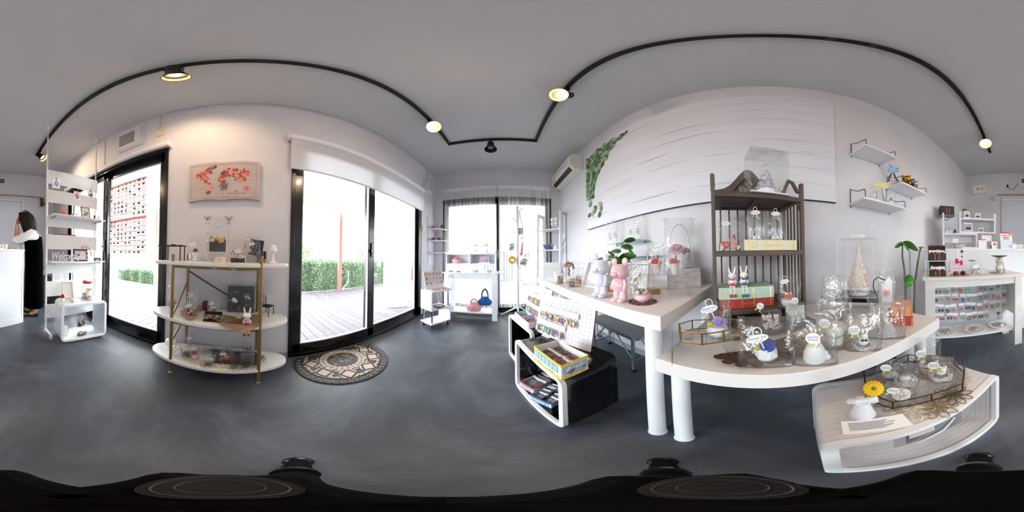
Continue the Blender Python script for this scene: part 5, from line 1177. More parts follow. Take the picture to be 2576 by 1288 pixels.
def shadow_frame(label, x, y, rz, W, H_, lean, kind):
    t = thing('shadow_frame', label, 'picture frame', (x, y, T2), rz); M = TR(rx=-lean); f = mat('f0f0f3', .4)
    part('backing', B(M).box(-W/2, W/2, .022, .026, 0, H_), mat('f2f2f4', .6), t)
    for x0, x1, z0, z1 in ((-W/2, W/2, 0, .006), (-W/2, W/2, H_-.006, H_), (-W/2, -W/2+.006, .006, H_-.006), (W/2-.006, W/2, .006, H_-.006)): part('frame_side', B(M).box(x0, x1, 0, .022, z0, z1), f, t)
    rd = random.Random(kind)
    if kind == 1:
        q = B(M)
        for k in range(9): q.tube([(rd.uniform(-.02, .02), .015, .02), (rd.uniform(-.03, .03), .012, .08), (rd.uniform(-.05, .05), .016, .14)], .0012, 4)
        part('white_stems', q, mat('dcdce2', .6), t, kind='stuff'); oval_tag(t, .0, .0, .065, 0, 1.1)
    else:
        bs = [B(M), B(M)]
        for k in range(18): bs[k % 2].sph((rd.uniform(-.02, .02), .012, .08+rd.uniform(-.025, .03)), rd.uniform(.004, .008), 6, 4)
        part('dried_flowers', bs[0], mat('d8b05a', .6), t, kind='stuff'); part('dried_flowers', bs[1], mat('6a5a48', .6), t, kind='stuff')
        part('tied_stems', B(M).tube([(0, .012, .06), (-.02, .012, .02)], .0015, 5).tube([(0, .012, .06), (.01, .012, .015)], .0015, 5).tube([(0, .012, .06), (.0, .012, .01)], .0015, 5), mat('b8b0a0', .6), t); oval_tag(t, .004, -.002, .05, 0, .8)
    tt = bag(t, W*1.03, .03, H_*1.05, 60+kind, .95); tt.rotation_euler = (-lean, 0, 0); tt.location = (0, .012, 0.001)
    part('prop', B().cyl((0, .02+H_*.55*math.sin(lean), H_*.5), (0, .08+H_*.3*math.sin(lean), 0), .003, n=6), mat('8a6a48', .6), t)
shadow_frame('white shadow frame with pale stems leaning behind the pearl white bear', .508, .857, -1.26, .185, .175, .42, 1)
shadow_frame('white shadow frame with yellow dried flowers leaning behind the pink bear', .575, .575, -1.2, .14, .16, .35, 2)
for i, (x, y, lb) in enumerate(((.50, .70, 'brown cardboard block under the leaning white frame'), (.60, .50, 'brown cardboard block behind the pink bear figure'))):
    o = part('cardboard_block', B().box(-.06, .06, -.015, .015, 0, .022), mat('a87a50', .8, noise=('98693f', 30)), bevel=.002); o.location = (x, y, T2); o.rotation_euler = (0, 0, math.atan2(-x, y)); tag(o, lb, 'block')
# green leafy plant
t = thing('leafy_plant', 'dark green leafy houseplant behind the leaning white frame', 'plant', (.73, .93, T2))
part('pot', B().lathe([(.035, 0), (.045, .06), (.047, .065), (.042, .06)], 20), mat('e6e6ea', .4), t, smooth=True); part('soil', B().cyl((0, 0, .05), (0, 0, .056), .041, n=16), mat('3a2e28', .9), t)
rd = random.Random(12)
for k in range(9):
    a = rd.uniform(0, 6.28); L_ = rd.uniform(.04, .11); hh = rd.uniform(.12, .26) if k > 2 else .16; tip = (L_*math.cos(a), L_*math.sin(a), hh)
    if k == 0: tip = (.07, -.14, .25)
    if k == 1: tip = (.03, -.10, .30)
    part('stem', B().tube([(0, 0, .05), (tip[0]*.3, tip[1]*.3, tip[2]*.6), tip], .002, 5), mat('5a4a3a', .6), t)
    for j in range(4):
        c = .55+.15*j; p = (tip[0]*c, tip[1]*c, .05+(tip[2]-.05)*c); biglearf(t, p, (math.cos(a+j*1.9), math.sin(a+j*1.9), .25), .085, .027, .45, ('3a5f30', '4c7840', '2f4f28')[(k+j) % 3], rd.choice((-1.3, 1.3, .8)))
# right cluster: acrylic risers, wooden crate, basket
t = thing('acrylic_riser', 'clear acrylic riser carrying bagged flowers on the display table', 'riser', (.62, .40, T2), -1.0)
part('top_plate', B().box(-.13, .10, -.05, .06, .098, .101), ACRYL, t); part('leg_plate', B().box(-.13, -.127, -.05, .06, 0, .098), ACRYL, t); part('leg_plate', B().box(.097, .10, -.05, .06, 0, .098), ACRYL, t)
t = thing('wooden_block', 'whitewashed wooden crate under the flower basket', 'crate', (.88, .44, T2), -1.1)
part('block', B().box(-.10, .09, -.07, .10, 0, .11), mat('dcdadc', .8, noise=('b4b0b0', 14, (1, 1, 4))), t, bevel=.003)
t = thing('flower_basket', 'white wicker basket of pink flowers with tall hoop handle, wrapped', 'basket', (.87, .47, T2+.1105), math.atan2(-.87, .47))
WK = mat('e6e4e6', .6, bump=(80, .6)); 
for k in range(9): part('wicker_weave', B().torus((0, 0, .006+k*.0085), .050+.0014*k, .0046, 30, 6), WK, t, smooth=True)
for k in range(14):
    a = 2*PI*k/14; part('wicker_stake', B().cyl((.050*math.cos(a), .050*math.sin(a), 0), (.063*math.cos(a), .063*math.sin(a), .085), .003, n=6), WK, t)
part('basket_bottom', B().cyl((0, 0, 0), (0, 0, .005), .05, n=24), WK, t)
part('hoop_handle', B().tube([(.063*math.cos(a), 0, .07+.20*math.sin(a)**.8) for a in [PI*i/20 for i in range(21)]], .0045, 8), WK, t, smooth=True)
rose(t, -.015, -.025, .115, .042, 'd8a0bc', .8); rose(t, .034, -.015, .105, .028, 'b87098', .8); rose(t, -.05, -.01, .11, .030, 'efe6ea', .8)
rd = random.Random(6); b = B()
for k in range(30): b.sph((rd.uniform(-.045, .055), rd.uniform(-.03, .03), .085+rd.random()*.03), .007, 5, 4)
part('greens', b, mat('6a8a5a', .6), t, kind='stuff'); bag(t, .17, .11, .31, 71, .9)
for x in (-.08, .085):
    q = B()
    for s_ in (-1, 1): q.tube([(x, -.01, .29), (x+s_*.014, -.012, .305), (x+s_*.02, -.012, .298), (x, -.01, .29)], .002, 5).tube([(x, -.01, .29), (x+s_*.008, -.012, .26)], .002, 5)
    part('ribbon_bow', q, mat('cfcbd6', .5), t, smooth=True)
T2R = T2+.1015
for i, (lb, x, y, hh, ww, cols) in enumerate((('bagged red carnation on the clear riser', .58, .43, .135, .075, ('d83a30', 'f0b8a8')), ('bagged pink posy in a cone cup, front of the wicker basket', .62, .36, .12, .08, ('c86a80', 'd8a0a8')))):
    t, h, w = bagged('wrapped_posy', lb, (x, y, T2R, hh, ww, math.atan2(-x, y)), seed=80+i)
    part('cone_cup', B().lathe([(.013, 0), (.022, .045), (.023, .048)], 16), mat('ead6d2', .6), t, smooth=True); rose(t, -.004, -.006, .056, .019, cols[0]); rose(t, .014, -.002, .054, .012, cols[1])
    part('cinnamon_stick', B().cyl((.004, .006, .05), (.008, .004, .085), .003, n=7), mat('7a4030', .7), t)
    if i == 0: oval_tag(t, .012, -.03, .118, .3, 1.2)
t, h, w = bagged('wrapped_rabbit_posy', 'white rabbit ornament with green posy in a clear bag left of the basket', (.74, .54, T2+.1, .14, .08, math.atan2(-.74, .54)), seed=84)
rabbit(t, .055, shirt='7a9a6a', bow='d86a8a', legs=False); oval_tag(t, -.02, -.03, .10, .5, 1.0)
t = thing('acrylic_riser', 'clear riser lifting the bagged rabbit ornament', 'riser', (.74, .54, T2), -.95); part('top_plate', B().box(-.06, .06, -.04, .04, .096, .099), ACRYL, t); part('leg_plate', B().box(-.06, -.057, -.04, .04, 0, .096), ACRYL, t); part('leg_plate', B().box(.057, .06, -.04, .04, 0, .096), ACRYL, t)
t, h, w = bagged('wrapped_pink_bowl', 'pink bowl with blue berry in a big bag on a burgundy doily', (.478, .425, T2+.0025, .155, .088, math.atan2(-.478, .425)), seed=86)
part('pink_bowl', B().lathe([(.018, 0), (.032, .012), (.034, .03), (.028, .032)], 20), mat('eec6cc', .4), t, smooth=True)
rd = random.Random(8)
for k, c in enumerate(('efe2d0', '3a4a8a', '7a9a6a', 'e8d8dc', 'c88a98')): part('posy', B().sph((-.018+.009*k, -.012+.006*(k % 2), .040+.004*(k % 3)), .009, 8, 5), mat(c, .6), t, smooth=True)
oval_tag(t, -.022, -.03, .118, .9, 1.1); part('lime_bow', B().tube([(-.02, -.031, .105), (-.014, -.032, .09), (-.018, -.032, .082)], .002, 5), LIME, t)
doily('paper_doily', 'burgundy edged paper doily under the pink bowl bag', (.478, .425, T2+.0004), .058, .058, ('6a3a3e', '7a5a50'), 0, 14, .02)
o = part('doily_mat', B().cyl((0, 0, 0), (0, 0, .0012), .046, n=30), mat('6b504a', .8)); o.location = (.478, .425, T2+.0003); tag(o, 'brown round felt mat in the middle of the burgundy doily', 'mat')
# glass wall shelf with bagged diffusers
t = thing('glass_wall_shelf', 'small clear glass shelf on the wall above the leafy plant', 'shelf', (XR, .80, 1.06))
part('glass_plate', B().box(-.14, -.001, 0, .46, 0, .006), film('green_glass', (.8, .93, .88), .1, .02, .05, 0, .5), t)
for y in (.05, .40): part('bracket', B().box(-.03, -.001, y, y+.015, -.012, 0), CHROME, t)
t = thing('glass_wall_shelf', 'lower clear glass shelf on the wall behind the pink bear', 'shelf', (XR, .50, .935))
part('glass_plate', B().box(-.12, -.001, 0, .60, 0, .005), bpy.data.materials['green_glass'], t); part('bracket', B().box(-.03, -.001, .3, .315, -.012, 0), mat('3a3a3e', .4), t)
for i, (y, hh, lb) in enumerate(((1.22, .21, 'first slim bagged herb bottle on the glass shelf, farthest one'), (1.14, .22, 'second slim bagged herb bottle on the glass shelf'), (.94, .2, 'third slim bagged herb bottle, nearer the basket'), (.86, .22, 'fourth slim bagged herb bottle, nearest the basket'))):
    t, h, w = bagged('wrapped_herb_bottle', lb, (.93, y, 1.0665, hh, .062, math.atan2(-.93, y)), seed=90+i, group='slim bagged bottles on the glass shelf')
    part('bottle', B().lathe([(.014, 0), (.017, .03), (.015, .08), (.007, .10), (.007, .115)], 14), THING, t, smooth=True)
    rd = random.Random(i); b = B()
    for k in range(22): b.sph((rd.uniform(-.010, .010), rd.uniform(-.008, .008), .01+rd.random()*.09), .003, 5, 3)
    part('dried_herbs', b, mat('5f6f5a', .7), t, kind='stuff'); part('white_bow', B().tube([(-.012, -.02, .02), (0, -.022, .03), (.012, -.02, .018), (0, -.022, .03), (.002, -.02, -.0+.004)], .003, 6), RIB, t)
for o_ in bpy.data.objects:
    if o_.name.startswith('glass_wall_shelf') and o_.location.z > 1: o_.location.y = .80
# ================= black cubes: pegboards, bus boxes =================
PEG = mat('e2dde2', .6, noise=('d8d2d8', 12, (1, 6, 1)))
ORG = [mat(c, .5) for c in ('e83a78', 'f08a30', '9ad03a', '2fa06a', '3a5fa8', '7a3a90', 'e8d040', '2a8a9a', 'd84a4a', '3a3f58')]
def pegboard(label, loc, rz, W, H_, rows, lean=.22, seed=1, dense=False):
    t = thing('pegboard', label, 'pegboard', loc, rz); M = TR(rx=-lean); rd = random.Random(seed)
    part('board', B(M).box(0, W, 0, .006, 0, H_), [PEG], t, bevel=.0006); part('board_edge', B(M).box(W, W+.0015, 0, .006, 0, H_), mat('8a3a5a', .6), t)
    b = B(M); nx, nz = int(W/.0245), int(H_/.0245)
    for i in range(nx):
        for j in range(nz):
            cx, cz = .013+i*.0245, .013+j*.0245; b.add([(cx+.0022*math.cos(a), -.0004, cz+.0022*math.sin(a)) for a in [2*PI*k/8 for k in range(8)]], [tuple(range(8))])
    part('peg_holes', b, mat('2a2a38', .7), t, kind='stuff')
    part('foot_plate', B().box(W*.2, W*.2+.07, -.02, .06, 0, .002), mat('eef0f4', .3), t)
    cnt = 0
    for ri, (z, n, x0, dx) in enumerate(rows):
        st = thing('card_strip', f"white hook card strip, {('upper', 'lower')[ri]} row of the {label.split(' pegboard')[0]} pegboard", 'card strip', loc, rz)
        part('strip', B(M).box(x0-.012, x0+dx*n, -.011, -.0105, z-.016, z+.016), PAPER, st); part('strip_print', (lambda q: [q.box(x0+dx*k, x0+dx*k+.008, -.0116, -.011, z-.009, z-.007) for k in range(n)] and q)(B(M)), TXT, st, kind='stuff')
        for k in range(n):
            x = x0+dx*(k+.3)
            part('hook', B(M).cyl((x+dx*.35, -.001, z+.045), (x+dx*.35, -.012, z+.014), .0008, n=5).tube([(x, -.001, z+.02), (x, -.014, z+.016), (x, -.017, z+.004), (x, -.02, z+.008)], .0008, 5), mat('6a6a7c', .3, .4), t)
            g = thing('hair_clip_packet', label.split(' pegboard')[0]+' pegboard packet', 'hair clips', loc, rz)
            cols = rd.sample(range(10), 3); names_ = ('pink', 'orange', 'lime', 'green', 'blue', 'purple', 'yellow', 'teal', 'red', 'navy')
            g['label'] = f"small packet of {names_[cols[0]]}, {names_[cols[1]]} and {names_[cols[2]]} hair clips, {('upper', 'lower')[ri]} row of the {label.split(' pegboard')[0]} pegboard"; g['group'] = 'packets of hair clips on the pegboards'
            for q in range(3):
                a = rd.uniform(-.3, .3); part('hair_clip', B(M @ TR(x-.011+q*.011, -.020, z-.042-.004*q, 0, a, 0)).box(-.005, .005, -.003, .003, -.019, .019), ORG[cols[q]], g, bevel=.0015, seg=1)
            pk = B(M).box(x-.019, x+.019, -.028, -.0145, z-.070, z-.016); part('clear_packet', pk, CELLO, g)
            cnt += 1
    return t
pegboard('front pegboard with rows of colourful hair clip packets', (.200, 1.06, .426), math.atan2(-.386, .186), .43, .270, ((.185, 7, .05, .041), (.09, 5, .035, .045)), seed=3)
pegboard('rear pegboard crowded with bagged scrunchies', (.190, 1.43, .441), math.atan2(-.40, .10), .36, .27, ((.19, 7, .03, .036), (.10, 7, .03, .036)), seed=5)
def busbox(name, label, loc, rz, W, D, H_, col, body, seed, items, itemcol, grp, tilt=.9):
    t = thing(name, label, 'storage box', loc, rz); c = mat(col, .5); bd = mat(body, .6); gl = mat('a8cbe0', .4); ink = mat('33506a', .6)
    part('box_floor', B().box(.002, W-.002, .002, D-.002, 0, .002), c, t)
    for x0, x1, y0, y1 in ((0, W, 0, .0018), (0, W, D-.0018, D), (0, .0018, .0018, D-.0018), (W-.0018, W, .0018, D-.0018)): part('box_side', B().box(x0, x1, y0, y1, 0, H_), bd, t)
    for z0, z1 in ((0, H_*.13), (H_*.87, H_+.001)): part('colour_band', B().box(-.0012, W+.0012, -.0012, 0, z0, z1).box(-.0012, W+.0012, D, D+.0012, z0, z1).box(-.0012, 0, 0, D, z0, z1).box(W, W+.0012, 0, D, z0, z1), c, t)
    n = 6
    for k in range(n): part('printed_window', B().box(W*(.06+k*.14), W*(.06+k*.14+.12), -.0008, -.0001, H_*.42, H_*.80), gl, t)
    part('printed_window', B().box(W+.0001, W+.0009, D*.08, D*.48, H_*.45, H_*.78), gl, t); part('printed_window', B().box(W+.0001, W+.0009, D*.52, D*.92, H_*.45, H_*.78), gl, t)
    q = B()
    for k in range(n+1): q.box(W*(.055+k*.14), W*(.055+k*.14)+.0015, -.0012, -.0001, H_*.40, H_*.82)
    q.box(W*.05, W*.9, -.0012, -.0001, H_*.40, H_*.415).box(W*.05, W*.9, -.0012, -.0001, H_*.81, H_*.825).box(W*.05, W*.95, -.0012, -.0001, H_*.17, H_*.18)
    for z in (.43, .79, .22, .34): q.box(W+.0001, W+.0013, D*.07, D*.93, H_*z, H_*z+.0012)
    for y in (.07, .5, .92): q.box(W+.0001, W+.0013, D*y, D*y+.0012, H_*.44, H_*.8)
    for x in (.25, .7): q.sub(TR(W*x, -.0008, H_*.2, PI/2)).torus((0, 0, 0), H_*.1, .0007, 14, 4)
    part('printed_outline', q, ink, t, kind='stuff'); part('gloss_stripe', B().add([(W+.0012, D*.15, H_*.46), (W+.0012, D*.22, H_*.46), (W+.0012, D*.32, H_*.77), (W+.0012, D*.25, H_*.77), (W+.0012, D*.6, H_*.46), (W+.0012, D*.67, H_*.46), (W+.0012, D*.77, H_*.77), (W+.0012, D*.70, H_*.77)], [(0, 1, 2, 3), (4, 5, 6, 7)]), mat('e8f2f8', .4), t, kind='stuff')
    rd = random.Random(seed); R3 = Matrix.Rotation(rz, 4, 'Z'); k = 0
    for iy in range(items[1]):
        for ix in range(items[0]):
            lx = W*(ix+.55)/items[0]; ly = D*(iy+.28)/items[1]; p = R3 @ Vector((lx, ly, 0))
            g = thing('bagged_doughnut' if grp[0] == 'd' else 'bagged_cookie', '', 'snack', (loc[0]+p.x, loc[1]+p.y, loc[2]+.004), rz, grp[1]); g.rotation_euler = (-tilt+rd.uniform(-.1, .1), 0, rz+PI/2*(.0)+rd.uniform(-.2, .2)); g['label'] = grp[2]+f", {('front', 'second', 'third', 'fourth')[iy]} row, {('first', 'second', 'third', 'fourth')[ix]} from the left"
            g.rotation_euler = (PI/2-tilt, 0, rz+rd.uniform(-.15, .15)) 
            s_ = min(W/items[0], D/items[1])*(.62 if grp[0] == 'd' else .75); g.location.z += .012
            if grp[0] == 'd': part('doughnut', B().torus((0, s_, .006), s_*.62, s_*.28, 20, 8, ), mat(rd.choice(itemcol), .35, coat=.4), g, smooth=True)
            else: part('cookie', B().box(-s_*.7, s_*.7, .2*s_, 1.6*s_, .002, .008), mat(rd.choice(itemcol), .5), g, bevel=.002)
            part('clear_packet', B().rings([[(-s_, 0, -.006), (s_, 0, -.006), (s_, 0, .014), (-s_, 0, .014)], [(-s_, s_*1.9, -.006), (s_, s_*1.9, -.006), (s_, s_*1.9, .014), (-s_, s_*1.9, .014)], [(-s_, s_*2.5, .003), (s_, s_*2.5, .003), (s_, s_*2.5, .005), (-s_, s_*2.5, .005)]], True, True), CELLO, g); part('header_label', B().box(-s_*.85, s_*.85, s_*1.85, s_*2.2, .0135, .0141), mat('e8e8ee', .5), g)
            k += 1
    return t
UX = math.atan2(-.184, .053)
busbox('bus_box', 'yellow bus printed box full of bagged chocolate doughnuts on the front black cube', (.128, .700, .4255), UX, .195, .125, .083, 'f0c832', 'e9eef0', 1, (4, 2), ('5a2a26', '7a3038', '4a2420', '8a3a4a'), ('d', 'bagged doughnuts in the yellow bus box', 'chocolate doughnut in the yellow bus box'), 1.15)
busbox('bus_box', 'red bus printed box inside the front black cube', (.085, .915, .0205), UX+.25, .11, .13, .06, 'c83830', 'e6d8d8', 2, (2, 2), ('8a8aa8', '6a4a5a'), ('c', 'bagged cookies in the red bus box', 'bagged cookie in the red bus box'), 1.1)
busbox('bus_box', 'blue bus printed box in front of the red one inside the black cube', (.118, .775, .0205), UX+.3, .13, .14, .052, '2e5fa8', 'd6e4ee', 3, (2, 4), ('5a5a9a', '8a7aa0'), ('c', 'bagged cookies in the blue bus box', 'bagged cookie in the blue bus box'), 1.1)
for nm, lb, loc, W, D, col, inn in (('pastel_box', 'mint green open box of coloured pens on the rear black cube', (.085, 1.33, .4405), .13, .10, 'b4d9d8', '9ac0c0'), ('pastel_box', 'lilac open box of coloured pens beside the mint one', (.12, 1.195, .4405), .14, .11, 'd6c8dc', 'c0b0c8')):
    t = thing(nm, lb, 'storage box', loc, UX); c = mat(col, .5)
    part('box_floor', B().box(0, W, 0, D, 0, .002), mat(inn, .6), t)
    for x0, x1, y0, y1 in ((0, W, 0, .002), (0, W, D-.002, D), (0, .002, .002, D-.002), (W-.002, W, .002, D-.002)): part('box_side', B().box(x0, x1, y0, y1, 0, .045), c, t)
    rd = random.Random(int(W*1e3))
    for k in range(9):
        p = Matrix.Rotation(UX, 4, 'Z') @ Vector((.02+(W-.04)*k/9, D*.2, 0)); cn = ('red', 'orange', 'pink', 'yellow', 'green', 'blue')[k % 6]
        g = thing('colour_pencil', f'{("", "second ")[k > 5]}{cn} pencil lying in the {col == "b4d9d8" and "mint" or "lilac"} box', 'pencil', (loc[0]+p.x, loc[1]+p.y, loc[2]+.006), UX+rd.uniform(-.5, .5), 'coloured pencils in the pastel boxes')
        part('barrel', B().cyl((0, 0, 0), (0, .055, .006), .0032, n=6), mat(('c83a3a', 'e08a3a', 'e07a9a', 'e0c84a', '5a9a5a', '4a6aa8')[k % 6], .5), g); part('tip', B().cyl((0, 0, 0), (0, -.008, -.001), .0032, .0006, 6), mat('e8cfa8', .7), g)
# ================= oval rack goods =================
def face(x, y): return math.atan2(-x, y)
O1, O2, O3 = .8855, .4985, .1405
IRON = mat('1d1b1c', .45, .5)
# top tier
t = thing('tiny_table', 'small black iron plant table at the left end of the top rack board', 'stand', (-1.09, -.535, O1), PI/2)
part('table_plate', B().box(-.085, .085, -.05, .05, .105, .112), IRON, t, bevel=.003); [part('curled_lip', B().tube([(-.085, y, .11), (-.1, y, .112), (-.105, y, .104)], .004, 6), IRON, t) for y in (-.05, .05)]
for x in (-.07, .07):
    for y in (-.04, .04): part('leg', B().cyl((x, y, 0), (x, y, .105), .004, n=8), IRON, t)
part('knob', B().box(-.02, .01, -.01, .01, .112, .12), IRON, t)
t, h, w = bagged('wrapped_cat_figure', 'white cat figure in black flower hat, bagged, on the top rack board', (-1.06, -.355, O1, .16, .085, face(-1.06, -.355)), seed=101)
part('cat_body', B().lathe([(.016, 0), (.018, .012), (.012, .034)], 14).sph((0, -.002, .052), (.024, .022, .021), 14, 8), PORC, t, smooth=True)
for x in (-.012, .012): part('paw', B().sph((x, -.014, .006), (.008, .010, .006), 8, 5), PORC, t, smooth=True)
part('mouth', B().sph((0, -.024, .054), (.004, .002, .003), 6, 4), mat('a83a3a', .5), t); part('black_hat', B().lathe([(.024, .068), (.025, .071), (.014, .074), (.013, .088), (0.001, .089)], 14), BLACKM, t, smooth=True)
part('tail_tip', B().box(.018, .034, -.012, -.004, 0, .006), PAPER, t); oval_tag(t, -.016, -.024, .115, .3, 1.1)
t = thing('wrapped_flower_box', 'yellow and orange flower box in a tall clear bag with black bows', 'wrapped gift', (-1.13, -.215, O1), face(-1.13, -.215)); bag(t, .155, .07, .315, 102, .95); t.location.z -= 0
part('black_box', B().box(-.058, .058, -.018, .018, .072, .15), mat('26262a', .6), t, bevel=.002); part('clear_pedestal', B().box(-.05, .05, -.016, .016, 0, .072), ACRYL, t)
part('back_card', B().box(-.056, .056, .018, .020, .15, .175), mat('201e20', .6), t)
rose(t, .022, -.018, .152, .023, 'f2b02a', 1.0); rose(t, -.042, -.016, .152, .018, 'f0d8c0', .9)
rd = random.Random(31); bs = [B(), B(), B()]
for k in range(48): bs[k % 3].sph((rd.uniform(-.056, .056), rd.uniform(-.02, .012), .147+rd.random()*.03), rd.uniform(.005, .009), 6, 4)
for b, c, n_ in zip(bs, ('e8e08a', '7a9a5a', 'f2ecc8'), ('hydrangea', 'greens', 'blossoms')): part(n_, b, mat(c, .6), t, kind='stuff')
oval_tag(t, 0, -.012, .245, 0, 1.0)
for x in (-.075, .075):
    q = B()
    for s_ in (-1, 1): q.tube([(x, 0, .308), (x+s_*.018, 0, .331), (x+s_*.028, 0, .318), (x+s_*.012, 0, .305), (x, 0, .308)], .0022, 5).tube([(x, 0, .308), (x+s_*.01, 0, .291), (x+s_*.004, 0, .279), (x+s_*.014, 0, .269)], .002, 5)
    part('black_bow', q, BLACKM, t, smooth=True)
card('caption_card', 'cream caption card on the middle of the top rack board', 'sign', (-.985, -.17, O1+.0005), PI/2, .065, .035, 4, .2, 'f2e4d4', seed=3)
t, h, w = bagged('wrapped_rose_wreath', 'cream roses on black card in a clear bag, front centre of the top rack', (-1.03, -.065, O1, .095, .10, face(-1.03, -.065)), seed=103)
part('black_base', B().box(-.045, .045, -.015, .02, 0, .03), mat('1a1a1c', .6), t)
for x, z, r_, c in ((-.028, .045, .016, 'e9d6c4'), (.016, .044, .019, 'f2e4dc'), (-.006, .068, .013, 'ecd2bc'), (.032, .066, .012, 'd8c0ac')): rose(t, x, -.012, z, r_, c, 1.0)
rd = random.Random(33); b = B()
for k in range(30): b.sph((rd.uniform(-.042, .042), rd.uniform(-.01, .012), .028+rd.random()*.045), .005, 5, 3)
part('greens', b, mat('4f5a3a', .7), t, kind='stuff'); oval_tag(t, .002, -.026, .072, 0, 1.0)
t, h, w = bagged('wrapped_framed_wreath', 'round peach flower wreath against a dark canvas, bagged, at the back', (-1.16, .03, O1, .185, .11, face(-1.1, .03)), seed=104)
part('canvas', B(TR(.02, .012, .052, -.1, .14)).box(-.05, .05, 0, .012, 0, .115), mat('2c2c48', .7), t); part('canvas_edge', B(TR(.02, .012, .052, -.1, .14)).box(.05, .053, 0, .012, 0, .115), mat('dcdce2', .6), t)
ring_wreath(t, .042, -.012, -.004, .11, seed=4); rose(t, -.02, -.012, .085, .015, 'e0b8a0', 1.1); oval_tag(t, -.006, -.02, .13, .1, 1.0)
part('clear_stand', B().box(-.045, .045, -.012, .012, 0, .05), ACRYL, t)
book('black_book', 'black book standing lowest of the two behind the plaster lamp', (-1.17, .062, O1), PI/2, .07, .10, .045, '15151a', gold='50505a')
book('black_book', 'black book on top of the other one beside the plaster lamp', (-1.165, .058, O1+.0455), PI/2+.06, .075, .10, .036, '1a1a22', gold='8a8a92')
t = thing('scented_candle', 'small pinkish candle tumbler beside the black books', 'candle', (-1.08, .125, O1)); part('glass', B().lathe([(.014, 0), (.015, .03)], 16, cap=False), THING, t, smooth=True); part('wax', B().cyl((0, 0, .001), (0, 0, .024), .0135, n=16), mat('e0b8a0', .6, sub=.1), t, smooth=True)
t = thing('plaster_lamp', 'small white plaster table lamp ornament at the right of the top board', 'ornament', (-1.06, .165, O1)); PLS = mat('eeecf2', .5)
part('base', B().box(-.022, .022, -.022, .022, 0, .012), PLS, t, bevel=.002); part('pole', B().lathe([(.016, .012), (.009, .022), (.012, .032), (.006, .042), (.007, .07), (.005, .085), (.004, .10)], 14), PLS, t, smooth=True)
part('shade', B().lathe([(.024, .078), (.026, .084), (.018, .112), (.010, .122), (0.001, .124)], 10), PLS, t); part('drape', B().tube([(.02, 0, .09), (.024, .004, .078), (.022, .004, .068)], .006, 6), PLS, t, smooth=True)
o = doily('crochet_doily', 'cream crochet doily hanging over the front edge of the top rack board', (-1.03, -.13, O1+.0003), .11, .14, ('e6d8c8', 'cfc0ae'), 0, 12, .034)
part('lace_drop', B().torus((.119, -.06, -.022), .012, .0015, 14, 4, ax='x').torus((.119, .05, -.022), .012, .0015, 14, 4, ax='x').torus((.119, -.06, -.006), .02, .0012, 14, 4, ax='x', sy=.4).torus((.119, .05, -.006), .02, .0012, 14, 4, ax='x', sy=.4), mat('e6e0da', .7), o, kind='stuff')
# middle tier
def iron_chair(label, loc, rz, s, backrest=True):
    t = thing('miniature_chair', label, 'miniature', loc, rz); M = TR(s=s)
    part('seat', B(M).box(-.5, .5, -.45, .45, .88, .94), IRON, t, bevel=.002)
    for x in (-.45, .45):
        for y in (-.4, .4): part('leg', B(M).cyl((x, y, 0), (x, y, .88), .035, n=6), IRON, t)
    if backrest:
        part('back_hoop', B(M).tube([(.44*math.cos(a), .42, .94+.95*math.sin(a)**.7) for a in [PI*i/16 for i in range(17)]], .03, 6), IRON, t)
        for k in (-.22, 0, .22): part('back_spindle', B(M).tube([(k*.4, .42, .94), (k*1.1, .42, 1.45), (k*1.5, .42, 1.8-.3*abs(k))], .02, 5), IRON, t)
    return t
iron_chair('miniature black iron chair with fan back on the right of the middle board', (-1.15, .145, O2), .5+PI/2+.4, .078)
iron_chair('miniature black iron stool under the bagged cage on the left of the middle board', (-1.15, -.555, O2), PI/2-.3, .052, False)
t, h, w = bagged('wrapped_bird_cage', 'pale dome ornament with flowers in a clear bag at the rack left end', (-1.15, -.555, O2+.0495, .135, .085, face(-1.1, -.5)), seed=110)
part('dome_frame', B().tube([(-.028, 0, 0), (-.028, 0, .06), (-.02, 0, .085), (0, 0, .095), (.02, 0, .085), (.028, 0, .06), (.028, 0, 0)], .0022, 6), mat('d8d8de', .4), t, smooth=True)
for k, c in enumerate(('e8b8b0', 'cfd89a', 'f0e0d0', 'd8a8a0')): part('blossom', B().sph((-.014+.009*k, 0, .014+.012*(k % 3)), .010, 8, 5), mat(c, .6), t, smooth=True)
oval_tag(t, -.03, -.016, .11, .6, 1.0)
t, h, w = bagged('wrapped_toy_car', 'red toy car with skull face ornament, bagged, left on the middle board', (-1.035, -.375, O2, .135, .085, face(-1.035, -.375)), seed=111)
minicar(t, .05, 'b8303a', rz=.3); part('panda_head', B().sph((.006, -.004, .036), (.012, .011, .010), 10, 6), mat('efe6da', .5), t, smooth=True); part('eye_patches', B().sph((.001, -.014, .037), .003, 6, 4).sph((.011, -.014, .037), .003, 6, 4), BLACKM, t); part('red_flowers', B().sph((-.016, 0, .036), .010, 8, 5).sph((-.008, .006, .042), .009, 8, 5), mat('6a2430', .6), t, smooth=True); oval_tag(t, -.012, -.024, .085, .3, 1.05)
t, h, w = bagged('wrapped_ghost_stone', 'grey white ornament with orange glint in a clear bag behind the red car', (-1.16, -.395, O2, .165, .095, face(-1.16, -.395)), seed=112)
part('ornament', B().lathe([(.018, 0), (.022, .02), (.02, .05), (.012, .062)], 12), mat('b8bcc4', .4), t, smooth=True); oval_tag(t, -.018, -.026, .13, .2, .9)
t, h, w = bagged('wrapped_flower_cup', 'pink cup of cream flowers in a clear bag at the middle board centre', (-1.14, -.235, O2, .14, .09, face(-1.14, -.235)), seed=113)
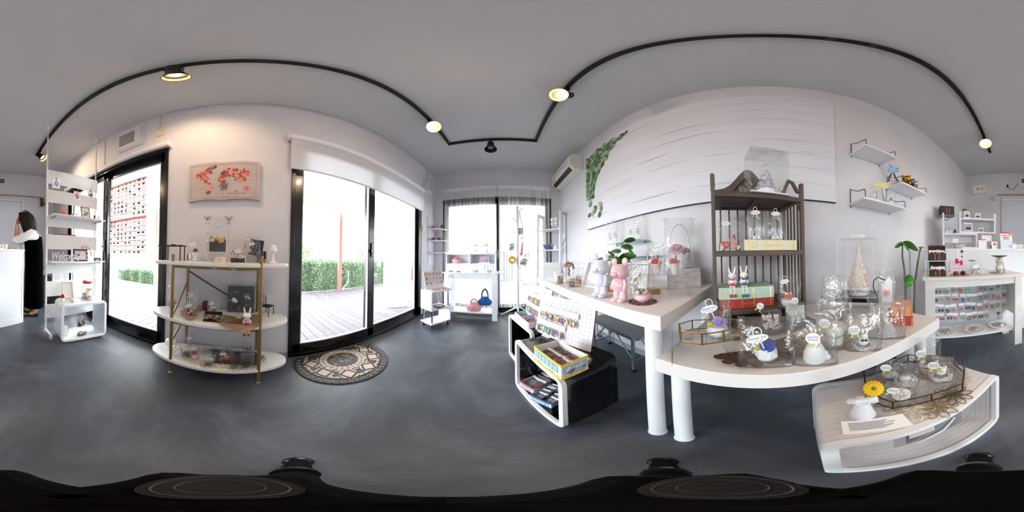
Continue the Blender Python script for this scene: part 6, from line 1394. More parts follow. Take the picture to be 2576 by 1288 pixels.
part('cup', B().lathe([(.014, 0), (.019, .03), (.02, .032)], 14, (0, 0, .002)), mat('d8a090', .6), t, smooth=True); part('flowers', B().sph((-.008, -.006, .042), .012, 8, 5).sph((.009, -.004, .044), .011, 8, 5), mat('efe6d6', .6), t, smooth=True); part('dark_berries', B().sph((.0, -.012, .038), .005, 6, 4).sph((.014, -.01, .038), .005, 6, 4), BLACKM, t); oval_tag(t, -.016, -.026, .085, .3, .95)
o = part('dark_red_pot', B().lathe([(.02, 0), (.028, .03), (.024, .06), (.014, .075)], 16), mat('5a2028', .5), smooth=True); o.location = (-1.20, -.31, O2); tag(o, 'dark red vase at the back of the middle board', 'vase')
t = thing('flower_tray', 'flat black tray of dark red and cream flowers in film on the middle board', 'wrapped gift', (-1.01, -.205, O2), face(-1.01, -.2)-.1)
part('black_tray', B().box(-.065, .065, -.035, .04, 0, .008), mat('17171a', .5), t); part('tray_back', B(TR(0, .03, .006, -.9)).box(-.07, .05, 0, .003, 0, .05), mat('17171a', .5), t)
rd = random.Random(21); bs = [B(), B(), B(), B()]
for k in range(40): bs[k % 4].sph((rd.uniform(-.055, .055), rd.uniform(-.028, .03), .012+rd.random()*.012), rd.uniform(.005, .009), 6, 4)
for b, c, n_ in zip(bs, ('7a2028', 'efe8dc', '4a4436', 'b87a5a'), ('red_berries', 'cotton', 'dark_leaves', 'dried_flowers')): part(n_, b, mat(c, .6), t, kind='stuff')
part('film_cover', B().box(-.068, .068, -.038, .043, .026, .0265), CELLO, t)
t = thing('framed_wreath', 'dark square canvas with eucalyptus and cotton wreath leaning at the back of the rack', 'wall art', (-1.20, -.045, O2), PI/2-.0); M = TR(rx=-.18)
part('canvas', B(M).box(-.10, .10, 0, .012, 0, .205), mat('34373a', .7, noise=('3f4346', 8)), t); q_ = ring_wreath(t, .062, -.012, -.024, .10, tilt=PI/2-.18, seed=7); part('cotton_boll', B().sph((-.05, -.022, .105), (.019, .012, .019), 10, 6).sph((-.036, -.025, .095), (.014, .01, .013), 10, 6), mat('f2efec', .8), t, smooth=True)
oval_tag(t, .048, -.022, .125, -.5, 1.1); tt = bag(t, .215, .03, .22, 120, .95); tt.rotation_euler = (-.18, 0, 0)
t = thing('rabbit_doll', 'long eared rabbit doll with dangling magenta boots on the rack front edge', 'figurine', (-.935, .003, O2), PI/2); t.scale = (1.2, 1.2, 1.22); rabbit(t, .098, y=.012, shirt='a82a50', shoe='b82860', bow='d8c8d0', gown='c8b8cc')
for x in (-.0098, .0098): part('yellow_sock', B().lathe([(.006, 0), (.008, .004), (.006, .008)], 12, (x, -.0165, -.037)), mat('e8a83a', .6), t, smooth=True)
# feather plates on the middle board
feather_plate('feather_plate', 'copper leaf fan tray spreading under the goods on the left of the middle board', (-1.15, -.30, O2+.0005), PI+.0, .0, .0, 'b08a68') if False else feather_plate('feather_plate', 'copper leaf fan tray spreading under the goods on the left of the middle board', (-1.10, -.33, O2+.0005), PI, .17, .13, 'd0b496', 11)
feather_plate('feather_plate', 'copper leaf fan tray reaching the right end of the middle board', (-1.10, -.05, O2+.0007), -PI/2+.1, .15, .28, 'ccac8c', 11)
feather_plate('feather_plate', 'gold leaf fan tray at the front centre of the middle board', (-1.03, -.10, O2+.0009), -PI/2, .13, .085, 'c0986a', 9)
# bottom tier
def apple(label, x, y, s, leafcol='c8a050'):
    t = thing('ceramic_apple', label, 'ornament', (x, y, O3), .3)
    part('apple_body', B().lathe([(.010, .002), (.028, 0), (.046, .018), (.05, .042), (.04, .066), (.022, .074), (.006, .066)], 24), GLOSSW, t, smooth=True).scale = (s, s, s)
    q = part('gold_stem', B().tube([(0, 0, .066), (.002, 0, .08), (.008, 0, .09)], .003, 6).sph((.018, 0, .092), (.014, .006, .003), 8, 4), mat('c8a050', .25, .9), t, smooth=True); q.scale = (s, s, s)
apple('larger white ceramic apple with gold leaf at the back left of the low board', -1.13, -.56, .98); apple('smaller white ceramic apple with gold leaf at the front left of the low board', -1.035, -.475, .92)
t = doily('crochet_doily', 'large brown and cream crochet doily covering the middle of the low board', (-1.07, -.145, O3+.0004), .16, .29, ('e6dccb', '8a7a6a', '66584a', 'cfc2ae'), 0, 18, .056)
t2 = thing('silver_tray', 'rectangular pewter tray with scalloped rim on the low board doily', 'tray', (-1.085, -.05, O3+.0035), PI/2); PEW = mat('6a6460', .35, .7)
part('tray_base', B().box(-.14, .13, -.085, .085, 0, .004), PEW, t2, bevel=.002); b = B()
for k in range(28):
    f = k/28; L_ = 2*(.27+.17); d = f*L_
    p = (-.14+d, -.085) if d < .27 else ((.13, -.085+d-.27) if d < .44 else ((.13-(d-.44), .085) if d < .71 else (-.14, .085-(d-.71)))); b.torus((p[0], p[1], .007), .011, .003, 10, 5)
part('scalloped_rim', b, PEW, t2, kind='stuff'); part('handle', B().tube([(.14, -.03, .008), (.165, -.02, .016), (.165, .02, .016), (.14, .03, .008)], .004, 6), PEW, t2, smooth=True); part('handle', B().tube([(-.15, -.03, .008), (-.172, -.02, .016), (-.172, .02, .016), (-.15, .03, .008)], .004, 6), PEW, t2, smooth=True)
def domecup(label, x, y, col, seed, z=O3):
    t, h, w = bagged('wrapped_flower_cup', label, (x, y, z, .15, .07, face(x, y)), seed=seed)
    part('white_cup', B().lathe([(.015, 0), (.019, .03), (.02, .034)], 14, (0, 0, .001)), PORC, t, smooth=True); daisy(t, 0, -.008, .052, .020, col, 1.0, 20, core=col); part('clear_dome', B().lathe([(.024, .034), (.025, .07), (.018, .09), (.001, .098)], 16), THING, t, smooth=True); oval_tag(t, -.004, -.022, .105, 0, .95)
domecup('magenta flower in a domed white cup, bagged, front of the low board', -1.03, -.335, 'c8286a', 131); domecup('yellow flowers in a domed cup, bagged, back of the low board', -1.17, -.42, 'f0b820', 132)
t, h, w = bagged('wrapped_toy_car', 'red toy car with orange rose, bagged, on the pewter tray', (-1.045, -.125, O3+.0085, .11, .10, face(-1.045, -.12)), seed=133); minicar(t, .055, 'c03048', rz=.15); rose(t, .004, -.004, .034, .014, 'd88a3a', .9); oval_tag(t, -.02, -.03, .078, .1, 1.0)
t, h, w = bagged('wrapped_toy_scooter', 'red toy scooter with brown flowers, bagged, at the back of the pewter tray', (-1.15, .02, O3+.0085, .115, .09, face(-1.15, .02)), seed=134); scooter(t, .055, 'b84048', z=.03); part('clear_pedestal', B().box(-.035, .035, -.02, .02, 0, .03), ACRYL, t)
t, h, w = bagged('wrapped_dark_soap', 'dark round soap in a clear bag at the right front of the pewter tray', (-1.04, .01, O3+.0085, .085, .085, face(-1.04, .01)), seed=135); part('dark_soap', B().lathe([(.028, 0), (.03, .006), (.026, .012)], 20), mat('3a3638', .5), t, smooth=True)
# ================= partition goods =================
S1, S2 = 1.3255, .8385
t = thing('pumpkin_ornament', 'orange pumpkin ornament on the upper partition shelf', 'ornament', (-.715, -1.555, S1), face(-.7, -1.5)); 
for k in range(7): a = 2*PI*k/7; part('pumpkin_lobe', B().sph((.014*math.cos(a), .010*math.sin(a), .026), (.019, .017, .026), 10, 6), mat('e8641e', .5), t, smooth=True)
part('stem', B().cyl((0, 0, .05), (.003, 0, .06), .003, n=6), mat('6a4a2a', .7), t)
for k, (x, c, n_) in enumerate(((-.83, 'd8a03a', 'amber'), (-.885, 'b0486a', 'pink'))):
    t = thing('candy_jar', f'tiny jar of {n_} sweets on the upper partition shelf', 'jar', (x, -1.555, S1), 0); part('glass', B().lathe([(.016, 0), (.02, .01), (.018, .03)], 14, cap=False), THING, t, smooth=True); rd = random.Random(k)
    b = B(); [b.sph((rd.uniform(-.011, .011), rd.uniform(-.011, .011), .006+rd.random()*.02), .0055, 6, 4) for _ in range(14)]; part('sweets', b, mat(c, .5), t, kind='stuff'); part('brown_bow', B().sph((-.010, -.006, .036), (.010, .006, .007), 8, 4).sph((.010, -.006, .036), (.010, .006, .007), 8, 4), mat('6a5030', .6), t, smooth=True)
def frame(name, label, loc, rz, W, H_, mcol, lean=.2, bw=.014, inner='f2f2f2', plant=None, sc=1):
    t = thing(name, label, 'picture frame', loc, rz); M = TR(rx=-lean); m = mat(mcol, .5, noise=('d8c8c0', 60) if plant == 'spots' else None)
    for x0, x1, z0, z1 in ((-W/2, W/2, 0, bw), (-W/2, W/2, H_-bw, H_), (-W/2, -W/2+bw, bw, H_-bw), (W/2-bw, W/2, bw, H_-bw)): part('frame_side', B(M).box(x0, x1, 0, .010, z0, z1), m, t, bevel=.001)
    part('picture', B(M).box(-W/2+bw, W/2-bw, .006, .008, bw, H_-bw), mat(inner, .6), t); return t, M
t, M = frame('photo_frame', 'leopard print frame with a green plant picture on the upper partition shelf', (-1.0, -1.545, S1), PI-.1, .115, .15, '3a2a2c', .2, .013, 'e9ecea', 'spots'); b = B(M); rd = random.Random(2)
for k in range(9): a = rd.uniform(0, 6.28); b.add([(0, .005, .07), (.026*math.cos(a)-.006*math.sin(a), .005, .07+.03*math.sin(a)+.006*math.cos(a)), (.036*math.cos(a), .005, .07+.04*math.sin(a)), (.026*math.cos(a)+.006*math.sin(a), .005, .07+.03*math.sin(a)-.006*math.cos(a))], [(0, 1, 2, 3)])
part('printed_leaves', b, mat('5a7a5a', .6), t, kind='stuff')
o = part('dark_pen_cup', B().cyl((0, 0, 0), (0, 0, .055), .014, n=14), mat('4a4048', .5), smooth=True); o.location = (-1.12, -1.55, S1); tag(o, 'slim dark cup beside the leopard print frame', 'cup')
o = part('white_oval_dish', B().lathe([(.001, 0), (.03, .002), (.032, .055), (.001, .06)], 20, sy=.3), PORC, smooth=True); o.location = (-1.18, -1.545, S1); tag(o, 'white oval plaque at the end of the upper partition shelf', 'ornament')
t = thing('welcome_sign', 'white cut out Welcome script sign on the lower partition shelf', 'sign', (-.74, -1.555, S2), PI)
text('Welcome', .125, mat('dfdcee', .4), t, (0, 0, .052), (PI/2, 0, 0), 'script_letters', .006, shear=.3, sx=.62); part('sign_base', B().box(-.135, .125, -.006, .006, 0, .006), mat('e4e2ee', .4), t)
t, M = frame('photo_frame', 'black frame with rose and lace on the lower partition shelf', (-.945, -1.55, S2), PI, .19, .135, '1c1a1c', .12, .016, 'd8d4dc'); part('red_rosebud', B(M).sph((-.03, -.004, .07), (.014, .006, .012), 10, 6), mat('7a1a2a', .6), t, smooth=True)
for x, z in ((-.085, .03), (-.04, .012), (.075, .02), (.085, .06), (.085, .11)): part('white_flower', B(M).sph((x, -.003, z), (.009, .004, .009), 8, 5), PORC, t, smooth=True)
t = thing('flower_hoop', 'half hoop of pink and cream flowers behind the black frame', 'ornament', (-1.06, -1.605, S2), PI); rd = random.Random(4); bs = [B(), B(), B()]
for k in range(40): a = -.1+2.2*k/40; bs[k % 3].sph((-.03+.085*math.cos(a)+rd.gauss(0, .005), rd.gauss(0, .005), .06+.11*math.sin(a)+rd.gauss(0, .005)), rd.uniform(.007, .012), 6, 4)
for b, c, n_ in zip(bs, ('e8a0a0', 'dfe0b8', 'efe0d6'), ('pink_flowers', 'pale_greens', 'cream_flowers')): part(n_, b, mat(c, .6), t, kind='stuff')
part('hoop_foot', B().cyl((.055, 0, 0), (.055, 0, .07), .004, n=6), mat('d8c8b8', .5), t)
t = thing('bat_sign', 'black bat shaped ornament with white lettering at the shelf end', 'ornament', (-1.17, -1.55, S2), PI)
bt = [(-.055, 0), (.055, 0), (.055, .03), (.04, .042), (.022, .035), (.012, .036), (.009, .05), (.004, .041), (-.004, .041), (-.009, .05), (-.012, .036), (-.022, .035), (-.04, .042), (-.055, .03)]
part('bat_silhouette', B().rings([[(x, y, z) for x, z in bt] for y in (-.003, .003)]), BLACKM, t); text('batty', .02, PAPER, t, (0, -.0035, .012), (PI/2, 0, 0))
for x, z, lb, c, dx in ((-.665, 1.66, 'white card with a purple bouquet clipped at the top left of the partition', '8a86b0', 0), (-.925, 1.545, 'white card with a red flower bouquet clipped below the others', 'd0405a', 0), (-1.11, 1.60, 'white card with a black flower bear clipped at the top right of the partition', '3a3034', 0)):
    t = thing('greeting_card', lb, 'card', (x, -1.628, z), PI, 'cards clipped on the partition'); part('card', B().box(-.045, .045, -.002, -.001, 0, .125), PAPER, t); rd = random.Random(int(z*100)); b = B()
    for k in range(34): a = rd.uniform(0, 6.28); r_ = rd.random()**.5*.028; b.add([(r_*math.cos(a)+.006*math.cos(q*1.57), -.0025, .062+r_*1.15*math.sin(a)+.006*math.sin(q*1.57)) for q in range(4)], [(0, 1, 2, 3)])
    part('printed_bouquet', b, mat(c, .7), t, kind='stuff'); part('clip', B().box(-.006, .006, -.006, 0, .108, .135), mat('8a7a6a', .5, .4), t, bevel=.001); part('hook_wire', B().tube([(0, -.002, .13), (.01, -.003, .16), (.02, -.003, .165), (.02, -.002, .235)], .0014, 5), mat('b8b8bc', .3, .8), t)
for x, lb, c in ((-.735, 'pale notice with pastel dots tucked in the lower partition gap', 1), (-.985, 'pale pink bordered notice tucked in the lower partition gap', 0)):
    t = thing('notice_card', lb, 'notice', (x, -1.628, .612), PI); part('sheet', B().box(-.10, .10, -.002, -.001, 0, .095), mat('f0f2f6', .6), t)
    if c: [part('pastel_dots', (lambda b: [b.add([(xx+.008*math.cos(a), -.0024, .012+.018*k+.008*math.sin(a)) for a in [2*PI*i/10 for i in range(10)]], [tuple(range(10))]) for k in range(5)] and b)(B()), mat(cc, .6), t, kind='stuff') for xx, cc in ((.04, 'a8ccd0'), (.062, 'e8c4c8'), (.084, 'c8ccd4'))]
    q = B(); [q.box(-.05-.03*c, .02-.03*c, -.0024, -.002, .03+.016*k, .034+.016*k) for k in range(3)]; part('printed_lines', q, mat('c8c0cc', .6), t, kind='stuff')
o = part('red_album', B().box(-.13, .13, -.03, .03, 0, .012), mat('8a2430', .5), bevel=.002); o.location = (-.80, -1.675, 1.1255-.0); tag(o, 'dark red album lying on the partition rail behind the planks', 'album')
# goods on white cube
C1 = .4325
t, M = frame('photo_frame', 'white and gold photo frame leaning on the white cube', (-.775, -1.535, C1), PI-.3, .12, .185, 'd8c8a0', .25, .008, 'f6f4f2'); part('easel', B().cyl((0, .04, .10), (0, .07, 0), .003, n=5), mat('8a6a50', .6), t)
t = thing('dog_figure', 'small white dog ornament wearing red flowers on the white cube', 'figurine', (-.682, -1.46, C1), face(-.68, -1.46)); part('body', B().lathe([(.016, 0), (.018, .02), (.013, .038)], 14), PORC, t, smooth=True); part('red_flowers', B().sph((0, 0, .05), (.02, .018, .018), 10, 6).sph((0, -.004, .068), (.015, .014, .012), 10, 6), mat('d01a34', .7, bump=(400, 1)), t, smooth=True); part('name_tag', B().box(.002, .024, -.022, -.018, 0, .003), mat('6a4a40', .6), t)
o = part('pink_gift_box', B().box(-.04, .04, -.03, .03, 0, .026), mat('efdfe4', .5), bevel=.002); o.location = (-.80, -1.425, C1); o.rotation_euler = (0, 0, .3); tag(o, 'small pale pink patterned box on the white cube', 'box')
t = thing('candy_jar', 'clear candy jar with red lid and panda label on the white cube', 'jar', (-.97, -1.455, C1)); t.scale = (1.25, 1.25, 1.3); part('jar_body', B().lathe([(.048, 0), (.052, .01), (.052, .11), (.04, .13), (.038, .135)], 28, cap=False), THING, t, smooth=True); part('red_lid', B().lathe([(.041, .133), (.042, .152), (.0, .153)], 28), mat('c8283a', .35), t, smooth=True)
rd = random.Random(17); bs = {c: B() for c in ('d04a4a', 'e0a040', 'f0e8e0', '7ab06a', 'c87aa0')}
for k in range(150): a = rd.uniform(0, 6.28); r_ = .044*rd.random()**.5; bs[rd.choice(list(bs))].sph((r_*math.cos(a), r_*math.sin(a), .006+rd.random()*.038), .006, 5, 3)
for c, b in bs.items(): part('candies', b, mat(c, .5), t, kind='stuff')
lf = face(-.97, -1.455); M = TR(rz=lf)
part('label', B(M).add([(.0532*math.sin(a), -.0532*math.cos(a), z) for a in [-.2+1.1*i/8 for i in range(9)] for z in (.035, .10)], [(2*i, 2*i+2, 2*i+3, 2*i+1) for i in range(8)]), mat('e6efe4', .6), t, smooth=True); part('printed_animals', B(M).sph((.014, -.052, .085), (.009, .002, .009), 10, 5).sph((.034, -.042, .088), (.007, .004, .007), 10, 5), mat('e8a050', .6), t, kind='stuff'); part('panda_eyes', B(M).sph((.026, -.0475, .089), .0025, 6, 4).sph((.030, -.046, .089), .0025, 6, 4), BLACKM, t, kind='stuff')
o = part('acrylic_sheet', B().box(-.07, .07, -.04, .04, 0, .0015), ACRYL); o.location = (-.985, -1.40, C1-.0); o.location.z = C1+.0002; tag(o, 'clear sheet under the candy jar', 'sheet'); o.location.y = -1.385
t = thing('acrylic_riser', 'clear acrylic riser inside the white open cube', 'riser', (-.93, -1.46, .046), PI+.1); part('top_plate', B().box(-.09, .09, -.04, .05, .085, .088), ACRYL, t); part('leg_plate', B().box(-.09, -.087, -.04, .05, 0, .085), ACRYL, t); part('leg_plate', B().box(.087, .09, -.04, .05, 0, .085), ACRYL, t)
t, h, w = bagged('wrapped_bear_pair', 'pair of pink and black flower bears, bagged, on the riser in the cube', (-.885, -1.43, .1345, .145, .125, PI+.45), seed=141); t.scale = (1.2, 1.2, 1.15)
for x in (-.028, .028):
    part('pink_flower_head', B().sph((x, 0, .062), (.024, .022, .02), 12, 8), mat('e8b0b4', .7, bump=(400, 1)), t, smooth=True); part('bear_body', B().lathe([(.018, 0), (.02, .02), (.014, .045)], 12, (x, 0, 0)), mat('2a2426', .6), t, smooth=True); part('bow', B().sph((x-.006, -.018, .038), (.008, .004, .006), 6, 4).sph((x+.006, -.018, .038), (.008, .004, .006), 6, 4), mat('efe6c8', .6), t)
t, h, w = bagged('wrapped_white_bear', 'white flower bears in a clear bag at the left inside the cube', (-.70, -1.435, .046, .16, .085, PI+.3), seed=142)
for z in (.02, .06, .095): part('bear', B().sph((.004*(z*50 % 3), 0, z), (.024, .018, .02), 10, 6), PORC, t, smooth=True)
t = thing('oval_dish', 'green oval dish of small bagged sweets inside the white cube', 'dish', (-.86, -1.372, .046), PI+.25); part('dish', B().lathe([(.035, 0), (.06, .006), (.066, .022), (.062, .022), (.056, .008), (.03, .003)], 24, sy=.55), mat('5a7a5a', .5), t, smooth=True)
part('sweets', B().sph((-.02, 0, .022), (.02, .014, .008), 8, 5).sph((.015, .005, .024), (.022, .014, .008), 8, 5), mat('d8a8b8', .5), t, kind='stuff'); part('clear_packet', B().box(-.045, .045, -.02, .02, .02, .036), CELLO, t)
# ================= far zone goods =================
t = thing('brooch_board', 'open white display box of colourful brooches on the marble cart', 'display board', (-.842, 1.818, .5205), math.atan2(.303, .146))
part('tray', B().box(.01, .33, .015, .15, 0, .008), mat('eceaf0', .4), t); M = TR(-.0, .15, .006, -.25) @ Matrix.Diagonal((1.22, 1, 1.22, 1)); part('back_panel', B(M).box(0, .27, 0, .006, 0, .20), mat('e6e2e6', .5), t, bevel=.001)
rd = random.Random(19)
bc = ('b0707a', 'd8985a', 'c07a5a', 'd05a6a', 'a88a9a', 'c83a3a', 'e0d0a8', 'e0c83a', 'e07a7a', 'd86a6a', '5a6a4a', 'e85a9a', 'e8c040', 'e89a9a')
for k in range(15):
    i, j = k % 5, k//5; 
    if (i, j) in ((2, 2),): continue
    part('brooch', B(M).sph((.03+i*.052, -.008, .17-j*.052), (.015, .006, .014), 10, 6), mat(bc[k % 14], .4), t, smooth=True); part('clear_packet', B(M).box(.012+i*.052, .048+i*.052, -.015, -.0145, .15-j*.052, .19-j*.052), CELLO, t)
for k in range(16): part('brooch', B().sph((.03+(k % 8)*.038, .045+.05*(k//8), .014), (.010, .010, .006), 8, 5), mat(bc[(k*5) % 14], .4), t, smooth=True)
t = thing('serving_plate', 'grey scalloped plate of hair pins on the middle cart board', 'plate', (-.835, 1.985, .2805)); part('plate', B().lathe([(.04, 0), (.075, .008), (.085, .018), (.083, .019), (.07, .010)], 24), mat('6a6c78', .3, .3), t, smooth=True); part('hair_pins', B().sph((-.02, 0, .016), (.025, .018, .01), 8, 4).sph((.02, .01, .016), (.03, .018, .01), 8, 4), mat('e6dede', .4), t, kind='stuff')
t = thing('jewelry_stand', 'small silver stand with hanging hair ties behind the brooch board', 'stand', (-.70, 2.09, .5205)); part('stem', B().cyl((0, 0, 0), (0, 0, .22), .003, n=6).cyl((0, 0, 0), (0, 0, .005), .02, n=12).cyl((-.03, 0, .2), (.03, 0, .2), .003, n=6), CHROME, t); part('hair_tie', B().torus((-.02, 0, .18), .016, .006, 12, 6, ax='y').torus((.02, 0, .175), .016, .006, 12, 6, ax='y'), mat('c0a8b8', .6), t)
def knitbag(label, loc, rz, s, col, hcol, tall=1.0):
    t = thing('knitted_bag', label, 'bag', loc, rz); rd = random.Random(3); m = mat(col, .8, bump=(120, .8)); rows, cols_ = 7, 15
    part('bag_lining', B().lathe([(.7*s, 0), (.95*s, .3*s), (.85*s, .8*s), (.55*s, 1.15*s)], 18, sy=.6), m, t, smooth=True)
    b = B()
    for i in range(cols_):
        a = 2*PI*i/cols_
        for j in range(rows):
            f = j/(rows-1); r_ = s*(.72+.28*math.sin(PI*min(1, f*1.3+.1))-.32*max(0, f-.55)*2)
            for q in (-.12, .12): b.sph((r_*math.cos(a+q), .6*r_*math.sin(a+q), s*(.1+1.05*f)), (.13*s, .13*s, .12*s), 6, 4)
    o = part('chunky_stitches', b, m, t, smooth=True, kind='stuff')
    hb = B()
    for k in range(19): a = PI*k/18; hb.sph((.48*s*math.cos(a), .0, s*(1.1+.8*tall*math.sin(a))), .12*s, 8, 5)
    part('chunky_handle', hb, mat(hcol, .8, bump=(120, .8)), t, smooth=True)
knitbag('chunky pink knitted handbag on the low console shelf', (-.46, 2.46, .1205), 0, .106, 'e0a8a8', 'd8a0a0', .85)
knitbag('chunky blue knitted handbag with navy handle on a small stand', (-.30, 2.535, .203), 0, .104, '1f5aa8', '26304a', 1.7)
t = thing('small_stand', 'little white footed stand under the blue knitted bag', 'stand', (-.30, 2.535, .1205)); part('stand_top', B().box(-.09, .09, -.06, .06, .072, .08), PORC, t, bevel=.002)
for x in (-.07, .07):
    for y in (-.045, .045): part('leg', B().lathe([(.008, 0), (.01, .02), (.006, .05), (.009, .072)], 10, (x, y, 0)), PORC, t, smooth=True)
t = thing('wire_cage', 'white domed wire basket on the left of the low console shelf', 'basket', (-.66, 2.55, .1205)); 
for k in range(6): part('wire_hoop', B().tube([(.09*math.cos(a)*math.cos(k*PI/6), .09*math.cos(a)*math.sin(k*PI/6), .085*math.sin(a)) for a in [PI*i/14 for i in range(15)]], .002, 5), PORC, t)
t = thing('rabbit_ornament', 'small white ornament at the left edge of the low console shelf', 'ornament', (-.79, 2.42, .1205)); part('ornament', B().lathe([(.02, 0), (.022, .02), (.012, .04), (.014, .055), (0.001, .07)], 14), mat('f2e8e0', .5), t, smooth=True)
OT = .738+.281
for i, (x, lb) in enumerate(((-.44, 'white cup of pink picks on the organizer top, left one'), (-.27, 'white cup of pink picks on the organizer top, right one'))):
    t = thing('pick_cup', lb, 'cup', (x, 2.50, OT+.0005)); part('cup', B().lathe([(.024, 0), (.027, .07)], 16), mat('e8eaf2', .5), t, smooth=True); rd = random.Random(i); b = B(); q = B()
    for k in range(8): p = (rd.uniform(-.04, .04), rd.uniform(-.02, .02), .12+rd.random()*.02); q.cyl((0, 0, .05), p, .0012, n=4); b.sph(p, .009, 6, 4)
    part('sticks', q, mat('e8dcd0', .6), t, kind='stuff'); part('pink_tops', b, mat('d86a7a', .5), t, kind='stuff')
for i, (x, y, z, c, lb) in enumerate(((-.80, 2.5, OT, 'f0e4d8', 'ruffled cream hair tie on the left of the organizer top'), (-.66, 2.5, OT, 'f2e8e6', 'ruffled white hair tie on the organizer top'), (-.80, 2.36, .7385, 'b8b0b8', 'grey flat hair bow on the console front left'), (-.68, 2.36, .7385, 'd8a8ac', 'pink hair bows on the console front'), (-.42, 2.375, .7385, 'efe4d4', 'star shaped dish of pink hair ties on the console'), (-.22, 2.375, .7385, 'f2e6da', 'star shaped dish of red hair ties on the console right'))):
    t = thing('hair_tie_dish' if i > 3 else 'hair_tie', lb, 'hair tie', (x, y, z+.0005))
    if i > 3:
        st_ = [((.062 if k % 2 else .035)*math.cos(2*PI*k/16), (.062 if k % 2 else .035)*math.sin(2*PI*k/16)) for k in range(16)]; part('star_dish', B().rings([[(x_*.5, y_*.5, 0) for x_, y_ in st_], [(x_, y_, .022) for x_, y_ in st_]], True, False), mat(c, .5), t, solid=.002)
        part('hair_ties', B().torus((-.01, 0, .02), .018, .008, 12, 6).torus((.014, .006, .026), .016, .007, 12, 6), mat('d0687a', .6), t, smooth=True)
    else: part('ruffle', B().torus((0, 0, .011), .026, .010, 18, 6).torus((.01, 0, .012), .018, .008, 14, 6), mat(c, .7, bump=(200, 1)), t, smooth=True)
t = thing('pink_bowl', 'pink woven bowl of soft toys in the left organizer bay', 'bowl', (-.745, 2.50, .738+.1275)); part('bowl', B().lathe([(.05, 0), (.075, .03), (.08, .06), (.075, .06)], 20), mat('ecb8c4', .6), t, smooth=True); part('soft_toys', B().sph((-.03, 0, .065), .03, 10, 6).sph((.03, .01, .065), .03, 10, 6).sph((.0, -.02, .07), .026, 10, 6), mat('e88a94', .7), t, smooth=True, kind='stuff')
t = thing('card_stack', 'row of upright pastel cards with a round charm in the right organizer bay', 'cards', (-.30, 2.50, .738+.1275))
part('tray', B().box(-.09, .09, -.05, .05, 0, .02), mat('ecebf2', .5), t)
for k in range(6): part('card', B().box(-.075+k*.025, -.055+k*.025, .0, .01, .02, .115), mat(('e0a8b8', 'c8b0d8', 'b8c8c8', 'd0b8d0', 'b8b0d0', 'd8c0d0')[k], .5), t)
part('round_charm', B().torus((.01, -.03, .042), .022, .005, 18, 6, ax='y'), mat('d08a90', .5), t)
# corner shelf caps
for i, (z, items) in enumerate(((1.4755, (('5a5860', .07, -.15, .033, 'grey knitted cap on the top corner shelf'), ('b88a6a', .12, -.10, .03, 'tan knitted pouch on the top corner shelf'))), (1.2655, (('a8344a', .07, -.16, .034, 'crimson knitted pouch on the middle corner shelf'), ('4a484e', .15, -.10, .034, 'charcoal knitted cap on the middle corner shelf'))))):
    for c, dx, dy, r_, lb in items:
        o = part('knitted_pouch', B().lathe([(r_*1.1, 0), (r_*1.2, r_*.4), (r_*.9, r_*1.1), (r_*.3, r_*1.5), (0.001, r_*1.55)], 16), mat(c, .8, bump=(150, 1)), smooth=True); o.location = (XL+dx, YF+dy, z); tag(o, lb, 'pouch', 'knitted goods on the corner shelf')
t = thing('framed_card', 'small dark framed card on the top corner shelf', 'frame', (XL+.19, YF-.05, 1.4755), 0); part('frame', B().box(-.03, .03, -.004, .004, 0, .085), mat('2a2224', .5), t); part('picture', B().box(-.022, .022, -.005, -.004, .01, .075), mat('8a6a50', .6), t)
t = thing('hair_bows', 'tan and pink hair bows lying on the lowest corner shelf', 'hair tie', (XL+.12, YF-.14, 1.0555), 0); part('bow', B().sph((-.03, 0, .012), (.03, .02, .011), 8, 5), mat('c8a898', .6), t); part('bow', B().sph((.03, .02, .012), (.03, .02, .011), 8, 5), mat('d8b8bc', .6), t)
# coat tree pouches
def pouch(label, x, y, z, w_, h_, col, strap, L_, rot=0):
    t = thing('hanging_pouch', label, 'pouch', (x, y, z), 0, 'pouches on the coat tree', rot=(0, rot, 0)); part('pouch_body', B().box(-w_/2, w_/2, -.018, .018, 0, h_), mat(col, .6, noise=('e8e4ec' if col != 'c02434' else 'e8c8c8', 30)), t, bevel=.008, seg=2)
    part('strap', B().tube([(-w_/2+.004, 0, h_-.002), (-.006, .002, h_+L_*.6), (0, .004, h_+L_), (.006, .002, h_+L_*.6), (w_/2-.004, 0, h_-.002)], .005, 6), mat(strap, .6), t, smooth=True)
pouch('lavender pouch on a red and pink strap, high on the coat tree', .245, 2.50, 1.31, .11, .11, '9a8ab0', 'e08890', .33)
pouch('teal and grey pouch on a pale strap at the left of the coat tree', .115, 2.44, 1.06, .075, .11, '2f7a6a', 'd8b8c0', .28)
pouch('bright red lanyard pouch on the coat tree', .255, 2.42, .98, .03, .20, 'c02434', 'd04850', .12, .1)
pouch('dark brown tilted mug pouch with white print on the coat tree', .265, 2.40, .84, .09, .11, '3a2428', 'c04850', .16, .5)
t = thing('hanging_scrunchies', 'bunch of yellow scrunchies hanging at the left of the coat tree', 'hair tie', (.12, 2.42, .92)); 
for k in range(4): part('scrunchie', B().torus((0, .012*k-.02, 0), .045-.004*k, .014, 18, 6, ax='y'), mat(('e8b84a', 'f0cf80', 'efe0c0', 'e8c060')[k], .7, bump=(150, 1)), t, smooth=True)
part('tie_cord', B().cyl((0, 0, .045), (.02, .01, .20), .002, n=5), mat('dddddd', .6), t)
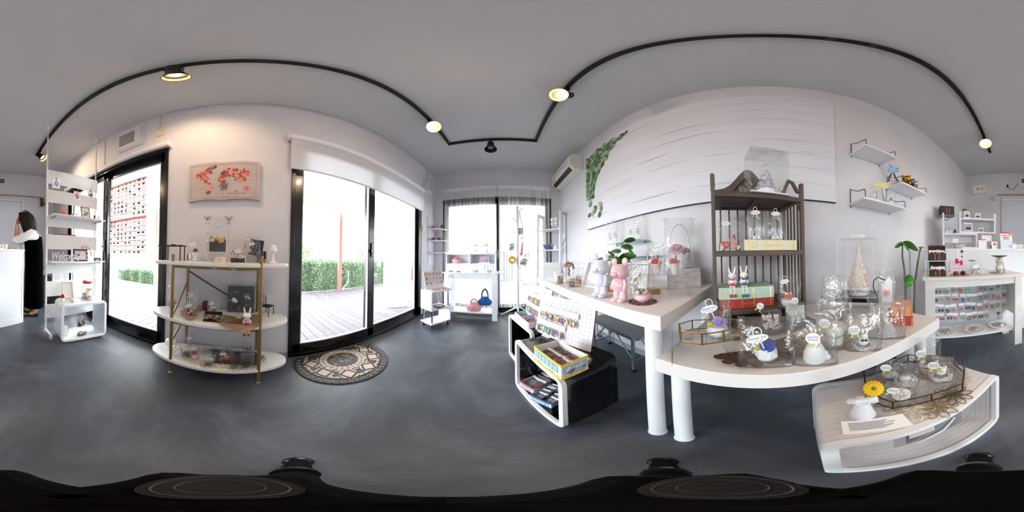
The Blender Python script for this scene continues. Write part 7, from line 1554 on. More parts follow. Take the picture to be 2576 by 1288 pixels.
# ladder shelf goods (local frame of the ladder shelf)
LR = math.atan2(-.36, .30); LMx = Matrix.Translation((.83, 2.36, 0)) @ Matrix.Rotation(LR, 4, 'Z')
def lpos(x, y, z): p = LMx @ Vector((x, y, z)); return (p.x, p.y, p.z)
for i in range(2):
    t = thing('egg_cup_doll', f'white long legged plaster doll on the ladder shelf top, {("nearer", "farther")[i]} one', 'figurine', lpos(-.13-.07*i, .12, 1.4305), LR); part('head', B().sph((0, 0, .17), (.03, .028, .03), 12, 8), PORC, t, smooth=True); part('body', B().lathe([(.02, .07), (.024, .09), (.012, .14)], 12), PORC, t, smooth=True)
    for x in (-.012, .012): part('leg', B().cyl((x, 0, .012), (x, 0, .075), .005, n=8), PORC, t, smooth=True); part('black_shoe', B().sph((x, -.006, .012), (.010, .014, .012), 8, 5), BLACKM, t, smooth=True)
t = thing('star_ornament', 'small pale wooden star shaped lattice on the ladder shelf top', 'ornament', lpos(-.36, .12, 1.4305), LR); part('lattice', B().torus((0, 0, .05), .046, .006, 6, 6, ax='y').torus((0, 0, .05), .025, .005, 6, 6, ax='y'), mat('d8c0a8', .7), t)
for i, (c, x, lb) in enumerate((('8a9ac8', -.30, 'pale blue greeting card, farthest of the leaning row'), ('c0a0c8', -.25, 'lilac greeting card in the leaning row'), ('5a6ab0', -.20, 'deep blue greeting card in the leaning row'), ('a0b4d8', -.15, 'soft blue greeting card, nearest of the leaning row'))):
    o = part('greeting_card', B(TR(0, 0, .003, 0, -.65)).box(0, .002, -.05, .05, 0, .11), mat(c, .6)); o.location = lpos(x, .12, 1.0855); o.rotation_euler = (0, 0, LR); tag(o, lb+' on the ladder shelf', 'card', 'cards leaning on the ladder shelf')
t = thing('gift_pouch', 'white drawstring pouch with yellow dot in front of the leaning cards', 'pouch', lpos(-.12, .08, 1.0855), LR); part('pouch', B().lathe([(.03, 0), (.036, .02), (.028, .045), (.010, .062), (.018, .075)], 14, sy=.6), mat('e8e8ec', .7), t, smooth=True); part('yellow_dot', B().sph((0, -.021, .03), (.010, .004, .010), 8, 5), mat('e8d070', .6), t)
t = thing('book_display', 'pink and purple patterned booklet leaning on the ladder shelf', 'book', lpos(-.22, .13, .6905), LR); M = TR(0, 0, .004, -.3, .25); part('cover', B(M).box(-.06, .06, 0, .01, 0, .13), mat('a06a90', .5, noise=('e88aa0', 20)), t)
t = thing('book_display', 'coral pink booklet leaning in front of the purple one', 'book', lpos(-.25, .07, .6905), LR); M = TR(0, 0, .004, -.35, .2); part('cover', B(M).box(-.05, .05, 0, .006, 0, .10), mat('f09aa0', .5, noise=('f8d8c0', 20)), t)
t = thing('wall_twig', 'dried pink spray stuck by the near side of the ladder shelf', 'dried flower', lpos(.012, .13, 1.2), LR); b = B(); rd = random.Random(6)
for k in range(14): b.sph((.004, -.05+.008*k+rd.uniform(-.01, .01), -.05+.009*k), .007, 5, 4)
part('spray', b, mat('a85a6a', .7), t, kind='stuff'); part('stem', B().cyl((.004, -.06, -.06), (.004, .05, .06), .0015, n=5), mat('6a5a4a', .7), t)
# ================= wall shelves =================
WIRE = mat('16161a', .4, .5)
for lb, y0, y1, z, ws in (('uppermost white wall shelf with black wire ends', -.64, -.94, 1.75, ('l', 'r')), ('lowest white wall shelf, nearest the plank panel', -.625, -1.05, 1.29, ('l', 'r')), ('white wall shelf farthest from the plank panel, carrying chrome bears', -1.005, -1.38, 1.522, ('l', 'r'))):
    t = thing('wall_shelf', lb, 'shelf', (XR, 0, z)); part('board', B().box(-.185, -.001, y1, y0, 0, .014), mat('eef0f4', .4), t, bevel=.001)
    for y in (y0-.012, y1+.012):
        part('wire_bracket', B().tube([(-.004, y, -.02), (-.004, y, .125), (-.012, y, .135), (-.02, y, .12), (-.10, y, .085), (-.175, y, .075), (-.182, y, .06), (-.182, y, .015)], .0028, 6), WIRE, t, smooth=True)
Wz = 1.7645
t = thing('incense_box', 'row of slim silver sticks leaning on the uppermost wall shelf', 'sticks', (.93, -.80, Wz))
for k in range(3): part('stick', B().cyl((0, -.02*k, 0), (.02, -.02*k+.05, .09), .005, n=8), mat('8a8a92', .3, .6), t)
t = thing('yellow_flower_glass', 'clear tumbler with a yellow flower at the end of the uppermost shelf', 'glass', (.90, -.905, Wz)); part('tumbler', B().lathe([(.022, 0), (.03, .06)], 18, cap=False), THING, t, smooth=True); daisy(t, 0, 0, .03, .024, 'f0b418', .3, 14, core='e0a010')
t = thing('tulle_bouquet', 'blue tulle bow with striped ribbon tails hanging below the uppermost shelf', 'bow', (.93, -1.0, 1.68), face(.93, -1.0)); rd = random.Random(2)
for k in range(8): a = 2*PI*k/8; part('tulle_loop', B().tube([(0, 0, 0), (.03*math.cos(a), -.01, .03*math.sin(a)+.01), (.05*math.cos(a+.3), -.012, .05*math.sin(a+.3)+.01), (.02*math.cos(a+.6), -.005, .02*math.sin(a+.6)), (0, 0, 0)], .008, 6), mat(('9fc4ea', 'c9def4')[k % 2], .6), t, smooth=True)
for x, c in ((-.03, '1f2a44'), (.0, 'e8eaf0'), (.02, '1f2a44')): part('ribbon_tail', B().tube([(x*.3, 0, -.02), (x, 0, -.07), (x*1.6+.01, .005, -.11)], .006, 5), mat(c, .5), t, smooth=True)
part('hanging_cord', B().cyl((-.02, 0, .02), (-.03, .01, .085), .0015, n=5), mat('2a2a3a', .5), t)
def mbear(label, y, s, m):
    t = thing('chrome_bear', label, 'figurine', (.90, y, 1.5365), face(.9, y)); M = TR(s=s)
    part('bear_body', B(M).lathe([(.2, 0), (.25, .2), (.2, .5), (.12, .58)], 18), m, t, smooth=True); part('head', B(M).sph((0, 0, .82), (.34, .3, .28), 16, 10), m, t, smooth=True)
    for q in (-1, 1):
        part('ear', B(M).sph((q*.26, 0, 1.08), .11, 10, 6), m, t, smooth=True); part('arm', B(M).sph((q*.27, -.06, .42), (.09, .1, .17), 10, 6), m, t, smooth=True); part('foot', B(M).sph((q*.16, -.16, .08), (.12, .18, .09), 10, 6), m, t, smooth=True)
mbear('gold chrome bear figure on the wall shelf', -1.14, .12, mat('c89030', .1, 1)); mbear('dark silver chrome bear figure between the gold and bright ones', -1.205, .105, mat('6a6468', .1, 1)); mbear('bright silver chrome bear figure at the end of the row', -1.265, .105, mat('b8b4ba', .08, 1))
card('caption_card', 'white lace edged card lying on the chrome bear shelf', 'sign', (.90, -1.06, 1.537), face(.9, -1.06), .08, .035, 2, 1.0)
Lz = 1.3045
t, h, w = bagged('wrapped_pink_soap', 'pink dome soap in a clear bag under a yellow header on the lowest shelf', (.89, -.78, Lz, .155, .09, face(.89, -.78)), seed=201); part('pink_dome', B().lathe([(.024, 0), (.026, .01), (.018, .03), (0.001, .036)], 16), mat('f0c8d0', .5), t, smooth=True); part('black_pick', B().cyl((0, 0, .03), (.0, -.004, .10), .0018, n=6), BLACKM, t)
o = part('yellow_note', B().box(-.05, .05, -.001, 0, 0, .05), mat('efe8a8', .6)); o.location = (.86, -.80, 1.42); o.rotation_euler = (0, .08, face(.86, -.80)); tag(o, 'pale yellow note card atop the bags on the lowest wall shelf', 'note')
t = thing('reed_diffuser', 'clear diffuser with two dark reeds on the lowest wall shelf', 'diffuser', (.89, -.87, Lz)); part('bottle', B().lathe([(.02, 0), (.022, .03), (.01, .042), (.01, .05)], 16), THING, t, smooth=True)
for q in (-.012, .012): part('reed', B().cyl((q*.3, q*.3, .01), (q, q*1.6+.02, .18), .0022, n=6), mat('2a2628', .6), t)
t = thing('round_perfume', 'round glass bottle with white disc label on the lowest wall shelf', 'bottle', (.88, -.925, Lz), face(.88, -.92)); part('glass_ring', B().torus((0, 0, .028), .024, .005, 20, 8, ax='y'), THING, t, smooth=True); part('disc_label', B().cyl((0, -.004, .028), (0, .004, .028), .019, n=20), PAPER, t); part('cap', B().cyl((0, 0, .055), (0, 0, .068), .008, n=12), CHROME, t)
bag(t, .07, .035, .15, 203)
card('caption_card', 'white caption card at the far end of the lowest wall shelf', 'sign', (.88, -1.0, Lz), face(.88, -1.0), .07, .045, 3, .2)
# ================= console goods =================
CZ = .7325; CR = math.atan2(-.42, -.73)
def cpos(x, y, z=CZ): M = Matrix.Translation((.67, -1.07, 0)) @ Matrix.Rotation(CR, 4, 'Z'); p = M @ Vector((x, y, z)); return (p.x, p.y, p.z)
DW_ = mat('2a1a1e', .45, noise=('3a2226', 20)); LTH = mat('a8603a', .5)
def chest(label, loc, rz, W, D, H_, seed, open_=True):
    t = thing('treasure_chest', label, 'chest', loc, rz)
    part('chest_base', B().box(-W/2, W/2, 0, D, 0, H_), DW_, t, bevel=.002)
    if open_:
        pf_ = [(D, H_), (D+.004, H_+.035), (D+.02, H_+.065), (D+.045, H_+.075), (D+.05, H_+.068), (D+.028, H_+.055), (D+.014, H_+.03), (D+.008, H_)]
        part('open_lid', B().rings([[(x, y, z) for y, z in pf_] for x in (-W/2, W/2)]), DW_, t, bevel=.001)
    else:
        part('domed_lid', B().rings([[(x, D/2+D/2*math.cos(a), H_+.034*math.sin(a)) for a in [PI*i/10 for i in range(11)]] for x in (-W/2, W/2)]), DW_, t)
    for x in (-W*.12, W*.12): part('leather_strap', B().box(x-.005, x+.005, -.003, 0, .004, H_), LTH, t, bevel=.001); part('buckle', B().box(x-.004, x+.004, -.005, -.003, .006, .014), BRASS, t)
    for x in (-W/2+.006, W/2-.006): part('stud', B().sph((x, -.001, H_*.8), .003, 6, 4), BRASS, t)
    if open_:
        rd = random.Random(seed)
        for k in range(4): part('card_packet', B(TR(-W*.32+k*W*.2, D*.5, H_, -.5+rd.uniform(-.2, .2), rd.uniform(-.3, .3), rd.uniform(-.3, .3))).box(-.022, .022, 0, .0015, 0, .035), PAPER, t); part('silver_goods', B().sph((-W*.3+k*W*.2, D*.4, H_+.004), (.014, .012, .010), 8, 5), mat(('5a5a66', '8a3a4a', 'a8a8b0', '4a4a5a')[k], .25, .6), t, smooth=True)
t = thing('white_riser', 'white U shaped riser lifting the upper treasure chest', 'riser', cpos(.0, .14), CR); part('riser_top', B().box(.0, .185, -.03, .10, .118, .125), GLOSSW, t); part('riser_side', B().box(0, .007, -.03, .10, 0, .118), GLOSSW, t); part('riser_side', B().box(.178, .185, -.03, .10, 0, .118), GLOSSW, t)
chest('open dark treasure chest of jewellery on the white riser', cpos(.10, .125, CZ+.1255), CR, .155, .08, .06, 1); chest('open dark treasure chest of jewellery on the console, below the other chest', cpos(.10, .045, CZ), CR, .135, .07, .045, 2)
t = thing('cork_mat', 'round tan cork mat on the console top', 'mat', cpos(.29, .10), CR); part('mat', B().cyl((0, 0, 0), (0, 0, .004), .085, n=32), mat('c8a490', .8, bump=(200, 1)), t)
t = thing('rabbit_card', 'pink rabbit face card wearing a magenta bow hair clip', 'card', cpos(.27, .16, CZ+.0045), CR); part('card', B(TR(rx=-.2)).box(-.05, .045, 0, .002, 0, .115), mat('f3d8e2', .6), t); part('rabbit_face', B(TR(rx=-.2)).sph((.004, -.003, .045), (.04, .005, .032), 14, 6), mat('f0e2e8', .6), t, smooth=True)
for x in (-.012, .018): part('eye', B(TR(rx=-.2)).sph((x, -.008, .048), (.004, .002, .006), 8, 5), mat('3a2a3a', .4), t)
part('magenta_bow', B().sph((.0, -.035, .115), (.016, .008, .024), 10, 6).sph((.04, -.035, .10), (.014, .008, .024), 10, 6).sph((.02, -.038, .106), .007, 8, 5), mat('d8186a', .5), t, smooth=True)
for x, c, lb in ((.25, '4a3a3c', 'brown glossy round hair clip on the cork mat'), (.31, '121216', 'black glossy claw clip on the cork mat')):
    o = part('claw_clip', B().sph((0, 0, .018), (.026, .018, .018), 12, 6), mat(c, .12, coat=.6), smooth=True); o.location = cpos(x, .06, CZ+.0042); tag(o, lb, 'hair clip')
t = thing('jewelry_stand', 'thin gold T bar stand holding a floral clip card on the console', 'stand', cpos(.285, .20), CR); part('gold_bar', B().cyl((0, 0, 0), (0, 0, .255), .0025, n=8).cyl((-.07, 0, .255), (.05, 0, .255), .0025, n=8).cyl((0, 0, 0), (0, 0, .004), .025, n=16), mat('d8c890', .3, .7), t)
part('floral_card', B().box(.012, .07, -.004, -.003, .245, .27), mat('ecdcd0', .6, noise=('c89890', 60)), t); part('black_charm', B().box(.03, .052, -.012, -.006, .19, .215).cyl((.041, -.009, .19), (.041, -.009, .15), .0015, n=5).sph((.041, -.009, .155), (.006, .004, .012), 8, 5), mat('1a2030', .4), t, kind='stuff')
t, h, w = bagged('wrapped_silver_bows', 'bag of silver and white charms with a white header card on the console', cpos(.425, .09)+(.085, .085, CR), seed=211, d=.4); rd = random.Random(3); b = B()
for k in range(30): b.sph((rd.uniform(-.032, .032), rd.uniform(-.012, .01), .008+rd.random()*.045), .007, 6, 4)
part('silver_charms', b, mat('d0d2da', .2, .6), t, kind='stuff'); part('header_card', B(TR(0, -.018, .058, -.2, -.1)).box(-.026, .026, 0, .001, 0, .03), PAPER, t)
o = part('mint_box', B().box(-.035, .035, -.025, .025, 0, .045), mat('c4d4cc', .5), bevel=.004); o.location = cpos(.50, .13); o.rotation_euler = (0, 0, CR); tag(o, 'pale mint box on the console between the silver bag and the bear', 'box')
t = thing('leopard_clips', 'pair of leopard and pink hair clips lying on the console', 'hair clips', cpos(.60, .075), CR)
for x in (-.024, .02): part('hair_clip', B().torus((x, 0, .016), .018, .008, 14, 6, sy=.6), mat('c8a0a0', .4, noise=('3a2428', 90)), t, smooth=True)
t = thing('black_twig', 'black branch shaped hair ornament on a clear stand on the console', 'ornament', cpos(.43, .20), CR); part('clear_stand', B().box(-.02, .02, -.015, .015, 0, .11), ACRYL, t); b = B(); rd = random.Random(8)
for k in range(12): x = rd.uniform(-.045, .045); b.tube([(0, 0, .112), (x*.5, rd.uniform(-.01, .01), .118+rd.uniform(-.004, .008)), (x, 0, .114+rd.uniform(-.006, .012))], .002, 4)
part('twigs', b, mat('2a282e', .4), t, kind='stuff')
t = thing('bear_stand', 'seated white bear carrying a flat brown dish on its head', 'figurine', cpos(.685, .17), CR+.4); FUR = mat('efeae6', .8, bump=(300, .8)); s_ = .9
part('body', B(TR(s=s_)).sph((0, 0, .045), (.045, .04, .05), 14, 8), FUR, t, smooth=True); part('head', B(TR(s=s_)).sph((0, -.005, .118), (.045, .042, .042), 14, 8), FUR, t, smooth=True); part('muzzle', B(TR(s=s_)).sph((0, -.042, .108), (.017, .014, .013), 10, 6), FUR, t, smooth=True); part('gold_nose', B(TR(s=s_)).sph((0, -.055, .112), (.005, .004, .004), 8, 5), GOLD, t)
for q in (-1, 1):
    part('ear', B(TR(s=s_)).sph((q*.044, 0, .148), (.016, .010, .016), 10, 6), FUR, t, smooth=True); part('leg', B(TR(s=s_)).sph((q*.035, -.05, .02), (.022, .03, .022), 10, 6), FUR, t, smooth=True); part('arm', B(TR(s=s_)).sph((q*.045, -.015, .06), (.014, .02, .03), 10, 6), FUR, t, smooth=True)
part('flat_dish', B().lathe([(.02, .145), (.075, .158), (.08, .164), (.074, .163), (.02, .152)], 24), mat('5a4638', .4, .3), t, smooth=True)
# grid net and carded hair ties
t = thing('wire_grid', 'white wire grid panel behind the legs of the console table', 'grid panel', cpos(0, .255, 0), CR); b = B(); WG = mat('e9ecf4', .3)
for k in range(17): b.cyl((.05+k*.046, 0, .195), (.05+k*.046, 0, .66), .0016, n=4)
for k in range(11): b.cyl((.04, .002, .20+k*.046), (.80, .002, .20+k*.046), .0016, n=4)
part('grid_wires', b, WG, t, kind='stuff')
for x in (.04, .42, .80): part('grid_upright', B().cyl((x, 0, .191), (x, 0, .665), .003, n=6), WG, t)
rd = random.Random(42); cn = (('red', 'd03a3a'), ('navy', '1f2a4a'), ('pink', 'e8a0b0'), ('green', '8ac84a'), ('black', '17171c'), ('white', 'eef0f6'), ('gold', 'c8a040'), ('lilac', 'b8a8d0'), ('orange', 'e08a4a'), ('teal', '5aa8a8'))
for r_ in range(4):
    for k in range(12):
        if r_ == 3 and k > 8 and k % 2: continue
        x = .075+k*.062+rd.uniform(-.008, .008)+(.012 if r_ % 2 else 0); z = .60-r_*.098+rd.uniform(-.012, .012); n_, c = cn[rd.randrange(10)]; n2_, c2 = cn[rd.randrange(10)]; sh_ = ('bow', 'ring', 'cluster')[rd.randrange(3)]
        t = thing('carded_hair_tie', f"{n_} and {n2_} {sh_} hair tie on a white card, {('top', 'second', 'third', 'bottom')[r_]} row of the wire grid", 'hair tie', cpos(x, .243, z), CR, 'carded hair ties on the wire grid'); t.scale = (1.3, 1.3, 1.3)
        part('header_card', B().box(-.021, .021, -.002, 0, 0, .022), PAPER, t); m = mat(c, .35)
        if sh_ == 'bow': part('bow', B().sph((-.010, -.006, -.024), (.011, .006, .012), 8, 5).sph((.010, -.006, -.024), (.011, .006, .012), 8, 5), m, t, smooth=True)
        elif sh_ == 'ring': part('elastic_ring', B().torus((0, -.005, -.024), .014, .0035, 12, 5, ax='y'), m, t, smooth=True)
        else: part('cluster', B().sph((-.006, -.006, -.018), .009, 7, 5).sph((.007, -.006, -.022), .009, 7, 5).sph((0, -.006, -.032), .009, 7, 5), m, t, smooth=True)
        part('charm', B().sph((0, -.012, -.024), .0055, 6, 4), mat(c2, .3), t, smooth=True); part('clear_packet', B().box(-.022, .022, -.018, -.0175, -.044, .002), CELLO, t)
for x, y, lb, cc in ((.16, .11, 'white plate of pink and gold hair ties, left on the console lower shelf', ('d8a0b0', 'c8b070', '8a9ab0')), (.42, .11, 'white plate of pink and orange hair ties, middle of the console lower shelf', ('e09ab0', 'f0b070', 'd8a8d0')), (.655, .13, 'white plate of pink and teal hair ties, right on the console lower shelf', ('e890a8', '7ac0b8', '8ac8c0'))):
    t = thing('plate', lb, 'plate', cpos(x, y, .1905), CR); part('plate', B().lathe([(.05, 0), (.072, .008), (.086, .014), (.086, .017), (.07, .012), (.0, .006)], 30), PORC, t, smooth=True); rd = random.Random(int(x*99))
    for k in range(9): part('hair_tie', B().torus((rd.uniform(-.035, .035), rd.uniform(-.03, .03), .018), .012, .005, 12, 5), mat(cc[k % 3], .5), t, smooth=True)
    part('clear_wrap', B().lathe([(.055, .012), (.045, .03), (.0, .034)], 16), CELLO, t)
# ================= counter goods =================
KZ = .9645; KR = math.atan2(-.436, -.9)
def kpos(x, y, z=KZ): M = Matrix.Translation((-.394, -2.005, 0)) @ Matrix.Rotation(KR, 4, 'Z'); p = M @ Vector((x, y, z)); return (p.x, p.y, p.z)
def sign(label, x, y, W, H_, top, hl, title, tc, extra=None, z=KZ):
    t = thing('payment_sign', label, 'sign', kpos(x, y, z), KR); M = TR(rx=-.18); part('sheet', B(M).box(-W/2, W/2, 0, .002, 0, H_), mat('f6f7fb', .5), t)
    part('colour_band', B(M).box(-W/2, W/2, -.0008, 0, H_*(1-hl), H_), mat(top, .5), t)
    l = text(title, W*.17, mat(tc, .6), t, (0, 0, 0), (0, 0, 0)); l.matrix_local = M @ TR(0, -.001, H_*.80, PI/2)
    if extra: extra(t, M, W, H_)
    part('easel_back', B().box(-W*.3, W*.3, .002+H_*.3*.18, .03, 0, .003), mat('dddddd', .5), t)
def ex1(t, M, W, H_):
    for k in (-1, 0, 1): part('printed_ring', B(M).torus((k*W*.17, -.001, H_*.64), W*.085, W*.02, 16, 4, ax='y'), mat('d82a5a', .5), t)
    part('printed_face', B(M).sph((W*.33, -.001, H_*.82), (W*.09, .001, W*.09), 12, 5), mat('f0c8a8', .6), t); part('printed_hair', B(M).sph((W*.33, -.0005, H_*.86), (W*.11, .001, W*.07), 12, 5), mat('3a2a2a', .6), t)
    part('yellow_corner', B(M).box(W*.28, W*.5, -.0012, 0, H_*.95, H_), mat('f0d838', .5), t); part('pale_field', B(M).box(-W*.46, W*.46, -.0006, 0, H_*.04, H_*.52), mat('dfe6f6', .6), t)
sign('large payment sign with magenta rings and a cartoon face on the counter', -.51, .09, .15, .20, 'e04058', .08, 'd POINT PAY', '3a2a2a', ex1)
sign('small white payment sign with red top band on the counter', -.80, .07, .085, .108, 'd02a4a', .08, 'PayPay', 'c03050')
t, M = frame('photo_frame', 'tiny white framed picture card between the two payment signs', kpos(-.655, .10), KR, .07, .085, 'f2f2f6', .15, .006, 'f4f4f8'); part('red_print', B(M).sph((.004, .004, .055), (.017, .002, .013), 10, 5), mat('c85a4a', .6), t)
card('counter_card', 'white name card in a holder above the small payment sign', 'sign', kpos(-.73, .16, KZ), KR, .115, .07, 1, .0, seed=4)
for o_ in bpy.data.objects:
    if o_.name.startswith('counter_card'):
        part('card_stand', B().cyl((0, .004, -.085), (0, .004, .01), .002, n=6).box(-.02, .02, -.01, .015, -.088, -.085), CHROME, o_); o_.location.z += .0885
t = thing('pen_stand', 'black pen clip standing beside the small payment sign', 'pen stand', kpos(-.715, .05), KR); part('pen', B().tube([(0, 0, 0), (.008, 0, .02), (-.012, 0, .04)], .005, 6), BLACKM, t, smooth=True)
for i, (x, lb) in enumerate(((-.415, 'left white card box with clear packets on the counter'), (-.34, 'middle white card box on the counter'), (-.265, 'right white card box on the counter'))):
    t = thing('card_box', lb, 'box', kpos(x, .10), KR, 'white card boxes on the counter'); part('box', B().box(-.034, .034, -.02, .03, 0, .055), PAPER, t, bevel=.001); part('divider_line', B().box(-.034, .034, -.0206, -.02, .026, .0275), mat('b8b8c0', .5), t); b = B(); rd = random.Random(i)
    for k in range(5): b.add([(rd.uniform(-.03, .03), 0, .055), (rd.uniform(-.03, .03), .01, .058), (rd.uniform(-.03, .03), 0, .085)], [(0, 1, 2)])
    part('clear_packets', b, CELLO, t, kind='stuff')
part('orange_swirl', B().sph((0, -.021, .03), (.012, .002, .014), 8, 5), mat('e8a050', .5), t)
t = thing('dried_flower_vase', 'sparse dried pink flowers behind the card boxes', 'dried flowers', kpos(-.43, .25), KR); part('vase', B().lathe([(.015, 0), (.02, .04), (.01, .09)], 12), PORC, t, smooth=True); b = B(); q = B(); rd = random.Random(5)
for k in range(16): p = (rd.uniform(-.035, .035), rd.uniform(-.02, .02), .12+rd.random()*.045); q.cyl((0, 0, .09), p, .0008, n=3); b.sph(p, .005, 5, 3)
part('dried_stems', q, mat('b89888', .7), t, kind='stuff'); part('dried_buds', b, mat('c8a89c', .7), t, kind='stuff')
t = thing('sweet_jar', 'clear footed jar of silver sweets tied with white tulle on the counter', 'jar', kpos(-1.10, .06), KR); part('glass_jar', B().lathe([(.022, 0), (.008, .012), (.03, .03), (.036, .09), (.03, .11)], 18), THING, t, smooth=True); rd = random.Random(9); b = B(); [b.sph((rd.uniform(-.02, .02), rd.uniform(-.02, .02), .03+rd.random()*.035), .009, 6, 4) for _ in range(20)]; part('silver_sweets', b, mat('b8c0d8', .15, .8), t, kind='stuff')
part('tulle_top', B().sph((-.015, 0, .135), (.03, .02, .025), 10, 6).sph((.018, 0, .13), (.028, .02, .02), 10, 6), CELLO, t, smooth=True); part('white_label', B().box(-.028, .032, -.040, -.038, .06, .105), PAPER, t)
o = part('cash_tray', B().box(-.10, .10, -.05, .05, 0, .018), mat('e9e8ee', .4), bevel=.003); o.location = kpos(-.93, .12); o.rotation_euler = (0, 0, KR); tag(o, 'low white tray on the counter behind the T bar stand', 'tray')
t = thing('craft_box', 'open pale wooden tray with a dark book on the counter by the woman', 'tray', kpos(-.10, .12), KR); part('tray_board', B().box(-.1, .09, -.05, .06, 0, .008), mat('cbb89a', .6), t, bevel=.001); part('dark_book', B().box(-.09, -.03, -.04, .03, .0085, .016), mat('5a3a34', .6), t); part('loop_band', B().torus((.05, .0, .011), .018, .003, 12, 5), BLACKM, t)
t = thing('paper_cup', 'white fluted paper cup on the counter near the photo edge', 'cup', kpos(-.245, .03), KR); part('cup', B().lathe([(.018, 0), (.026, .055), (.028, .06)], 16), PAPER, t, smooth=True)
# goods on the counter shelf
SR = math.atan2(-.273, -.565)
def spos(x, y, z): M = Matrix.Translation((.80, -1.655, .964)) @ Matrix.Rotation(SR, 4, 'Z'); p = M @ Vector((x, y, z)); return (p.x, p.y, p.z)
chest('closed black studded chest on the upper wall bracket behind the shelf', (.83, -1.88, 1.4085), SR+.3, .17, .13, .10, 7, False)
t = thing('wire_bracket_shelf', 'small dark wire corner shelf carrying the closed black chest', 'shelf', (.83, -1.88, 1.40), SR+.3); part('plate', B().box(-.10, .10, -.005, .14, 0, .008), mat('8a8d94', .4, .3), t); part('scroll_bracket', B().tube([(-.09, 0, 0), (-.06, .01, -.05), (0, .02, -.06), (.02, .02, -.03), (-.01, .02, -.02)], .004, 6), WIRE, t, smooth=True)
def pack(label, x, y, z, W, H_, silver=True, dark=True):
    t = thing('accessory_packet', label, 'packet', spos(x, y, z), SR); part('packet', B(TR(rx=-.08)).box(-W/2, W/2, 0, .012, 0, H_), mat('d8dae2', .18, .85) if silver else mat('dfe0ea', .5), t, bevel=.004); part('fold', B(TR(rx=-.08)).box(-W/2, W/2, -.003, 0, H_*.86, H_), mat('eef0f6', .3, .4), t)
    if dark: part('black_label', B(TR(rx=-.08)).box(-W*.28, W*.30, -.0035, -.0005, H_*.28, H_*.5), mat('2a2c34', .5), t)
    part('small_print', B(TR(rx=-.08)).sph((0, -.001, H_*.66), (.010, .001, .007), 8, 4), mat('c8506a', .5), t)
pack('white packet with black label and gold ornament on the shelf top, left', .285, .05, .3635, .07, .09, False); pack('lilac white packet with black label on the shelf top, right', .415, .05, .3635, .068, .075, False); pack('shiny silver packet with black label in the upper shelf box', .30, .05, .2035, .10, .11); pack('small triangular packet with black label in the upper shelf box', .455, .05, .2035, .06, .055, False)
t = thing('gold_ornament', 'gold bear ornament with brown hat on top of the shelf packet', 'ornament', spos(.26, .10, .3635), SR); part('stand', B().box(-.02, .02, -.01, .02, 0, .085), ACRYL, t); part('gold_bear', B().sph((0, 0, .105), (.018, .015, .018), 10, 6), mat('c8902a', .2, .9), t, smooth=True); part('brown_hat', B().sph((0, 0, .122), (.03, .018, .010), 10, 5), mat('5a3418', .5), t, smooth=True)
t = thing('clear_box', 'clear box with a grey charm beside the gold ornament', 'box', spos(.232, .07, .3635), SR); part('clear_shell', B().box(-.018, .018, -.015, .015, 0, .06), ACRYL, t); part('charm', B().sph((0, 0, .02), .009, 8, 5), mat('6a6a72', .3, .6), t)
t = thing('white_rabbit_pair', 'white frosted rabbit ornaments on the lower shelf board', 'ornament', spos(.085, .08, .1835), SR)
for x in (-.03, .01): part('rabbit_body', B().sph((x, 0, .018), (.022, .016, .018), 10, 6), PORC, t, smooth=True); part('ear', B().sph((x+.004, 0, .046), (.006, .005, .018), 8, 5), PORC, t, smooth=True)
t = thing('silver_perfume', 'small silver panda figure on the lower shelf board', 'ornament', spos(.145, .06, .1835), SR); part('body', B().lathe([(.016, 0), (.02, .02), (.012, .04)], 14), mat('5a5a60', .3, .5), t, smooth=True); part('head', B().sph((0, 0, .048), .012, 10, 6), CHROME, t, smooth=True)
# things on the floor behind the partition
t = thing('grey_hamper', 'dark storage bag and boxes on the floor behind the partition', 'bag', (-.85, -2.9, 0)); part('bag_body', B().box(-.22, .22, -.15, .15, 0, .5), mat('2a2c30', .8, bump=(20, 1)), t, bevel=.05, seg=3); part('folded_top', B().box(-.18, .18, -.12, .12, .5, .62), mat('9a9ca4', .8, bump=(20, 1)), t, bevel=.05, seg=3)
# ================= woman =================
def skin(name, verts, edges, radii, m, parent, sub=2):
    me = bpy.data.meshes.new(name); me.from_pydata(verts, edges, []); o = bpy.data.objects.new(name, me); COL.objects.link(o); o.parent = parent
    o.modifiers.new('sk', 'SKIN'); md = o.modifiers.new('ss', 'SUBSURF'); md.levels = sub; md.render_levels = sub
    for v, r in zip(me.skin_vertices[0].data, radii): v.radius = r if isinstance(r, tuple) else (r, r)
    me.skin_vertices[0].data[0].use_root = True; me.materials.append(m)
    o.modifiers['sk'].use_smooth_shade = True
    return o
wm = thing('person', 'woman in a long black sleeveless dress over a white blouse, hands raised to her hair', 'person', (-.60, -2.262, 0), -.3)
SK = mat('c08a68', .5, sub=.1); HAIR = mat('120d0d', .45, noise=('1c1413', 30, (6, 6, 1))); DRS = mat('010102', 1.0); BLO = mat('f2f3f8', .7, bump=(30, .3))
for m_, q_ in ((DRS, .03), (HAIR, .25)): m_.node_tree.nodes['Principled BSDF'].inputs['Specular IOR Level'].default_value = q_
V = [(0, 0, .84), (.01, 0, 1.0), (.02, 0, 1.14), (.05, 0, 1.215), (.08, 0, 1.275), (.105, 0, 1.34),
     (.03, .13, 1.185), (.245, .13, 1.075), (.245, .075, 1.29), (.243, .068, 1.33),
     (.03, -.13, 1.185), (.26, -.12, 1.09), (.255, -.05, 1.30), (.252, -.045, 1.335),
     (0, .08, .80), (-.01, .085, .44), (-.03, .085, .08), (.06, .085, .03), (0, -.08, .80), (.03, -.085, .44), (.05, -.085, .08), (.14, -.085, .03)]
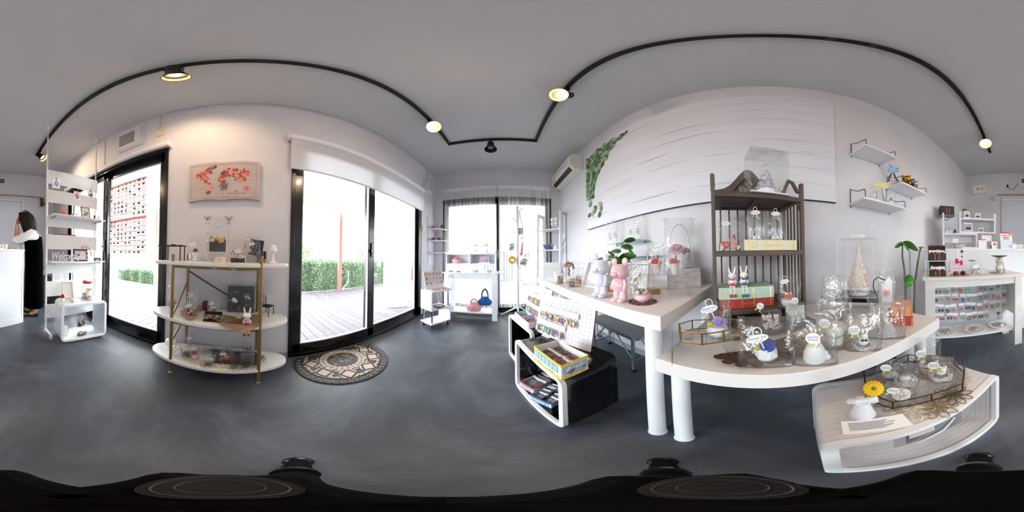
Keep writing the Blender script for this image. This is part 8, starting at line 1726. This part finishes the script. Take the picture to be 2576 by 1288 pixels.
E_ = [(0, 1), (1, 2), (2, 3), (3, 4), (4, 5), (3, 6), (6, 7), (7, 8), (8, 9), (3, 10), (10, 11), (11, 12), (12, 13), (0, 14), (14, 15), (15, 16), (16, 17), (0, 18), (18, 19), (19, 20), (20, 21)]
RD = [(.11, .13), (.10, .12), (.10, .13), (.07, .09), .045, .045, .048, .036, .026, .024, .048, .036, .026, .024, .075, .05, .034, .03, .075, .05, .034, .03]
skin('body', V, E_, RD, SK, wm)
# head with a face
hd = B(TR(.135, 0, 1.415, 0, .28, 0)); hd.lathe([(.022, -.118), (.045, -.105), (.062, -.07), (.074, -.02), (.078, .03), (.070, .075), (.045, .108), (.001, .118)], 24, sx=1.12); part('head', hd, SK, wm, smooth=True)
HM = TR(.135, 0, 1.415, 0, .28, 0)
part('nose', B(HM).sph((.088, 0, -.022), (.016, .011, .02), 10, 6), SK, wm, smooth=True); part('lips', B(HM).sph((.074, 0, -.062), (.012, .02, .007), 10, 5), mat('9a4a48', .5), wm, smooth=True)
for q in (-1, 1):
    part('eye', B(HM).sph((.072, q*.03, .0), (.012, .014, .009), 10, 6), mat('f0ece8', .3), wm, smooth=True); part('iris', B(HM).sph((.083, q*.03, .0), (.003, .006, .006), 8, 5), BLACKM, wm); part('eyebrow', B(HM).box(.074, .082, q*.03-.016, q*.03+.016, .022, .027), HAIR, wm); part('ear', B(HM).sph((0, q*.078, -.01), (.018, .008, .028), 10, 6), SK, wm, smooth=True)
# hair: cap and long fall
hb = B(HM); rs = []
for f in [i/10 for i in range(11)]:
    z = .128-f*.36; rr = (.02+.078*math.sin(min(1, f*2.2)*PI/2))*(1-.45*f**4); xo = -.02-.045*max(0, f-.35)
    rs.append([(xo+(rr*1.12+.012*math.sin(j*2.1))*math.cos(a)*(1 if math.cos(a) < .6 else (1 if f < .3 else .8)), (rr+.006*math.sin(j*1.7))*math.sin(a), z) for j, a in enumerate([2*PI*i/28 for i in range(28)])])
hb.rings(rs); part('hair_cap', hb, HAIR, wm, smooth=True)
b = B(); rd = random.Random(3)
for k in range(46):
    a = 1.3+(2*PI-2.6)*k/45; x0, y0 = .10+.085*math.cos(a), .085*math.sin(a); L_ = rd.uniform(.97, 1.10)
    b.tube([(x0+.02, y0*.9, 1.47), (x0-.01, y0*1.05, 1.38), (x0-.045, y0*.95, 1.25), (x0-.06+rd.uniform(-.01, .01), y0*.85, 1.16), (x0-.055, y0*.8, L_+.02)], .014, 5, r1=.004)
for q in (-1, 1):
    for k in range(11): b.tube([(.08+.013*k, q*(.088-.003*k), 1.50), (.085+.0125*k, q*.094, 1.41), (.07+.010*k, q*.085, 1.29), (.05+.008*k, q*.07, 1.15)], .013, 5, r1=.004)
part('long_hair', b, HAIR, wm, smooth=True, kind='stuff')
def ell(z, cx, rx, ry, n=32, wob=0): return [(cx+rx*(1+wob*math.sin(i*6*2*PI/n))*math.cos(2*PI*i/n), ry*(1+wob*math.sin(i*6*2*PI/n+1))*math.sin(2*PI*i/n), z) for i in range(n)]
part('blouse', B().rings([ell(.98, .01, .118, .145), ell(1.10, .02, .122, .155), ell(1.18, .03, .112, .165), ell(1.225, .045, .085, .125), ell(1.25, .062, .058, .07)]), BLO, wm, smooth=True)
part('dress', B().rings([ell(.135, .0, .135, .165, wob=.03), ell(.40, .0, .13, .158, wob=.025), ell(.75, .0, .13, .155, wob=.01), ell(.95, .005, .13, .16), ell(1.08, .015, .13, .163), ell(1.15, .02, .126, .13)]), DRS, wm, smooth=True)
for q in (-1, 1):
    part('dress_strap', B().tube([(.13, q*.075, 1.12), (.11, q*.08, 1.20), (.045, q*.085, 1.245), (-.05, q*.08, 1.19), (-.09, q*.075, 1.12)], .014, 8), DRS, wm, smooth=True)
    part('puff_sleeve', B().tube([(.02, q*.12, 1.20), (.06, q*.145, 1.17), (.13, q*.145, 1.135), (.20, q*.14, 1.105), (.245, q*.13, 1.095)], .062, 14, r1=.058), BLO, wm, smooth=True)
    part('sleeve_cuff', B().lathe([(.05, .0), (.066, -.03), (.074, -.07), (.06, -.062), (.04, -.01)], 18, (.245, q*.128, 1.135)), BLO, wm, smooth=True)
    hx, hy, hz = (.243, .066, 1.335) if q > 0 else (.252, -.043, 1.34)
    pv = [(hx, hy, hz), (hx-.008, hy-q*.004, hz+.035), (hx-.014, hy-q*.006, hz+.062)]; ve = [(0, 1), (1, 2)]; rr = [(.022, .016), (.030, .014), (.028, .011)]
    for k, L_ in enumerate((.062, .072, .068, .052)):
        oy = (k-1.5)*.0155; i0 = len(pv); pv += [(hx-.014, hy-q*.006+oy, hz+.075), (hx-.020-.006, hy-q*.008+oy*1.15, hz+.075+L_*.5), (hx-.042, hy-q*.012+oy*1.15, hz+.075+L_*.8)]; ve += [(2, i0), (i0, i0+1), (i0+1, i0+2)]; rr += [.009, .0085, .007]
    i0 = len(pv); pv += [(hx+.006, hy+q*.028, hz+.04), (hx-.004, hy+q*.036, hz+.068)]; ve += [(1, i0), (i0, i0+1)]; rr += [.010, .008]
    skin('hand', pv, ve, rr, SK, wm, 1)
for fx, fy in ((.03, .085), (.11, -.085)):
    part('sandal', B().box(fx-.10, fx+.13, fy-.038, fy+.038, 0, .028), BLACKM, wm, bevel=.012); part('sandal_strap', B().torus((fx+.05, fy, .035), .036, .012, 18, 6, ax='x', sy=.8), BLACKM, wm, smooth=True); part('toes', B().sph((fx+.10, fy, .036), (.035, .034, .014), 10, 6), SK, wm, smooth=True)
# ================= camera tripod at our feet =================
TB = mat('030304', .8); TB2 = mat('0d0d10', .3); TB.node_tree.nodes['Principled BSDF'].inputs['Specular IOR Level'].default_value = .1
t = thing('camera_tripod', 'black tripod and mounting plates standing directly under the viewpoint', 'tripod', (0, 0, 0))
part('centre_column', B().cyl((0, 0, .10), (0, 0, .66), .014, n=16), TB, t, smooth=True)
part('spider', B().lathe([(.03, .44), (.045, .46), (.045, .50), (.02, .53)], 20), TB, t, smooth=True)
for k, (px, py) in enumerate(((-.29, .112), (.244, .19), (.07, -.30))):
    l = part('leg', B().cyl((px*.12, py*.12, .49), (px*.93, py*.93, .045), .022, .020, 12), TB, t, smooth=True); part('rubber_foot', B().sph((px*.96, py*.96, .022), (.03, .03, .022), 12, 6), TB2, l, smooth=True); part('clamp', B().cyl((px*.50, py*.50, .30), (px*.54, py*.54, .28), .025, n=12), TB2, l)
    part('leg_brace', B().cyl((px*.60, py*.60, .235), (0, 0, .16), .006, n=8), TB, t)
part('head_plate', B().cyl((0, 0, .66), (0, 0, .69), .028, n=28), TB, t, bevel=.003)
for a in (-1.6, .98, 2.9): part('mount_lobe', B(TR(0, 0, .675, rz=-a)).box(-.026, .026, .0, .056, 0, .018), TB, t, bevel=.01); 
for a in (-1.6, 1.2):
    M = TR(.036*math.sin(a), .036*math.cos(a), .6935, 0, 0, -a); part('speaker_disc', B(M).cyl((0, 0, 0), (0, 0, .004), .018, n=24), TB2, t); part('grille_ring', B(M).torus((0, 0, .005), .015, .0004, 24, 4).torus((0, 0, .005), .010, .0003, 20, 4), mat('4a4a50', .4, .6), t)
o = part('cable_clip', B().box(-.05, .05, -.004, .004, 0, .012), mat('3a3a3c', .5)); o.location = (.10, .15, .0); o.rotation_euler = (0, 0, .6); tag(o, 'short dark clip lying on the floor near the tripod', 'clip')
